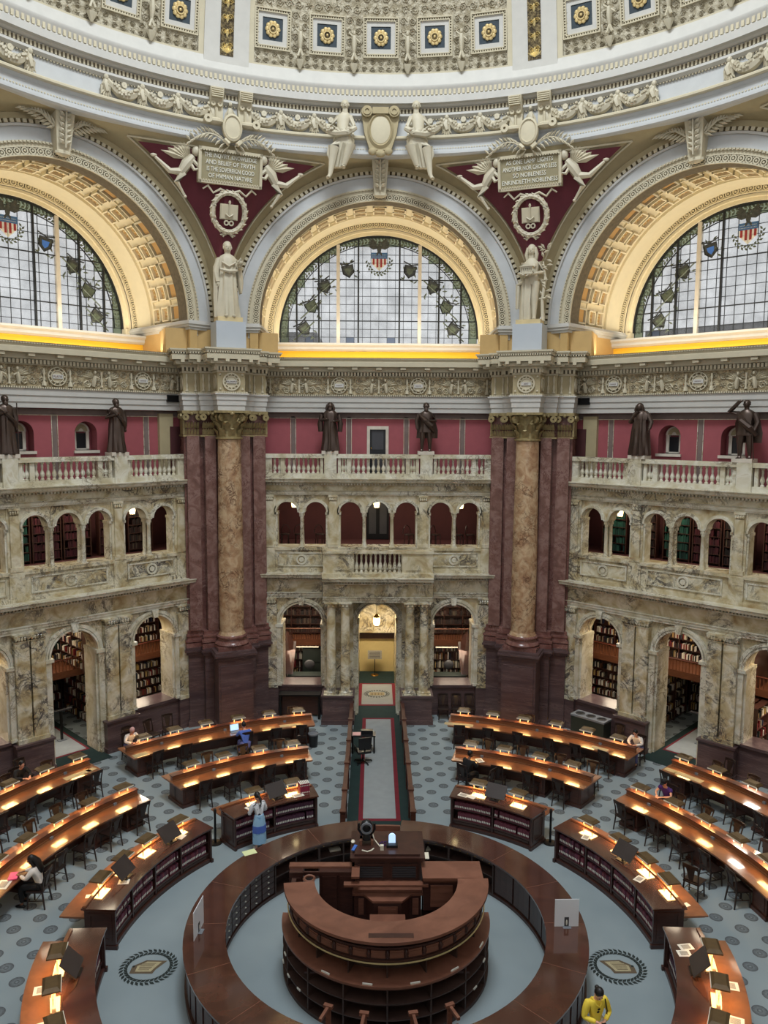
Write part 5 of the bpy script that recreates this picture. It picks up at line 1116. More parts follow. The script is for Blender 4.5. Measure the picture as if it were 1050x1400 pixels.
def statue(M, H, mat, pose, label, base_mat, group=None, seed=0):
    e = empty('statue'); e.matrix_local = M; props(e, label, 'statue', group); h = H/1.78; wd = 1.22 if mat == 'bronze' else 1.05; m = MB(Matrix.Scale(h, 4) @ Matrix.Diagonal((wd, wd, 1, 1)))
    m.tube
    if pose in ('coat', 'toga', 'monk', 'religion'):
        R = [(.02,.25,.2,0,0,1.2),(.1,.25,.2,0,0,1.2),(.4,.22,.17,0,0,1.1),(.75,.2,.16,0,0,1.0),(.95,.19,.155,0,0,.8),(1.1,.17,.14,0,0,.9),(1.28,.2,.14,0,0,.6),(1.4,.21,.125,0,0,.3),(1.47,.15,.1,0,0,.1),(1.52,.07,.06,0,0,0)]
        if pose == 'religion': R = [(z, rx*1.0, ry, cx, cy, a) for z, rx, ry, cx, cy, a in R]
        if pose == 'monk': R = [(z, rx*1.12, ry*1.2, cx, cy, a*1.2) for z, rx, ry, cx, cy, a in R]
        robe(m, R, 36, 8, .09, seed)
        for q in (-1, 1): m.ell(q*.09, -.17, .04, .05, .11, .04, 8, 5)
    elif pose in ('cape', 'lookout'):
        for q in (-1, 1): m.tube([(q*.08,0,.9),(q*.11,-.04,.5),(q*.12,.0,.1),(q*.12,-.02,.04)], [.105,.075,.045,.05], 9); m.ell(q*.13, -.07, .035, .05, .12, .035, 8, 5)
        robe(m, [(.72,.2,.15,0,0,1),(.8,.19,.15,0,0,1),(.98,.165,.13,0,0,.6),(1.15,.17,.13,0,0,.5),(1.32,.2,.13,0,0,.3),(1.42,.19,.11,0,0,.1),(1.5,.08,.07,0,0,0)], 28, 7, .08, seed)
        robe(m, [(.5,.28,.05,.05,.14,1.6),(.8,.29,.07,.04,.14,1.4),(1.1,.28,.08,.0,.12,1),(1.4,.2,.1,0,.06,.4),(1.47,.1,.08,0,.03,.1)], 24, 6, .12, seed+1)
        m.tube([(-.2,-.02,1.38),(-.05,-.17,1.18),(.12,-.17,.95),(.26,-.05,.72)], [.05,.09,.1,.06], 8)
    elif pose == 'art':
        for q in (-1, 1): m.tube([(q*.085,0,.92),(q*.1,-.05,.5),(q*.09,0,.12),(q*.09,-.01,.05)], [.12,.085,.05,.05], 10); m.ell(q*.1, -.08, .035, .045, .12, .035, 8, 5)
        robe(m, [(.85,.18,.13,0,0,.1),(.98,.17,.125,0,0,.1),(1.1,.145,.11,0,0,0),(1.25,.17,.125,0,0,0),(1.37,.185,.11,0,0,0),(1.45,.1,.08,0,0,0),(1.5,.055,.055,0,0,0)], 24, 5, .03, seed)
        robe(m, [(.03,.13,.14,-.1,-.02,1.3),(.4,.13,.14,-.1,-.03,1.2),(.8,.14,.14,-.08,-.03,1),(.98,.1,.12,-.1,-.03,.7)], 26, 8, .12, seed)
        for q in (-1, 1): m.ell(q*.08, -.1, 1.28, .055, .045, .055, 8, 6)
    Z = 1.4
    def arm(s, elbow, wrist, sleeve=True, d=None):
        r = (.075,.065,.05) if sleeve else (.055,.045,.03); m.tube([(s*.19,0,Z-.02),elbow,wrist], r, 8); dd = d or (Vector(wrist)-Vector(elbow)); hand(m, *wrist, dd, 1.05)
    kw = {}
    if pose == 'coat': arm(-1, (-.27,-.02,1.12), (-.12,-.2,1.16)); arm(1, (.27,0,1.12), (.14,-.19,1.1)); head(m, 0, -.02, 1.65, 1.05, 'long', True); m.tube([(-.26,0,1.35),(-.3,.02,1.0),(-.29,.02,.72)], [.05,.09,.07], 7); m.tube([(.26,0,1.35),(.3,.02,1.0),(.29,.02,.72)], [.05,.09,.07], 7)
    if pose == 'toga': arm(-1, (-.27,-.02,1.15), (-.1,-.2,1.24)); arm(1, (.25,0,1.1), (.24,-.04,.86)); head(m, 0, -.02, 1.64, 1, 'short', True); m.tube([(-.18,-.06,1.42),(0,-.16,1.2),(.16,-.12,.98),(.24,.0,.7)], [.05,.06,.07,.05], 7)
    if pose == 'monk': arm(-1, (-.25,-.08,1.12), (-.04,-.17,1.42)); arm(1, (.3,0,1.12), (.28,-.06,.9)); head(m, -.02, -.06, 1.6, 1.08, 'long'); robe(m, [(1.2,.24,.17,0,0,1),(1.35,.25,.17,0,0,.8),(1.48,.16,.13,0,.02,.4)], 24, 7, .1, seed)
    if pose == 'cape': arm(-1, (-.28,.02,1.14), (-.26,-.02,.85)); arm(1, (.27,-.04,1.14), (.03,-.19,1.14)); head(m, 0, -.02, 1.66, 1.05, 'short', True)
    if pose == 'lookout': arm(-1, (-.38,-.08,1.44), (-.14,-.12,1.74), True, (1,-.1,.1)); arm(1, (.27,0,1.12), (.22,-.1,.86)); head(m, .0, -.03, 1.65, 1, 'short')
    if pose == 'religion': arm(-1, (-.27,.0,1.1), (-.24,-.06,.84)); arm(1, (.28,0,1.14), (.24,-.18,1.22)); head(m, 0, -.02, 1.66, 1.15, 'short'); m.ell(0, .04, 1.78, .06, .07, .05, 8, 5); robe(m, [(.02,.06,.08,-.26,.02,1),(.5,.06,.08,-.27,.02,1),(1.2,.08,.08,-.24,.02,1),(1.42,.05,.06,-.18,.02,0)], 14, 4, .15, 2); robe(m, [(.62,.03,.1,.30,.03,1),(.9,.07,.1,.29,.03,1),(1.3,.07,.08,.24,.02,1),(1.42,.05,.06,.16,.02,0)], 14, 4, .15, 3); m.tube([(-.2,-.16,1.12),(0,-.19,1.08),(.2,-.15,1.12)], [.03,.05,.03], 6); m.tube([(-.15,-.13,1.3),(0,-.17,1.2),(.15,-.13,1.3)], .025, 6)
    if pose == 'art': arm(-1, (-.27,-.02,1.14), (-.16,-.24,1.08), False); arm(1, (.27,-.02,1.14), (.04,-.26,1.06), False); head(m, 0, -.02, 1.66, 1.12, 'long'); m.tube([(-.12,-.1,.95),(-.28,-.05,.85),(-.3,-.02,.3)], [.07,.06,.04], 7)
    fg = obj('figure', m, mat, e)
    m = MB(Matrix.Scale(h, 4))
    if pose == 'toga' and seed == 1: m.tube([(.32,-.08,0),(.32,-.06,1.55)], .018, 6); obj('staff', m, mat, e)
    if pose == 'lookout': m.tube([(.3,-.12,.0),(.22,-.12,.95)], .016, 6); obj('staff', m, mat, e)
    if pose == 'religion': m.ell(.25, -.25, 1.3, .07, .07, .06, 8, 5); m.tube([(.2,-.2,1.22),(.2,-.3,1.3),(.25,-.32,1.38),(.3,-.28,1.32)], .02, 5); obj('flower', m, mat, e)
    if pose == 'art':
        m.box(-.2, .1, -.36, -.2, 1.06, 1.09); m.box(-.2, .1, -.36, -.2, 1.2, 1.23); m.prism([(-.22,-.38),(.12,-.38),(.12,-.18),(-.22,-.18)], 1.23, 1.29, [(-.06,-.38),(-.04,-.38),(-.04,-.18),(-.06,-.18)])
        for k in range(7): m.box(-.19+k*.045, -.175+k*.045, -.35, -.33, 1.09, 1.2)
        m.box(-.17, .07, -.32, -.22, 1.09, 1.2); obj('temple_model', m, mat, e, smooth=False)
        m = MB(Matrix.Scale(h, 4)); m.tube([(.3,.05,0),(.27,.05,.5),(.33,.05,1.0),(.27,.05,1.4)], [.05,.04,.035,.02], 6); fn = lambda x, y, hh: (x, .03-hh, y); r = random.Random(5)
        for k in range(26): z = r.uniform(.5, 1.75); leaf(m, fn, .29+r.uniform(-.06,.08), z, r.uniform(-.5, 3.6), .16, .035)
        obj('laurel_tree', m, mat, e)
    m = MB(); m.box(-.3*h, .3*h, -.24*h, .24*h, -.1 if mat == 'bronze' else -.14, .03); obj('plinth', m, base_mat, e, smooth=False)
    return e
for s, pose in ((-1, 'religion'), (1, 'art')):
    M = pierM(s) @ Matrix.Translation((0, 15.0, 16.08)); side = 'left' if s < 0 else 'right'
    statue(M, 2.8, 'statue_marble', pose, ('cream statue of a robed woman with a raised flower, above the left pier' if s < 0 else 'cream statue of a woman holding a small temple, above the right pier'), 'statue_base', 'marble figures above the piers', 20+s)
    m = MB(); m.box(-.56, .56, 14.5, 15.6, 14.93, 15.93); o = obj('statue_block', m, 'pale_blue_block', smooth=False); o.matrix_local = pierM(s); props(o, 'plain pale blue block carrying the statue over the %s pier' % side, 'block')
Q = [(-1, -1.95, 'toga', 'bronze statue of a man in a toga with a tall staff, at the left edge'), (-1, 1.93, 'toga', 'bronze statue of a man wrapped in a long cloak, nearer the left pier'), (0, -1.97, 'coat', 'bronze statue of a long bearded man in a long coat, left of the gallery door'), (0, 1.93, 'cape', 'bronze statue of a bare legged man with a cape, right of the gallery door'),
     (1, -1.9, 'monk', 'bronze statue of a heavily cloaked man with hand at chin, near the right pier'), (1, 1.85, 'lookout', 'bronze statue of a caped man shading his eyes with one hand, right edge')]
for i, (b, u, pose, lab) in enumerate(Q): statue(bayM(b) @ Matrix.Translation((u, 15.5, 11.03)), 1.98, 'bronze', pose, lab, 'white_frame', 'bronze statues on the balustrade', i+1)
# seated women and big cartouche over each great arch centre, acanthus keystones
for b in BAYS:
    ks = empty('arch_keystone'); ks.matrix_local = bayM(b) @ Matrix.Translation((0, 14.85, 21.95)); nm = {-1: 'left', 0: 'middle', 1: 'right'}[b]; props(ks, 'acanthus leaf keystone on the crown of the %s great arch' % nm, 'ornament', 'arch keystones')
    m = MB(); m.add([(-.22,-.1,-1.0),(.22,-.1,-1.0),(.32,-.35,.25),(-.32,-.35,.25),(-.22,.4,-1.0),(.22,.4,-1.0),(.32,.4,.25),(-.32,.4,.25)], [(0,1,2,3),(0,3,7,4),(1,5,6,2),(3,2,6,7),(0,4,5,1)]); m.ell(0, -.05, -1.02, .28, .14, .12, 8, 5); obj('block', m, 'cream_plaster', ks)
    m = MB(); fn = lambda x, y, h: (x, -.22-.2*(y+1)*.6-h, y)
    for k in range(6):
        for q in (-1, 1): leaf(m, fn, 0, -.8+.17*k, pi/2-q*.9, .27, .08, .08)
    m.tube([fn(0, -.9, .05), fn(0, .2, .05)], .03, 5); obj('leafwork', m, 'statue_marble', ks, smooth=False)
    if b:
        for q in (-1, 1):
            m = MB(); m.tube([(q*.2,-.1,-.3),(q*.7,-.15,.05),(q*1.35,-.05,.1)], [.04,.04,.02], 5); fn = lambda x, y, h: (x, -.15-h, y)
            for k in range(9):
                for e2 in (-1, 1): leaf(m, fn, q*(.25+.12*k), -.25+.35*sin(k/9*1.6), (0.35 if q > 0 else pi-.35)+e2*.75*q, .36, .05, .06)
            obj('palm_frond', m, 'statue_marble', ks, smooth=False)
        continue
    ca = empty('great_cartouche'); ca.matrix_local = Matrix.Translation((0, 13.9, 23.0)); props(ca, 'large scrolled oval cartouche between two seated plaster women over the middle arch', 'ornament')
    m = MB(Matrix.Rotation(pi/2, 4, 'X')); m.lathe([(.5,-.25),(.5,.0),(.42,.08),(.38,.02),(.36,.02)], 0, 0, 0, 28, 1, 1.35); obj('frame', m, 'beige_plaster', ca); m = MB(Matrix.Rotation(pi/2, 4, 'X')); m.lathe([(.37,-.1),(.36,.03),(.2,.07),(.01,.08)], 0, 0, 0, 28, 1, 1.35); obj('oval', m, 'cream_plaster', ca)
    m = MB(); m.add([(-.72,0,.7),(.72,0,.7),(.6,0,-.1),(.4,0,-.7),(-.4,0,-.7),(-.6,0,-.1),(-.72,.25,.7),(.72,.25,.7),(.6,.25,-.1),(.4,.25,-.7),(-.4,.25,-.7),(-.6,.25,-.1)], [(0,5,4,3,2,1),(0,1,7,6),(1,2,8,7),(2,3,9,8),(3,4,10,9),(4,5,11,10),(5,0,6,11)])
    for q in (-1, 1): m.ring(q*.5, .62, .0, .2, -.16, .1, 0, 2*pi, 14); m.ring(q*.5, .62, .08, .14, -.2, .1, 0, 2*pi, 12); m.ell(q*.3, -.05, -.78, .16, .12, .14, 8, 5)
    m.ell(0, -.05, -.85, .2, .12, .14, 8, 5); m.box(-.3, .3, -.12, .1, .55, .78); obj('scrollwork', m, 'beige_plaster', ca)
    for q in (-1, 1):
        e = empty('seated_figure'); e.matrix_local = Matrix.Translation((q*1.35, 13.75, 22.6)); props(e, 'seated plaster woman %s of the great cartouche over the middle arch' % ('left' if q < 0 else 'right'), 'sculpture', 'women beside the great cartouche')
        m = MB(Matrix.Diagonal((q*1.25, 1.1, 1, 1)))
        robe(m, [(-.25,.3,.22,0,0,.9),(0,.3,.24,.0,0,.8),(.2,.2,.17,.02,0,.3),(.4,.16,.14,.04,0,.1),(.65,.19,.13,.03,0,.0),(.85,.2,.11,.0,0,0),(.95,.1,.08,-.02,0,0),(1.02,.055,.055,-.03,0,0)], 22, 6, .08, 3)
        m.tube([(-.1,-.05,-.05),(-.45,-.2,-.25),(-.1,-.15,-.9),(.15,-.12,-1.2)] if False else [(.0,-.05,-.05),(-.2,-.25,-.3),(.0,-.15,-.95),(.05,-.2,-1.05)], [.2,.16,.075,.06], 9); m.tube([(.12,-.05,-.05),(.28,-.25,-.35),(.4,-.12,-1.25),(.45,-.16,-1.4)], [.2,.15,.065,.05], 9)
        m.ell(.0, -.26, -1.07, .06, .13, .05, 7, 4); m.ell(.47, -.24, -1.43, .06, .13, .05, 7, 4)
        m.tube([(.18,0,.82),(.36,-.05,.45),(.05,-.25,.2)], [.07,.06,.045], 7); hand(m, .05, -.25, .2, (-1,-.1,-.1), 1.3); m.tube([(-.18,0,.82),(-.3,-.1,.45),(-.25,-.25,.15)], [.07,.06,.045], 7); hand(m, -.25, -.25, .15, (-.3,-.3,-1), 1.3)
        head(m, -.03, -.03, 1.2, 1.4, 'short'); robe(m, [(-1.0,.16,.1,.2,0,1.5),(-.5,.3,.2,.15,0,1.4),(-.2,.34,.24,.08,0,1.0)], 22, 7, .14, 8)
        m.tube([(-.35,-.2,.35),(-.1,-.3,.15),(.2,-.3,.1),(.5,-.2,.2)], [.08,.13,.13,.07], 7)
        for k in range(14): r = random.Random(k); m.ell(-.3+.8*r.random(), -.38, .12+.15*r.random(), .06, .05, .06, 5, 3)
        obj('figure', m, 'statue_marble', e)

# ================================================================ FURNITURE
D = lambda a0, a1: (rad(a0), rad(a1))
def pol(mb, r0, r1, z0, z1, a0, a1, seg=16): return mb.polar([(r0,z0),(r1,z0),(r1,z1),(r0,z1)], rad(a0), rad(a1), seg, CX, CY)
def side_of(az): return 'left' if az < 0 else 'right'
# ---- wooden chair, local +y is the direction it faces
def make_chair():
    e = empty('reading_chair'); 
    m = MB(); m.prism([(-.21,-.2),(.21,-.2),(.23,.22),(-.23,.22)], .43, .47); obj('seat', m, 'chair_wood', e, smooth=False)
    for x in (-.18, .18):
        m = MB(); m.tube([(x*1.1,.2,0),(x,.18,.43)], [.02,.024], 6); obj('leg', m, 'chair_wood', e)
        m = MB(); m.tube([(x*1.15,-.24,0),(x,-.18,.44),(x*1.02,-.21,.7),(x*1.08,-.29,.96)], [.02,.025,.022,.02], 6); obj('rear_post', m, 'chair_wood', e)
    m = MB(); pts = [(-.2,-.28,.93),(-.07,-.305,.94),(.07,-.305,.94),(.2,-.28,.93)]
    for (x0,y0,z0), (x1,y1,z1) in zip(pts, pts[1:]): m.add([(x0,y0-.015,z0-.055),(x1,y1-.015,z1-.055),(x1,y1+.015,z1-.055),(x0,y0+.015,z0-.055),(x0,y0-.015,z0+.04),(x1,y1-.015,z1+.04),(x1,y1+.015,z1+.04),(x0,y0+.015,z0+.04)], [(0,3,2,1),(4,5,6,7),(0,1,5,4),(2,3,7,6),(1,2,6,5),(3,0,4,7)])
    obj('top_rail', m, 'chair_wood', e, smooth=False)
    m = MB(); m.add([(-.05,-.2,.5),(.05,-.2,.5),(.12,-.29,.9),(-.12,-.29,.9),(-.05,-.185,.5),(.05,-.185,.5),(.12,-.275,.9),(-.12,-.275,.9)], [(0,1,2,3),(7,6,5,4),(0,4,5,1),(1,5,6,2),(3,2,6,7),(0,3,7,4)]); m.box(-.18, .18, -.215, -.185, .49, .53); obj('splat', m, 'chair_wood', e, smooth=False)
    m = MB()
    for x in (-.19, .19): m.tube([(x,.19,.2),(x,-.2,.22)], .012, 5)
    m.tube([(-.19,0,.21),(.19,0,.21)], .012, 5); m.tube([(-.19,.19,.3),(.19,.19,.3)], .012, 5); obj('stretcher', m, 'chair_wood', e); return e
CH0 = [make_chair(), True]
def chair(M, label, group=None):
    if CH0[1]: c = CH0[0]; CH0[1] = False; c.matrix_local = M
    else: c = copy_tree(CH0[0], None, M)
    for k in ('label', 'group', 'category'):
        if k in c: del c[k]
    props(c, label, 'chair', group); return c
# ---- desk lamp: hood on two posts with a glowing diffuser below
def make_lamp():
    e = empty('reading_lamp'); bw, bd, tw, td, h0 = .25, .17, .18, .11, .165
    m = MB(); m.add([(-bw,-bd,h0),(bw,-bd,h0),(bw,bd,h0),(-bw,bd,h0),(-bw,-bd,h0+.03),(bw,-bd,h0+.03),(bw,bd,h0+.03),(-bw,bd,h0+.03),(-tw,-td,h0+.085),(tw,-td,h0+.085),(tw,td,h0+.085),(-tw,td,h0+.085)], [(0,1,5,4),(1,2,6,5),(2,3,7,6),(3,0,4,7),(4,5,9,8),(5,6,10,9),(6,7,11,10),(7,4,8,11),(8,9,10,11)])
    m.add([(-bw,-bd,h0),(bw,-bd,h0),(bw,bd,h0),(-bw,bd,h0),(-bw+.03,-bd+.03,h0),(bw-.03,-bd+.03,h0),(bw-.03,bd-.03,h0),(-bw+.03,bd-.03,h0)], [(0,4,5,1),(1,5,6,2),(2,6,7,3),(3,7,4,0)]); obj('hood', m, 'hood_leather', e, smooth=False)
    m = MB(); m.box(-bw+.03, bw-.03, -bd+.03, bd-.03, h0+.003, h0+.01); obj('diffuser', m, 'diffuser_glow', e, smooth=False)
    m = MB(); m.box(-bw-.004, bw+.004, -bd-.012, -bd, h0-.007, h0+.028); obj('enamel_lip', m, 'white_enamel', e, smooth=False)
    for x in (-.15, .15): m = MB(); m.box(x-.012, x+.012, -.03, -.01, 0, h0); obj('post', m, 'white_enamel', e, smooth=False)
    return e
LP0 = [make_lamp(), True]; LPW = [None]
def lamp(M, label, group=None, white=False):
    if LP0[1]: c = LP0[0]; LP0[1] = False; c.matrix_local = M
    else: c = copy_tree(LP0[0], None, M)
    for k in ('label', 'group', 'category'):
        if k in c: del c[k]
    if white:
        d = [o for o in c.children if o.name.startswith('diffuser')][0]; d.data = d.data.copy(); d.data.materials[0] = MATS['diffuser_white']
    props(c, label, 'lamp', group); return c
ORD = ('first', 'second', 'third', 'fourth', 'fifth', 'sixth', 'seventh', 'eighth')
# ---- curved reader desks
def reader_desk(name_lab, a0, a1, rf, rp, rb, lamps, near=(), far=(), lit=(), short=''):
    e = empty('reader_desk'); props(e, name_lab, 'desk'); c0, c1 = min(a0, a1), max(a0, a1)
    m = MB(); pol(m, rf, rb, .725, .76, c0, c1, 24); pol(m, rf+.03, rb-.03, .69, .725, c0+.15, c1-.15, 24); obj('desktop', m, 'desk_wood', e, smooth=False)
    m = MB(); pol(m, rp-.05, rp+.07, .76, .92, c0+.3, c1-.3, 24); o9 = MB(); pol(o9, rp-.09, rp+.11, .92, .95, c0+.2, c1-.2, 24); obj('partition_cap', o9, 'rail_wood', e, smooth=False); pol(m, rp-.09, rp-.05, .76, .79, c0+.3, c1-.3, 24); obj('partition', m, 'desk_wood', e, smooth=False)
    m = MB(); pol(m, rp-.03, rp+.05, .1, .69, c0+1, c1-1, 16); obj('modesty_panel', m, 'dark_wood', e, smooth=False)
    n = max(2, round((c1-c0)/9)); w = degrees(.42/rp)/2*1.4
    for i in range(n+1):
        a = c0+1+w+(c1-c0-2-2*w)*i/n
        if i not in (0, n) and i % 2: continue
        m = MB(); pol(m, rf+.18, rb-.18, .08, .69, a-w, a+w, 2); pol(m, rf+.14, rb-.14, 0, .1, a-w-.2, a+w+.2, 2)
        pd = obj('pedestal', m, 'dark_wood', e, smooth=False); m = MB(); pol(m, rf+.165, rf+.18, .16, .62, a-w*.7, a+w*.7, 2); obj('panel', m, 'dark_wood', pd, smooth=False)
    sd = side_of(a0)
    for i, az in enumerate(lamps): lamp(azM(az, rp+.07, .95), '%s hooded lamp from the aisle end, %s' % (ORD[i], short), None, az in lit)
    for i, (az, dr, rot) in enumerate(near): chair(azM(az, rf-.10+dr, 0, rot), '%s chair from the aisle end, before the %s' % (ORD[i], short), 'chairs at the reader desks')
    for i, (az, dr, rot) in enumerate(far): chair(azM(az, rb+.12+dr, 0, pi+rot), '%s chair from the aisle end, behind the %s' % (ORD[i], short), 'chairs behind the reader desks')
    # power sockets on the ledge
    for i, az in enumerate(lamps[::2]):
        m = MB(azM(az+2.4*(1 if az > 0 else -1), rp-.12, .76)); m.box(-.05, .05, -.02, .03, 0, .07); obj('socket_box', m, 'grey_plastic', e, smooth=False)
R5 = random.Random(9); J = lambda: (R5.uniform(-.05, .08), R5.uniform(-.15, .15))
L1 = [14.2, 19.15, 24.3, 29.65, 34.8, 39.8]; L2 = [18.0, 24.7, 31.8, 38.3]; L3 = [50.2, 55.3, 60.6, 65.7, 70.8, 76.0]; L4 = [51.8, 58.5, 64.8, 71.3, 77.5, 84]
for s in (-1, 1):
    sd = side_of(s)
    def N(lst, skip=()): return [(s*a+R5.uniform(-.3, .3), *J()) for i, a in enumerate(lst) if i not in skip]
    reader_desk('long outer curved reader desk between the %s pier and the aisle' % sd, s*11.7, s*43, 12.38, 13.08, 13.62, [s*a for a in L1], N(L1, (3,) if s < 0 else ()), N([14.5, 37], (1,)) if s < 0 else N([24.3]), (), 'outer curved desk %s of the aisle' % sd)
    reader_desk('inner curved reader desk behind the low bookcase desk, %s of the aisle' % sd, s*14.7, s*42.7, 9.3, 9.98, 10.55, [s*a for a in L2], N(L2, (0,) if s > 0 else ()), N([19.5, 26.5, 33.5] if s < 0 else [20.3, 27.0, 34.4, 40.3]), (), 'inner curved desk %s of the aisle' % sd)
    reader_desk('outer reader desk at the %s edge of the picture by the %s wall' % (sd, sd), s*48.3, s*80, 12.38, 13.08, 13.62, [s*a for a in L3], N(L3[:4]), N([53, 58.4]), (-999,) if s < 0 else (L3[2],), 'outer desk by the %s wall' % sd)
    reader_desk('inner reader desk at the %s edge of the picture behind the long bookcase desk' % sd, s*49.1, s*90, 9.3, 9.98, 10.55, [s*a for a in L4], N(L4[:5], (4,) if s < 0 else ()), N([56.5, 61, 66.2, 72]), (L4[3],) if s > 0 else (), 'inner desk at the %s picture edge' % sd)
chair(azM(73.5, 8.35, 0, .5), 'empty wooden chair pulled out onto the carpet left of the inner right desk', 'pulled out chairs')
# ---- low bookcase desks with bound volumes
BK = []
def book_me(i, h, w, mat):
    m = MB(); m.box(-w/2, w/2, 0, .17, 0, h); m.k = 1; m.box(-w*.36, w*.36, -.004, 0, h*.2, h*.48); return m.mesh('book', [mat, 'paper'], False)
for i in range(5): BK.append(book_me(i, .215+.008*(i % 3), .046, 'bound_volume'))
def bookcase_desk(lab, short, a0, a1, ncomp, lamps, boards, individual, ends=True):
    e = empty('bookcase_desk'); props(e, lab, 'bookcase desk'); c0, c1 = min(a0, a1), max(a0, a1); ri, ro = 6.28, 6.92
    m = MB(); pol(m, ri-.1, ro+.08, .965, 1.0, c0-.8, c1+.8, 24); pol(m, ri-.06, ro+.04, .93, .965, c0-.5, c1+.5, 24); obj('top', m, 'desk_wood' if False else 'ring_top_wood', e, smooth=False)
    m = MB(); pol(m, ri+.3, ro, .08, .93, c0, c1, 24); pol(m, ri, ro, .22, .27, c0, c1, 24); pol(m, ri+.02, ro, .57, .595, c0, c1, 24); pol(m, ri-.05, ro, 0, .1, c0-.4, c1+.4, 24); pol(m, ri+.03, ri+.3, .1, .24, c0, c1, 24)
    obj('carcass', m, 'dark_wood', e, smooth=False)
    m = MB(); pol(m, ro, ro+.62, .725, .76, c0-.3, c1+.3, 24); pol(m, ro+.04, ro+.56, .69, .725, c0, c1, 24); obj('writing_shelf', m, 'desk_wood', e, smooth=False)
    m = MB(); pol(m, ro-.02, ro+.06, 1.0, 1.035, c0-.4, c1+.4, 24); obj('lamp_ledge', m, 'desk_wood', e, smooth=False)
    for a in (c0, c1):
        m = MB(); q = 1 if a == c1 else -1; x0, x1 = sorted((a, a+q*.5)); pol(m, ri-.06, ro+.02, .1, .93, x0, x1, 1); pol(m, ri-.1, ro+.06, 0, .1, min(x0, x0+q*.2), max(x1, x1+q*.2), 1); ep = obj('end_panel', m, 'dark_wood', e, smooth=False)
        m = MB(); x0, x1 = sorted((a+q*.5, a+q*.62))
        for r0, r1, z0, z1 in ((ri+.02,ro-.06,.2,.26),(ri+.02,ro-.06,.82,.88),(ri+.02,ri+.09,.26,.82),(ro-.13,ro-.06,.26,.82)): pol(m, r0, r1, z0, z1, x0, x1, 1)
        obj('raised_frame', m, 'dark_wood', ep, smooth=False)
    rnd = random.Random(abs(int(a0*10))+3)
    for i in range(ncomp+1):
        a = c0+(c1-c0)*i/ncomp; m = MB(); pol(m, ri-.01, ri+.3, .1, .93, a-.22, a+.22, 1); obj('divider', m, 'dark_wood', e, smooth=False)
        if i < ncomp:
            m = MB(); b0, b1 = a+.8, a+(c1-c0)/ncomp-.8; pol(m, ri+.01, ri+.03, .13, .2, b0, b1, 3); obj('carved_panel', m, 'cubby_wood', e, smooth=False)
    stepd = degrees(.054/6.35); allb = MB(); allb.k = 0; cnt = 0
    for row, z in ((0, .595), (1, .27)):
        for i in range(ncomp):
            b0 = c0+(c1-c0)*i/ncomp+.7; b1 = c0+(c1-c0)*(i+1)/ncomp-.7; a = b0
            while a < b1:
                gap = rnd.random() < .05
                if not gap:
                    M = azM(a, ri+.015+rnd.uniform(0, .012), z) @ Matrix.Diagonal((1, 1, rnd.uniform(.93, 1.04), 1))
                    if individual and cnt < individual:
                        o = link('book', BK[rnd.randrange(5)], None, M); props(o, 'dark red volume, %s shelf, %s bay from the aisle, %s' % (('upper', 'lower')[row], ORD[i], short), 'book', 'volumes on the %s shelf, %s bay, %s' % (('upper', 'lower')[row], ORD[i], short)); cnt += 1
                    else:
                        allb.M = M; allb.k = 0; allb.box(-.023, .023, 0, .17, 0, .22); allb.k = 1; allb.box(-.017, .017, -.004, 0, .045, .105)
                a += stepd
    if allb.v: obj('books', allb, ['bound_volume', 'paper'], e, smooth=False, kind='stuff')
    for i, az in enumerate(lamps): lamp(azM(az, ro+.05, 1.035), '%s hooded lamp from the aisle end, %s' % (ORD[i], short))
    for i, az in enumerate(boards):
        b = empty('display_board'); b.matrix_local = azM(az, 6.55, 1.0, R5.uniform(-.2, .2)); props(b, 'dark tilted flat screen%s, on the %s' % ('' if len(boards) == 1 else (' nearest the aisle', ' farthest from the aisle')[i], short), 'screen', 'dark screens on the bookcase desks')
        m = MB(Matrix.Translation((0, .08, .24)) @ Matrix.Rotation(-.75, 4, 'X')); m.box(-.31, .31, -.012, .012, -.22, .22); obj('screen_panel', m, 'screen_board', b, smooth=False)
        m = MB(); m.tube([(0,.0,.02),(0,.06,.2)], .025, 6); m.box(-.14, .14, -.1, .1, 0, .02); obj('stand', m, 'black_plastic', b, smooth=False)
bookcase_desk('low dark bookcase desk with a standing visitor in front, left of the aisle', 'bookcase desk left of the aisle', -19, -42.3, 2, [-23.5, -33.7], [-28.8], 24)
bookcase_desk('low dark bookcase desk facing the ring counter, right of the aisle', 'bookcase desk right of the aisle', 19.6, 42.3, 2, [25, 35.5], [30.6], 0)
bookcase_desk('long curved bookcase desk with four lamps by the left emblem', 'long left bookcase desk', -50.4, -86.6, 4, [-54.6, -64.2, -71.8, -79.6], [-60, -75.8], 126)
bookcase_desk('long curved bookcase desk with four lamps on the right side', 'long right bookcase desk', 50.4, 86.6, 4, [54.8, 64.1, 72.6, 80.3], [69], 144)
bookcase_desk('bookcase desk cut by the lower left corner of the picture', 'lower left corner bookcase desk', -94, -128, 3, [-102, -110.5, -119.5], [-106], 0)
bookcase_desk('bookcase desk cut by the lower right corner of the picture', 'lower right corner bookcase desk', 94, 128, 3, [101, 110, 119], [106], 0)
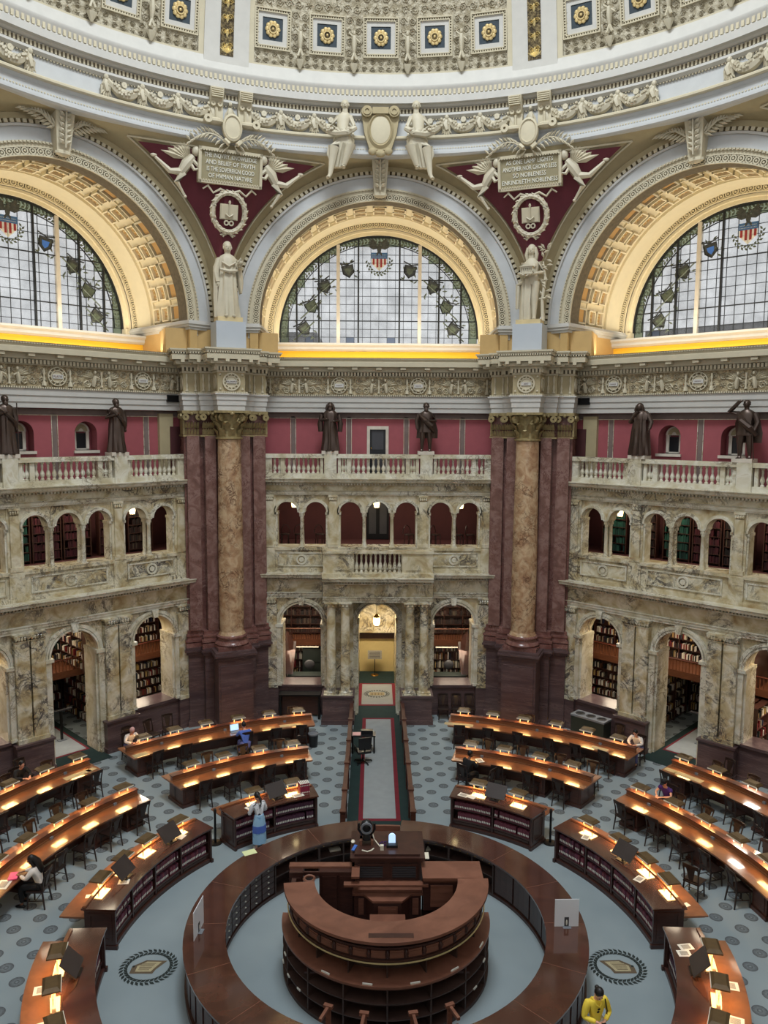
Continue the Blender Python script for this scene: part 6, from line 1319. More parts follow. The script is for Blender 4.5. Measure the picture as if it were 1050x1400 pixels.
# papers, open books and cards
def paper(r, az, z, rot, w, h, lab, mat='paper', pic=True, cat='paper'):
    p = empty('paper_card'); p.matrix_local = azM(az, r, z+.001, rot); props(p, lab, cat); m = MB(); m.box(-w/2, w/2, -h/2, h/2, 0, .004); obj('sheet', m, mat, p, smooth=False)
    if pic: m = MB(); m.box(-w*.33, w*.33, -h*.3, h*.3, .004, .006); obj('printed_image', m, 'page_print', p, smooth=False)
paper(6.5, 57.5, 1.0, .4, .2, .28, 'picture card on top of the long right bookcase desk, by its first lamp'); paper(6.45, 76.5, 1.0, .5, .2, .28, 'picture card on top of the long right bookcase desk, between its last two lamps'); paper(7.2, 83.5, .76, .3, .14, .2, 'small white card on the outer shelf of the long right bookcase desk', pic=False)
paper(6.5, -57.3, 1.0, .2, .24, .18, 'white papers on top of the long left bookcase desk, by its first lamp', pic=False); paper(6.5, -77.6, 1.0, .3, .2, .26, 'picture card on top of the long left bookcase desk, beside the second dark screen'); paper(7.2, -80.5, .76, .3, .14, .2, 'small white card on the outer shelf of the long left bookcase desk', pic=False)
paper(7.2, -106.0, .76, 0, .26, .32, 'pale card with a mark on the lower left corner desk, the farther one', 'paper'); paper(7.2, -114.5, .76, 0, .26, .32, 'pale card with a mark on the lower left corner desk, the nearer one', 'paper')
paper(7.25, 105.2, .76, 0, .26, .32, 'pale card on the outer shelf of the lower right corner desk, the farther one'); paper(7.25, 113.3, .76, 0, .26, .32, 'pale card on the outer shelf of the lower right corner desk, the nearer one'); paper(6.5, 99.2, 1.0, .3, .2, .3, 'picture card on top of the lower right corner desk, the farther of two'); paper(6.42, 101.2, 1.0, .2, .2, .28, 'picture card on top of the lower right corner desk, the nearer of two')
paper(6.42, 22.2, 1.0, -.2, .3, .22, 'printed sheet on top of the bookcase desk right of the aisle, beside its first lamp'); paper(6.4, 24.6, 1.0, -.25, .24, .2, 'bright white sheet under the first lamp of the bookcase desk right of the aisle', pic=False)
paper(6.45, -36.2, 1.0, .3, .42, .28, 'open white book in front of the visitor on the bookcase desk left of the aisle', cat='book'); paper(6.45, -23.4, 1.0, .1, .34, .22, 'open book under the lamp of the bookcase desk left of the aisle', cat='book')
paper(12.55, -41.5, .76, 0, .5, .28, 'pale blotter at the far left end of the outer desk left of the aisle', 'emblem_tan', False); paper(12.6, -15.9, .76, 0, .8, .24, 'tan blotter near the aisle end of the outer left desk', 'emblem_tan', False); paper(12.58, 13.6, .76, 0, 1.1, .24, 'tan blotter at the aisle end of the outer right desk', 'emblem_tan', False); paper(12.6, 37.7, .76, 0, .6, .26, 'tan blotter near the outer end of the outer right desk', 'emblem_tan', False)
paper(12.62, -51.6, .76, 0, .9, .26, 'tan blotter on the outer desk by the left wall', 'emblem_tan', False); paper(12.62, 52.3, .76, 0, .95, .26, 'tan blotter on the outer desk by the right wall', 'emblem_tan', False); paper(12.62, -49.4, .76, .3, .3, .22, 'cut sheet at the inner end of the outer desk by the left wall', 'emblem_tan', False); paper(9.55, -79.9, .76, .2, .4, .3, 'white papers on the inner desk at the left edge before the woman in black'); paper(12.62, 49.4, .76, 0, .4, .24, 'cut sheet at the inner end of the outer desk by the right wall', 'emblem_tan', False)
for i in range(6):
    M = azM(-20.2-i*.45, 6.62, 1.0); m = MB(M); m.box(-.022, .022, -.13, .12, 0, .3); b = obj('book', m, 'magenta_book', smooth=False); props(b, 'magenta bound volume in the short row on the bookcase desk left of the aisle', 'book', 'magenta volumes'); m = MB(M); m.box(-.018, .018, -.125, .118, .3, .306); m.box(-.015, .015, -.134, -.13, .02, .05); m.box(-.015, .015, -.134, -.13, .23, .26); obj('page_edge', m, 'paper', b, smooth=False)
# ---- ring counter
ring = empty('ring_counter'); props(ring, 'large glossy brown ring counter around the centre desk', 'counter')
g0, g1 = 6.5, 353.5; nseg = 16
for i in range(nseg):
    a = g0+(g1-g0)*i/nseg; c = g0+(g1-g0)*(i+1)/nseg; m = MB(); pol(m, 3.56, 4.46, .955, 1.0, a+.06, c-.06, 6); pol(m, 3.6, 4.42, .92, .955, a+.06, c-.06, 6); tp = obj('top_segment', m, 'ring_top_wood', ring, smooth=False)
    m = MB(); pol(m, 3.57, 4.45, .99, 1.002, c-.07, c+.09, 1)
    if i < nseg-1: obj('joint_strip', m, 'counter_wood', tp, smooth=False)
    m = MB(); pol(m, 4.30, 4.38, .1, .92, a, c, 6); pol(m, 4.28, 4.44, 0, .12, a, c, 6); op = obj('outer_panel', m, 'dark_wood', ring, smooth=False)
    m = MB()
    for q in range(4): b0 = a+(c-a)*(q+.12)/4; b1 = a+(c-a)*(q+.88)/4; pol(m, 4.38, 4.40, .2, .84, b0, b1, 2)
    obj('raised_panel', m, 'dark_wood', op, smooth=False)
    # inner side: open cubbies, drawers, plain doors
    mid = (a+c)/2; kind = 'cubby' if (mid < 60 or mid > 300) else 'drawer' if 265 < mid < 300 else 'door'
    m = MB(); pol(m, 3.72 if kind == 'door' else 4.0, 4.3, 0, .92, a, c, 6); pol(m, 3.66, 4.0, 0, .08, a, c, 6); b = obj('inner_body', m, 'cubby_wood' if kind == 'cubby' else 'dark_wood', ring, smooth=False)
    if kind == 'cubby':
        m = MB(); pol(m, 3.66, 4.0, .5, .53, a, c, 6); pol(m, 3.64, 3.7, .84, .92, a, c, 6)
        for t in (a+.2, mid, c-.2): pol(m, 3.66, 4.0, .08, .92, t-.25, t+.25, 1)
        obj('cubby_shelf', m, 'cubby_wood', b, smooth=False)
        m = MB()
        for t in range(6): x = azM(a+(c-a)*(t+.5)/6, 3.63, .88).translation; m.ell(*x, .018, .018, .012, 6, 4)
        obj('hook_row', m, 'brass', b)
    elif kind == 'drawer':
        for t in range(3):
            for z in range(5):
                m = MB(); b0 = a+(c-a)*t/3+.3; b1 = a+(c-a)*(t+1)/3-.3; pol(m, 3.68, 4.0, .12+z*.155, .26+z*.155, b0, b1, 2); dr = obj('drawer', m, 'dark_wood', b, smooth=False); x = azM((b0+b1)/2, 3.67, .19+z*.155).translation; m = MB(); m.ell(*x, .03, .03, .012, 6, 4); obj('knob', m, 'paper', dr)
    else:
        for t in range(2): m = MB(); b0 = a+(c-a)*t/2+.5; b1 = a+(c-a)*(t+1)/2-.5; pol(m, 3.69, 3.72, .14, .86, b0, b1, 3); obj('door', m, 'dark_wood', b, smooth=False)
m = MB(); pol(m, 3.7, 4.35, .55, .6, -6.2, 6.2, 4); pol(m, 4.3, 4.36, 0, .9, -6.2, 6.2, 4); obj('gate_flap', m, 'counter_wood', ring, smooth=False)
m = MB(); pol(m, 4.37, 4.42, .8, .84, -6.2, 6.2, 4); obj('white_edge', m, 'paper', ring, smooth=False)
# ---- centre desk
cdk = empty('centre_desk'); cdk.matrix_local = Matrix.Translation((CX, CY-.05, 0)); props(cdk, 'tall tiered wooden centre desk with a semicircular counter inside the ring', 'desk')
def cpol(mb, r0, r1, z0, z1, a0, a1, seg=20): return mb.polar([(r0,z0),(r1,z0),(r1,z1),(r0,z1)], rad(a0), rad(a1), seg)
m = MB(); cpol(m, 1.7, 2.33, 1.06, 1.1, 88, 272, 48); cpol(m, 1.7, 2.3, 1.02, 1.06, 88, 272, 48); tier = obj('lower_tier_top', m, 'counter_wood', cdk, smooth=False)
m = MB()
for z in (.0, .36, .7): cpol(m, 1.9, 2.31, z, z+(.08 if z == 0 else .025), 88, 272, 48)
cpol(m, 1.85, 1.95, .0, 1.05, 88, 272, 48); sh = obj('shelves', m, 'cubby_wood', tier, smooth=False)
for i in range(9): a = 90+22.5*i; m = MB(); cpol(m, 1.9, 2.3, .08, 1.03, a-.4, a+.4, 1); obj('divider', m, 'cubby_wood', tier, smooth=False)
m = MB(); cpol(m, 1.72, 1.78, 1.1, 1.52, 88, 272, 40); cpol(m, 1.78, 2.08, 1.47, 1.5, 88, 272, 40); up = obj('upper_cubbies', m, 'cubby_wood', cdk, smooth=False)
for i in range(9): a = 90+22.5*i; m = MB(); cpol(m, 1.78, 2.06, 1.1, 1.48, a-.4, a+.4, 1); obj('divider', m, 'cubby_wood', up, smooth=False)
m = MB(); cpol(m, 2.02, 2.12, 1.5, 1.92, 88, 272, 48); cpol(m, 2.12, 2.16, 1.5, 1.54, 88, 272, 48); cpol(m, 2.12, 2.17, 1.78, 1.82, 88, 272, 48); fr = obj('counter_front', m, 'counter_wood' if False else 'dark_wood', cdk, smooth=False)
for i in range(18): a = 90+10*i+5; m = MB(); cpol(m, 2.12, 2.145, 1.58, 1.74, a-3.8, a+3.8, 4); cpol(m, 2.145, 2.155, 1.62, 1.70, a-3.2, a+3.2, 4); obj('panel', m, 'counter_wood', fr, smooth=False)
for i in range(19): a = 90+10*i; x = Vector((2.14*sin(rad(a)), 2.14*cos(rad(a)), 1.66)); m = MB(); m.ell(*x, .05, .05, .09, 6, 4); obj('boss', m, 'dark_wood', fr)
m = MB(); m.tube([(2.19*sin(rad(88+184*i/48)), 2.19*cos(rad(88+184*i/48)), 1.49) for i in range(49)], .016, 5); obj('brass_rail', m, 'gilt_pale', cdk)
m = MB(); cpol(m, 1.6, 2.28, 1.94, 2.0, 91.6, 264, 48); cpol(m, 1.64, 2.22, 1.90, 1.94, 91.6, 264, 48); ct = obj('counter_top', m, 'counter_wood', cdk, smooth=False)
m = MB(); m.tube([(-1.72+.12*cos(t), -.02+.12*sin(t), 1.97) for t in [i*.6 for i in range(11)]], .03, 5); obj('scroll_end', m, 'counter_wood', ct)
m = MB(); cpol(m, 1.62, 1.66, .9, 1.92, 88, 272, 40); m.box(-1.7, 1.7, -1.6, .5, .86, .9); obj('inner_lining', m, 'dark_wood', cdk, smooth=False)
m = MB(); m.box(-.38, .52, -2.12, -1.98, 1.985, 2.004); obj('inset_panel', m, 'dark_wood', cdk, smooth=False)
# right counter slab, left rim, lectern
m = MB(); m.box(.82, 2.18, -.06, .64, 1.94, 2.0); m.box(.86, 2.14, -.02, .6, 1.88, 1.94); obj('right_counter_slab', m, 'counter_wood', cdk, smooth=False)
m = MB(); m.box(.84, 2.1, .5, .56, 0, 1.9); m.box(1.98, 2.06, 0, .5, 0, 1.9); m.box(.84, 1.6, .0, .06, 1.2, 1.88); obj('right_body', m, 'dark_wood', cdk, smooth=False)
m = MB(); m.box(1.0, 1.5, -.03, .0, 1.3, 1.8); obj('right_panel', m, 'counter_wood', cdk, smooth=False)
m = MB(); m.box(-2.22, -.72, .42, .60, 1.95, 2.0); m.box(-.78, -.6, .0, .6, 1.95, 2.0); m.box(-.95, .95, -.05, .1, 1.78, 1.83); obj('left_rim', m, 'counter_wood', cdk, smooth=False)
m = MB(); m.box(-2.2, -1.88, .25, .56, 0, 1.95); m.box(-1.52, -.7, .3, .56, 0, 1.95); lb = obj('left_body', m, 'dark_wood', cdk, smooth=False)
m = MB(); m.box(-1.45, -1.12, .26, .3, .95, 1.85); m.box(-1.05, -.75, .26, .3, .95, 1.85); m.box(-1.9, -.7, .27, .31, 1.86, 1.95); obj('cabinet_door', m, 'dark_wood', lb, smooth=False)
for k in range(4): m = MB(); m.box(-2.14, -1.94, .23, .26, 1.5+.09*k, 1.56+.09*k); obj('drawer_front', m, 'dark_wood', lb, smooth=False)
m = MB(); m.box(-.70, .78, .46, 1.5, 1.0, 2.2); lec = obj('lectern_body', m, 'dark_wood', cdk, smooth=False)
m = MB(); m.box(-.82, .90, .38, 1.6, 2.16, 2.22); m.box(-.78, .84, .42, 1.55, 2.10, 2.16); obj('lectern_top', m, 'dark_wood', lec, smooth=False)
m = MB(); m.box(-.72, .78, .46, 1.5, 2.22, 2.27); obj('desk_pad', m, 'dark_wood', lec, smooth=False)
for x in (-.34, .42):
    m = MB()
    for a, c, z0, z1 in ((x-.31,x+.31,2.0,2.05),(x-.31,x+.31,1.66,1.7),(x-.31,x-.27,1.7,2.0),(x+.27,x+.31,1.7,2.0)): m.box(a, c, .43, .47, z0, z1)
    lv = obj('louvre_frame', m, 'dark_wood', lec, smooth=False)
    for k in range(5): m = MB(); m.box(x-.27, x+.27, .44, .46, 1.72+k*.055, 1.755+k*.055); obj('slat', m, 'screen_board' if False else 'dark_grey', lv, smooth=False)
m = MB(); m.box(-.74, .82, .1, .46, 1.56, 1.62); m.box(-.74, .82, .30, .46, 1.62, 1.65); obj('lectern_ledge', m, 'counter_wood', lec, smooth=False)
m = MB(); m.prism([(-.72,.45),(-.72,.12),(-.46,.1),(-.28,-.16),(.34,-.16),(.54,.1),(.8,.12),(.8,.45)], .9, 1.5); bw = obj('bay_cabinet', m, 'dark_wood', cdk, smooth=False)
m = MB(); m.prism([(-.76,.45),(-.76,.08),(-.5,.06),(-.3,-.21),(.36,-.21),(.58,.06),(.84,.08),(.84,.45)], 1.5, 1.55); obj('bay_top', m, 'counter_wood', bw, smooth=False)
m = MB(); m.box(-.18, .26, -.19, -.16, 1.12, 1.4); m.box(-.13, .21, -.2, -.19, 1.17, 1.35); obj('bay_panel', m, 'counter_wood', bw, smooth=False)
m = MB(); m.box(-.62, -.5, .07, .12, 1.05, 1.42); m.box(.6, .74, .07, .12, 1.05, 1.42); obj('side_panel', m, 'counter_wood', bw, smooth=False)
m = MB(); m.box(-.36, .42, -.75, -.3, 1.24, 1.3); m.box(-.32, .38, -.7, -.35, .9, 1.24); obj('bench', m, 'counter_wood', cdk, smooth=False)
def tag_label(lab, az, r, z, w=.2):
    o = obj('label_card', MB(Matrix.Translation((CX, CY-.05, 0)) @ Matrix.Rotation(-rad(az), 4, 'Z') @ Matrix.Translation((0, r, z))).box(-w/2, w/2, -.02, .004, -.014, .02), 'paper', smooth=False); props(o, lab, 'label', 'white labels on the centre desk shelves')
for nth, az in zip(ORD, (213, 190, 166, 143, 118)): tag_label(nth+' white label strip from the left on the lower tier top of the centre desk', az, 2.29, 1.11)
for nth, (az, r, z) in zip(('leftmost low', 'second low', 'third low', 'left upper', 'right upper', 'right lower'), ((256, 2.33, .38), (244, 2.33, .38), (232, 2.33, .38), (250, 2.33, .72), (116, 2.33, .72), (127, 2.33, .38))): tag_label(nth+' small white label on the cubby shelf edges of the centre desk', az, r, z, .12)
# props on the lectern
def thing(name, loc, lab, cat, rz=0, **kw):
    e = empty(name); e.matrix_local = Matrix.Translation(loc) @ Matrix.Rotation(rz, 4, 'Z'); return props(e, lab, cat, **kw)
t = thing('desk_camera', (-.30, .95, 2.27), 'round black document camera on a wooden stand on the lectern', 'camera')
m = MB(); m.box(-.16, -.1, -.12, .12, 0, .12); m.box(.1, .16, -.12, .12, 0, .12); m.box(-.16, .16, -.02, .12, .08, .12); obj('wood_stand', m, 'counter_wood', t, smooth=False)
m = MB(); m.lathe([(.1,.1),(.08,.25),(.06,.3)], seg=12); m.ell(0, .02, .42, .15, .13, .15, 14, 9); obj('body', m, 'black_plastic', t); m = MB(); m.ring(0, .42, .1, .14, -.13, -.09, 0, 2*pi, 18); obj('bezel', m, 'grey_plastic', t)
for q in (-1, 1): m = MB(); m.tube([(q*.1,0,.2),(q*.19,-.02,.35),(q*.18,-.02,.5)], .03, 6); obj('yoke_arm', m, 'black_plastic', t)
t = thing('phone', (-.58, .72, 2.27), 'blue handset lying on the lectern', 'phone', -.3); m = MB(); m.box(-.035, .035, -.12, .12, 0, .025); obj('case', m, 'sky_blue_plastic', t, smooth=False)
t = thing('mouse', (-.72+.1, .98, 2.27), 'white rounded mouse on the lectern', 'mouse'); m = MB(); m.ell(0, 0, .025, .05, .075, .03, 10, 6); obj('shell', m, 'white_enamel', t)
t = thing('desk_clock', (.30, .85, 2.27), 'upright white and black device with an arched face on the lectern', 'device')
m = MB(); m.box(-.13, .13, -.12, .1, 0, .06); obj('base', m, 'black_plastic', t, smooth=False); m = MB(); m.box(-.08, .08, .0, .05, .06, .2); m.ring(0, .2, 0, .08, 0, .05, 0, pi, 12); obj('face', m, 'screen_glow', t)
t = thing('white_cube', (.06, .66, 2.27), 'small white box on the lectern beside a purple ribbon', 'box'); m = MB(); m.box(-.04, .04, -.04, .04, 0, .11); obj('box_body', m, 'white_enamel', t, smooth=False)
t = thing('cable', (0, 0, 2.27), 'white cable curving over the lectern', 'cable'); m = MB(); m.tube([(-.2,1.1,.3),(-.12,.95,.1),(.0,.8,.02),(.05,.74,.01)], .012, 5); m.tube([(-.4,.62,.01),(-.28,.56,.01),(-.18,.62,.01),(-.13,.7,.01)], .016, 5); obj('wire', m, 'white_enamel', t)
t = thing('ribbon', (.1, .85, 2.27), 'tangled purple ribbon lying on the lectern', 'ribbon'); m = MB(); m.tube([(-.12,.0,.01),(-.03,.1,.04),(.03,-.05,.02),(.1,.06,.05),(.02,.12,.02)], .014, 5); obj('strap', m, 'purple_cloth', t)
# acrylic sheets on the ring counter
for x, y, rz, lab, sx in ((4.17, -.28, .02, 'upright clear white panel standing on the right side of the ring counter', .54), (-3.96, -.45, rad(84), 'upright white panel seen edge on, standing on the left side of the ring counter', .66)):
    t = thing('counter_screen', (x, y, 1.0), lab, 'screen', rz, group='white panels on the ring counter')
    for x0, x1, z0, z1 in ((-sx/2, -.07, 0, .62), (.07, sx/2, 0, .62), (-.07, .07, .3, .62), (-.07, .07, 0, .03)): pass
    m = MB(); m.box(-sx/2, sx/2, -.006, .006, .0, .64); obj('panel', m, 'acrylic_white', t, smooth=False)
    m = MB(); m.box(-.05, .05, -.012, -.006, .0, .22); obj('slot_frame', m, 'dark_grey', t, smooth=False); m = MB(); m.ell(0, -.016, .1, .02, .006, .07, 8, 5); obj('slot', m, 'paper', t)
    m = MB(); m.box(-.09, .09, -.1, .1, 0, .012); obj('foot', m, 'grey_plastic', t, smooth=False)
t = thing('pale_sheet', (-3.36, 2.78, 1.0), 'pale yellow green sheet on the ring counter by the standing visitor', 'paper', .5); m = MB(); m.box(-.17, .17, -.12, .12, 0, .004); obj('sheet', m, 'pale_yellow_paper', t, smooth=False)
for x, y, lab in ((-1.2, 3.75, 'white papers in the left cubby behind the lectern'), (-.5, 3.95, 'crumpled white paper in the cubby nearest the gate'), (1.25, 3.75, 'white papers in the right cubby behind the lectern')): t = thing('loose_papers', (x, y, .53), lab, 'paper', .3); m = MB(); m.box(-.15, .15, -.1, .1, 0, .05); obj('sheets', m, 'white_enamel', t, smooth=False)
t = thing('printed_booklet', (1.1, 2.6, 1.0), 'white printed booklet on a stand behind the right counter slab', 'booklet', .0); m = MB(); m.box(-.28, .2, -.15, .15, 0, .02); obj('cover', m, 'white_enamel', t, smooth=False); m = MB(); m.box(-.26, 0, -.13, .12, .02, .024); obj('photo', m, 'dark_grey', t, smooth=False); m = MB(); m.box(-.05, .05, -.1, .1, -1.0, -.0); obj('stand', m, 'dark_wood', t, smooth=False)
for i, (az, r) in enumerate(((202, 3.05), (188.5, 3.05), (171, 3.05), (157, 3.05))):
    t = empty('step_stool'); t.matrix_local = Matrix.Translation((CX+r*sin(rad(az)), CY+r*cos(rad(az)), 0)) @ Matrix.Rotation(-rad(az), 4, 'Z'); props(t, '%s wooden high chair from the left inside the bottom of the ring counter' % ORD[i], 'chair', 'high chairs inside the ring')
    m = MB(); m.box(-.19, .19, -.02, .34, .58, .62); obj('seat', m, 'orange_wood' if False else 'counter_wood', t, smooth=False)
    for x in (-.16, .16):
        for y in (0, .3): m = MB(); m.box(x-.022, x+.022, y-.022, y+.022, 0, .58); obj('leg', m, 'rail_wood', t, smooth=False)
    m = MB(); m.box(-.05, .05, -.04, 0, .6, 1.02); m.box(-.09, .09, -.06, .02, 1.02, 1.08); m.box(-.03, .03, -.02, .34, 1.0, 1.06) ; obj('back_post', m, 'counter_wood', t, smooth=False)
# ---- aisle rails, stanchions, odd furniture
for s, x in ((-1, -1.03), (1, 1.02)):
    t = thing('aisle_rail', (x, 0, 0), 'low panelled wooden rail along the %s side of the aisle' % side_of(s), 'rail', group='aisle rails')
    m = MB(); m.box(-.035, .035, 5.2, 14.3, .05, .84); obj('panel_wall', m, 'dark_wood', t, smooth=False); m = MB(); m.box(-.07, .07, 5.1, 14.35, .84, .9); obj('top_rail', m, 'rail_wood', t, smooth=False)
    for y in (5.15, 6.55, 8.5, 10.4, 12.4, 14.3): m = MB(); m.box(-.075, .075, y-.07, y+.07, 0, .86); m.prism([(-.09,y-.09),(.09,y-.09),(.09,y+.09),(-.09,y+.09)], .9, .95); obj('post', m, 'rail_wood', t, smooth=False)
    m = MB(); m.tube([(0,14.35,.5),(0,14.7,.42),(0,14.95,.2),(0,14.85,.06)], .06, 7); obj('volute', m, 'plinth_marble', t)
for s, x, y in ((-1, -4.72, 5.05), (1, 5.02, 5.05)):
    t = thing('rope_stanchion', (x, y, 0), 'black rope post on a round base beside the %s end of the %s bookcase desk' % (('left', 'left') if s < 0 else ('right', 'right')), 'stanchion'); m = MB(); m.lathe([(.2,0),(.19,.02),(.04,.035)], seg=18); obj('base', m, 'black_metal', t); m = MB(); m.tube([(0,0,.03),(0,0,1.0)], .033, 10); obj('pole', m, 'black_metal', t); m = MB(); m.lathe([(.045,.93),(.045,1.02),(.03,1.04)], seg=10); obj('belt_head', m, 'black_plastic', t)
t = thing('aisle_desk', (-.62, 11.45, 0), 'small black desk with a lit page in the carpeted aisle', 'desk'); m = MB(); m.box(-.34, .55, -.22, .22, .68, .72); obj('desk_top', m, 'black_plastic', t, smooth=False)
for x in (-.3, .5): m = MB(); m.box(x-.03, x+.03, -.15, .15, 0, .68); obj('leg', m, 'black_metal', t, smooth=False)
m = MB(); m.box(-.3, .0, -.16, .12, .72, .73); obj('bright_page', m, 'pink_cloth', t, smooth=False); m = MB(); m.box(.02, .45, -.05, .12, .72, .86); obj('equipment', m, 'black_plastic', t, smooth=False)
t = thing('office_chair', (-.52, 10.55, 0), 'black office chair on castors in the carpeted aisle', 'chair', .3)
m = MB(); m.box(-.24, .24, -.24, .24, .42, .5); obj('seat', m, 'black_plastic', t, smooth=False); m = MB(); m.add([(-.22,-.26,.6),(.22,-.26,.6),(.24,-.32,1.05),(-.24,-.32,1.05),(-.22,-.2,.6),(.22,-.2,.6),(.24,-.26,1.05),(-.24,-.26,1.05)], [(0,1,2,3),(7,6,5,4),(0,4,5,1),(1,5,6,2),(3,2,6,7),(0,3,7,4)]); obj('backrest', m, 'black_plastic', t, smooth=False)
m = MB(); m.tube([(0,0,.08),(0,0,.42)], .03, 8); m.tube([(0,-.2,.45),(0,-.29,.65)], .025, 6); obj('column', m, 'black_metal', t)
for q in (-1, 1): m = MB(); m.tube([(q*.24,-.15,.45),(q*.3,-.1,.66),(q*.3,.14,.66)], .022, 6); obj('armrest', m, 'black_plastic', t)
for k in range(5): a = k*2*pi/5; m = MB(); m.tube([(0,0,.1),(.32*cos(a),.32*sin(a),.07)], [.03,.02], 6); g = obj('foot_spoke', m, 'black_metal', t); m = MB(); m.ell(.32*cos(a), .32*sin(a), .03, .03, .03, .03, 8, 5); obj('caster', m, 'black_plastic', g)
t = thing('waste_bin', (-2.42, 12.0, 0), 'black waste bin at the aisle end of the outer left desk', 'bin'); m = MB(); m.lathe([(.15,0),(.19,.5),(.18,.5),(.14,.05)], seg=18); obj('bucket', m, 'black_plastic', t); m = MB(); m.lathe([(.2,.47),(.205,.52),(.19,.53),(.18,.5)], seg=18); obj('bag_rim', m, 'grey_plastic', t)
t = empty('recycling_cabinet'); t.matrix_local = bayM(1) @ Matrix.Translation((-3.05, 14.7, 0)); props(t, 'dark green cabinet with three round openings in its grey top, right wall', 'cabinet')
m = MB(); m.box(-.7, .7, -.28, .28, 0, .93); obj('body', m, 'dark_green_metal', t, smooth=False); m = MB(); m.box(-.72, .72, -.3, .3, .93, 1.0); obj('top', m, 'grey_plastic', t, smooth=False)
for x in (-.46, 0, .46): m = MB(); m.lathe([(.19,1.0),(.19,1.012),(.14,1.014),(.13,1.004)], x, 0, 0, 18); o = obj('opening_ring', m, 'dark_grey', t); m = MB(); m.lathe([(.13,1.004),(.12,1.008)], x, 0, 0, 16); obj('hole', m, 'black_plastic', o)
t = thing('catalogue_table', (-3.2, 14.95, 0), 'black covered table below the left arch of the far wall', 'table'); m = MB(); m.box(-.85, .85, -.25, .25, 1.0, 1.06); obj('table_top', m, 'black_metal', t, smooth=False)
for x in (-.8, .8): m = MB(); m.box(x-.04, x+.04, -.2, .2, 0, 1.0); obj('leg', m, 'black_metal', t, smooth=False)
m = MB(); m.box(-.76, .76, .12, .2, .1, 1.0); obj('back_panel', m, 'dark_wood', t, smooth=False)
WL = 'spare chairs along the walls'
for x, nth in ((2.75, 'leftmost'), (3.3, 'middle'), (3.85, 'rightmost')): chair(Matrix.Translation((x, 14.9, 0)) @ Matrix.Rotation(pi, 4, 'Z'), nth+' of three spare chairs below the right arch of the far wall', WL)
for b, u, n, r, lab in ((-1, 1.55, 14.4, pi, 'first'), (-1, 2.5, 14.5, pi+.2, 'second'), (-1, 3.2, 14.5, pi-.3, 'third')): chair(bayM(b) @ Matrix.Translation((u, n, 0)) @ Matrix.Rotation(r, 4, 'Z'), '%s spare chair against the left wall, counting toward the left pier' % lab, WL)
for b, u, n, r, lab in ((1, -1.9, 14.55, pi, 'spare chair against the right wall beside the green cabinet'), (1, 2.2, 14.3, pi-.3, 'spare chair against the right wall at the picture edge'), (-1, -2.3, 14.3, pi+.2, 'spare chair against the left wall at the picture edge')): chair(bayM(b) @ Matrix.Translation((u, n, 0)) @ Matrix.Rotation(r, 4, 'Z'), lab, WL)

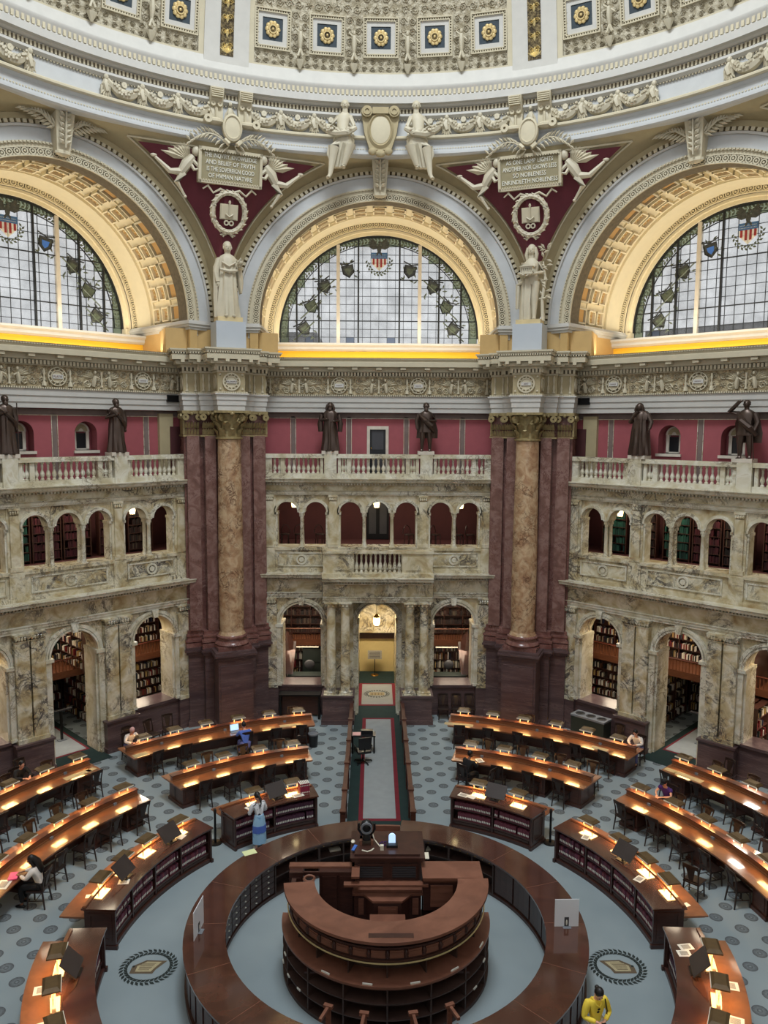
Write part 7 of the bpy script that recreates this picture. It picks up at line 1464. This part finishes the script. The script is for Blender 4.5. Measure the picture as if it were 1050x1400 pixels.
# ================================================================ PEOPLE
def skin(name, nodes, edges, mat, parent, sub=2):
    """one continuous surface grown over a skeleton: nodes = {key: (x, y, z, radius)}; the first key is the root"""
    keys = list(nodes); me = bpy.data.meshes.new(name); me.from_pydata([nodes[k][:3] for k in keys], [(keys.index(a), keys.index(b)) for a, b in edges], [])
    me.materials.append(MATS[mat]); o = link(name, me, parent)
    md = o.modifiers.new('skin', 'SKIN'); md.use_smooth_shade = True; md.branch_smoothing = .5
    for i, k in enumerate(keys):
        v = me.skin_vertices[0].data[i]; r = nodes[k][3]; v.radius = r if isinstance(r, tuple) else (r, r); v.use_root = i == 0
    s = o.modifiers.new('sub', 'SUBSURF'); s.levels = s.render_levels = sub; return o
def L3(a, b, t): return tuple(a[i]+(b[i]-a[i])*t for i in range(3))
def person(M, label, J, skin_mat, hair_mat, top_mat, leg_mat, hair='short', dress=None, sleeves=1.0, cap=None, shoes='black_metal', extra=None):
    """J: joints; local +y is forward"""
    e = empty('person'); e.matrix_local = M; props(e, label, 'person')
    N = {'pelvis': (*J['pelvis'], .09), 'waist': (*J['waist'], .075), 'chest': (*J['chest'], (.10, .075)), 'neck': (*J['neck'], .045), 'nape': (*L3(J['neck'], J['head'], .45), .045)}
    E = [('pelvis','waist'),('waist','chest'),('chest','neck'),('neck','nape')]
    for s in 'LR':
        q = -1 if s == 'L' else 1; sh, el, wr = J['sh'+s], J['el'+s], J['wr'+s]
        N['sh'+s] = (*sh, .043); N['el'+s] = (*el, .037); N['wr'+s] = (*wr, .025); E += [('chest','sh'+s),('sh'+s,'el'+s),('el'+s,'wr'+s)]
        d = (Vector(wr)-Vector(el)).normalized(); pl = Vector(wr)+d*.07; N['palm'+s] = (*pl, (.036, .018)); E.append(('wr'+s,'palm'+s))
        up = Vector((0,0,1)); a = d.cross(up); a = a.normalized() if a.length > .1 else Vector((1,0,0)); dn = a.cross(d).normalized()
        for i, (off, Lf) in enumerate(((-.026,.058),(-.009,.07),(.009,.066),(.025,.052))):
            b0 = pl+d*.025+a*off; k1 = b0+d*Lf*.55-dn*.006; k2 = b0+d*Lf*.9-dn*.028
            N['f%s%da' % (s,i)] = (*b0, .0095); N['f%s%db' % (s,i)] = (*k1, .0085); N['f%s%dc' % (s,i)] = (*k2, .007); E += [('palm'+s,'f%s%da' % (s,i)),('f%s%da' % (s,i),'f%s%db' % (s,i)),('f%s%db' % (s,i),'f%s%dc' % (s,i))]
        t0 = Vector(wr)+d*.03-a*q*-.03*0-a*(.03*q); t1 = t0-a*(.02*q)+d*.035; N['t%sa' % s] = (*t0, .011); N['t%sb' % s] = (*t1, .009); E += [('wr'+s,'t%sa' % s),('t%sa' % s,'t%sb' % s)]
        hp, kn, an = J['hip'+s], J['kn'+s], J['an'+s]
        N['hip'+s] = (*hp, .085); N['kn'+s] = (*kn, .055); N['calf'+s] = (*L3(kn, an, .35), .05); N['an'+s] = (*an, .034); toe = (an[0]+q*.015, an[1]+.12, .03); N['toe'+s] = (*toe, (.038, .022))
        E += [('pelvis','hip'+s),('hip'+s,'kn'+s),('kn'+s,'calf'+s),('calf'+s,'an'+s),('an'+s,'toe'+s)]
    skin('body', N, E, skin_mat, e)
    # head with a face, tilted by J['tilt'] (nod forward) and turned by J['turn']
    HM = Matrix.Translation(J['head']) @ Matrix.Rotation(J.get('turn', 0), 4, 'Z') @ Matrix.Rotation(-J.get('tilt', 0), 4, 'X')
    m = MB(HM); m.ell(0, 0, 0, .074, .092, .115, 16, 12); m.ell(0, .03, -.05, .055, .06, .065, 12, 8)
    m.add([(-.013,.085,-.03),(.013,.085,-.03),(0,.088,.025),(0,.118,-.024)], [(0,3,2),(3,1,2),(0,1,3)])
    for q in (-1, 1): m.ell(q*.075, -.005, -.005, .012, .022, .03, 8, 6)
    hd = obj('head', m, skin_mat, e)
    m = MB(HM)
    for q in (-1, 1): m.ell(q*.03, .085, .012, .013, .009, .008, 8, 5)
    obj('eyes', m, 'hair_dark', hd)
    m = MB(HM); m.ell(0, .088, -.06, .024, .01, .007, 8, 5); obj('mouth', m, 'pink_cloth', hd)
    m = MB(HM)
    if hair: m.ell(0, -.022, .03, .086, .096, .108, 16, 10)
    if hair == 'bun': m.ell(0, -.11, .0, .045, .04, .045, 10, 7)
    if hair == 'tail': m.ell(0, -.1, -.01, .04, .04, .05, 10, 7); m.tube([(0,-.12,0),(0,-.14,-.12),(0,-.11,-.24)], [.035,.04,.015], 8)
    if hair == 'long': m.tube([(0,-.05,.04),(0,-.1,-.1),(0,-.09,-.32),(0,-.07,-.42)], [.08,.095,.09,.04], 10); [m.tube([(q*.06,.01,.05),(q*.085,0,-.08),(q*.08,-.03,-.28)], [.035,.04,.025], 8) for q in (-1, 1)]
    obj('hair', m, hair_mat, e)
    if cap: m = MB(HM); m.ell(0, -.005, .05, .09, .1, .085, 16, 9); m.prism([(-.06,.07),(.06,.07),(.045,.16),(-.045,.16)], .055, .067); obj('cap', m, cap, e)
    # clothing over the body
    C = {'w': (*J['waist'], .115), 'p': (*L3(J['waist'], J['pelvis'], .8), .125), 'c': (*J['chest'], (.17, .135)), 'n': (*L3(J['chest'], J['neck'], .72), .085)}
    E = [('w','p'),('w','c'),('c','n')]
    for s in 'LR':
        sh, el, wr = J['sh'+s], J['el'+s], J['wr'+s]; C['s'+s] = (*sh, .088); E.append(('c','s'+s)); C['m'+s] = (*L3(sh, el, .55), .07); E.append(('s'+s,'m'+s))
        if sleeves > .6: C['e'+s] = (*el, .055); C['v'+s] = (*L3(el, wr, min(.9, sleeves-.1)), .045); E += [('m'+s,'e'+s),('e'+s,'v'+s)]
    skin('shirt' if not dress else 'blouse', C, E, top_mat, e)
    if dress:
        m = MB(); hx, hy, hz = J['pelvis']; robe(m, [(.22,.2,.17,hx,hy,1),(.5,.2,.165,hx,hy,.9),(.75,.19,.155,hx,hy,.6),(.92,.165,.135,hx,hy,.3),(1.05,.13,.11,hx,hy,.1)], 26, 7, .05, 5); obj('skirt', m, dress, e)
        m = MB(); robe(m, [(.55,.206,.17,hx,hy,1),(.75,.196,.16,hx,hy,.6)], 26, 7, .05, 5); obj('skirt_band', m, 'blue_cloth', e) if dress == 'skirt_cloth' else None
    else:
        C = {'p': (*J['pelvis'], .12)}; E = []
        for s in 'LR':
            hp, kn, an = J['hip'+s], J['kn'+s], J['an'+s]; C['h'+s] = (*hp, .105); C['k'+s] = (*kn, .075); C['a'+s] = (*L3(kn, an, .92), .055); E += [('p','h'+s),('h'+s,'k'+s),('k'+s,'a'+s)]
        skin('trousers', C, E, leg_mat, e)
    for s in 'LR':
        an = J['an'+s]; m = MB(); m.ell(an[0]+(-.01 if s == 'L' else .01), an[1]+.05, .035, .05, .135, .045, 10, 6); obj('shoe', m, shoes, e)
    return e, HM
def stand(lean=0, arms=None, head=(0, .03, 1.56), tilt=.4, turn=0):
    J = dict(pelvis=(0,0,.93), waist=(0,.0,1.06), chest=(0,.02+lean,1.28), neck=(0,.02+lean,1.42), head=head, tilt=tilt, turn=turn,
             shL=(-.17,.01+lean,1.36), shR=(.17,.01+lean,1.36), hipL=(-.09,0,.88), hipR=(.09,0,.88), knL=(-.1,.02,.48), knR=(.1,.02,.48), anL=(-.1,-.01,.08), anR=(.11,-.02,.08))
    J.update(arms or dict(elL=(-.24,.02,1.1), wrL=(-.12,.24,1.1), elR=(.24,.02,1.1), wrR=(.12,.24,1.1))); return J
def sit(lean=.15, arms=None, tilt=.5, turn=0, hx=0):
    J = dict(pelvis=(0,-.05,.56), waist=(0,-.03,.70), chest=(hx*.5,-.03+lean*.7,.93), neck=(hx,lean*.95,1.06), head=(hx,.04+lean*1.1,1.19), tilt=tilt, turn=turn,
             shL=(-.17+hx*.7,-.03+lean*.9,1.0), shR=(.17+hx*.7,-.03+lean*.9,1.0), hipL=(-.1,-.02,.53), hipR=(.1,-.02,.53), knL=(-.12,.4,.52), knR=(.12,.4,.52), anL=(-.12,.36,.08), anR=(.12,.36,.08))
    J.update(arms or dict(elL=(-.26,.12+lean*.6,.82), wrL=(-.1,.36+lean*.5,.82), elR=(.26,.12+lean*.6,.82), wrR=(.1,.36+lean*.5,.82))); return J
# printed blouse and skirt cloths
def cloth(name, base, spots, sc, lo, hi):
    t = NT(name); t.fin(t.ramp(t.noise(sc, 4, .6), [(lo, spots), (hi, base)]), .8)
cloth('spotted_cloth', (226,228,232), (40,44,56), 11, .36, .42); cloth('skirt_cloth', (156,196,226), (84,134,184), 3.2, .38, .5)
W2 = lambda x, y, rz: Matrix.Translation((x, y, 0)) @ Matrix.Rotation(rz, 4, 'Z')
a = -37.2
person(azM(a, 5.86, 0, 0), 'standing woman in spotted blouse and blue skirt reading at the left bookcase desk', stand(.05, dict(elL=(-.25,.1,1.08), wrL=(-.16,.3,1.06), elR=(.25,.05,1.1), wrR=(.15,.26,1.04)), (0,.1,1.54), .6), 'skin_light', 'hair_dark', 'spotted_cloth', None, 'tail', 'skirt_cloth', 1.0, shoes='white_cloth')
# visitor in yellow, looking at a phone
e, HM = person(W2(4.06, -2.98, pi+.25), 'visitor in a yellow blouse looking down at a phone, lower right of the ring counter', stand(0, dict(elL=(-.27,.04,1.08), wrL=(-.06,.24,1.08), elR=(.27,.04,1.08), wrR=(.07,.22,1.06)), (0,.1,1.54), .75), 'skin_light', 'hair_dark', 'yellow_cloth', 'white_cloth', 'bun', None, 1.0, shoes='white_cloth')
m = MB(); m.box(-.04, .04, .29, .43, 1.09, 1.10); obj('phone', m, 'black_metal', e, smooth=False)
m = MB(); m.tube([(-.14,.09,1.4),(-.16,.14,1.2),(-.17,.1,1.0)], .012, 5); obj('bag_strap', m, 'black_metal', e)
m = MB(); m.ell(.02, .155, 1.27, .03, .01, .022, 8, 5); m.ell(.035, .155, 1.22, .03, .01, .022, 8, 5); obj('sunglasses', m, 'black_metal', e)
m = MB(); m.tube([(-.105,.0,1.43),(-.04,.12,1.33),(0,.14,1.3),(.04,.12,1.33),(.105,0,1.43)], .016, 6); obj('collar', m, 'yellow_cloth', e)
SEATED = [(-40.4, 14.02, pi, sit(.2, tilt=.7, turn=.3), 'person in pale shirt and pink head scarf bent over the outer left desk', 'skin_light', 'pink_cloth', 'white_cloth', 'denim', 'short'),
    (-24.5, 11.98, 0, sit(.1, tilt=.3), 'person in a blue shirt seated from behind at a laptop at the outer left desk', 'skin_light', 'hair_dark', 'blue_cloth', 'denim', 'short'),
    (18.6, 8.86, -.5, sit(.12, tilt=.2, turn=-.5), 'person in black clothes reading a white page at the inner desk right of the aisle', 'skin_brown', 'hair_dark', 'black_cloth', 'black_cloth', 'short'),
    (41.3, 14.02, pi, sit(.18, tilt=.6), 'dark haired person in a white shirt behind the outer right desk', 'skin_light', 'hair_dark', 'white_cloth', 'denim', 'short'),
    (53.6, 10.98, pi, sit(.15, tilt=.5), 'person in a purple polo shirt and black cap at the inner right desk', 'skin_light', 'hair_dark', 'purple_cloth', 'black_cloth', 'short'),
    (-76.8, 8.95, .2, sit(.1, tilt=.4, turn=.3), 'woman with long black hair and white top reading at the left edge', 'skin_brown', 'hair_dark', 'white_cloth', 'black_cloth', 'long'),
    (-56.6, 14.02, pi, sit(.1, tilt=.4), 'person mostly hidden behind a lamp of the outer desk by the left wall', 'skin_light', 'hair_dark', 'black_cloth', 'black_cloth', 'short')]
for az, r, rz, J_, lab, sk, hr, top, lg, hs in SEATED:
    e, HM = person(azM(az, r, 0, rz), lab, J_, sk, hr, top, lg, hs, None, .5 if top == 'purple_cloth' else 1.0, 'black_cloth' if 'cap' in lab else None)
    if az not in (-24.5, -76.8, 18.6): chair(azM(az, r+(.0), 0, rz), 'wooden chair under the ' + lab.split(' ')[0] + ' ' + ' '.join(lab.split(' ')[1:7]), 'occupied chairs')
    elif az == 18.6 or az == -76.8: chair(azM(az, r, 0, rz), 'wooden chair under the ' + ' '.join(lab.split(' ')[:6]), 'occupied chairs')
chair(azM(23.0, 8.75, 0, 1.2), 'low wooden chair with papers beside the person in black, right of the aisle', 'pulled out chairs')
def laptop(M, lab):
    t = empty('laptop'); t.matrix_local = M; props(t, lab, 'laptop'); m = MB(); m.box(-.17, .17, -.12, .12, 0, .015); obj('keyboard_base', m, 'grey_plastic', t, smooth=False)
    m = MB(Matrix.Translation((0, .12, .015)) @ Matrix.Rotation(-.3, 4, 'X')); m.box(-.17, .17, 0, .012, 0, .24); l = obj('lid', m, 'grey_plastic', t, smooth=False); m = MB(Matrix.Translation((0, .12, .015)) @ Matrix.Rotation(-.3, 4, 'X')); m.box(-.155, .155, -.003, 0, .015, .225); obj('screen', m, 'screen_glow', l, smooth=False)
laptop(azM(-25.3, 12.66, .76), 'open laptop with a pale blue screen in front of the person in a blue shirt')
paper(9.52, 20.4, .78, .6, .24, .32, 'white page held up by the person in black at the inner right desk'); paper(12.58, -23.2, .76, -.3, .22, .3, 'white papers beside the laptop on the outer left desk', pic=False)
t = empty('pink_folder'); t.matrix_local = azM(-77.9, 9.5, .78, .4); props(t, 'bright pink folder in front of the woman at the left edge', 'folder'); m = MB(); m.box(-.16, .16, -.11, .11, 0, .03); obj('cover', m, 'hot_pink', t, smooth=False)
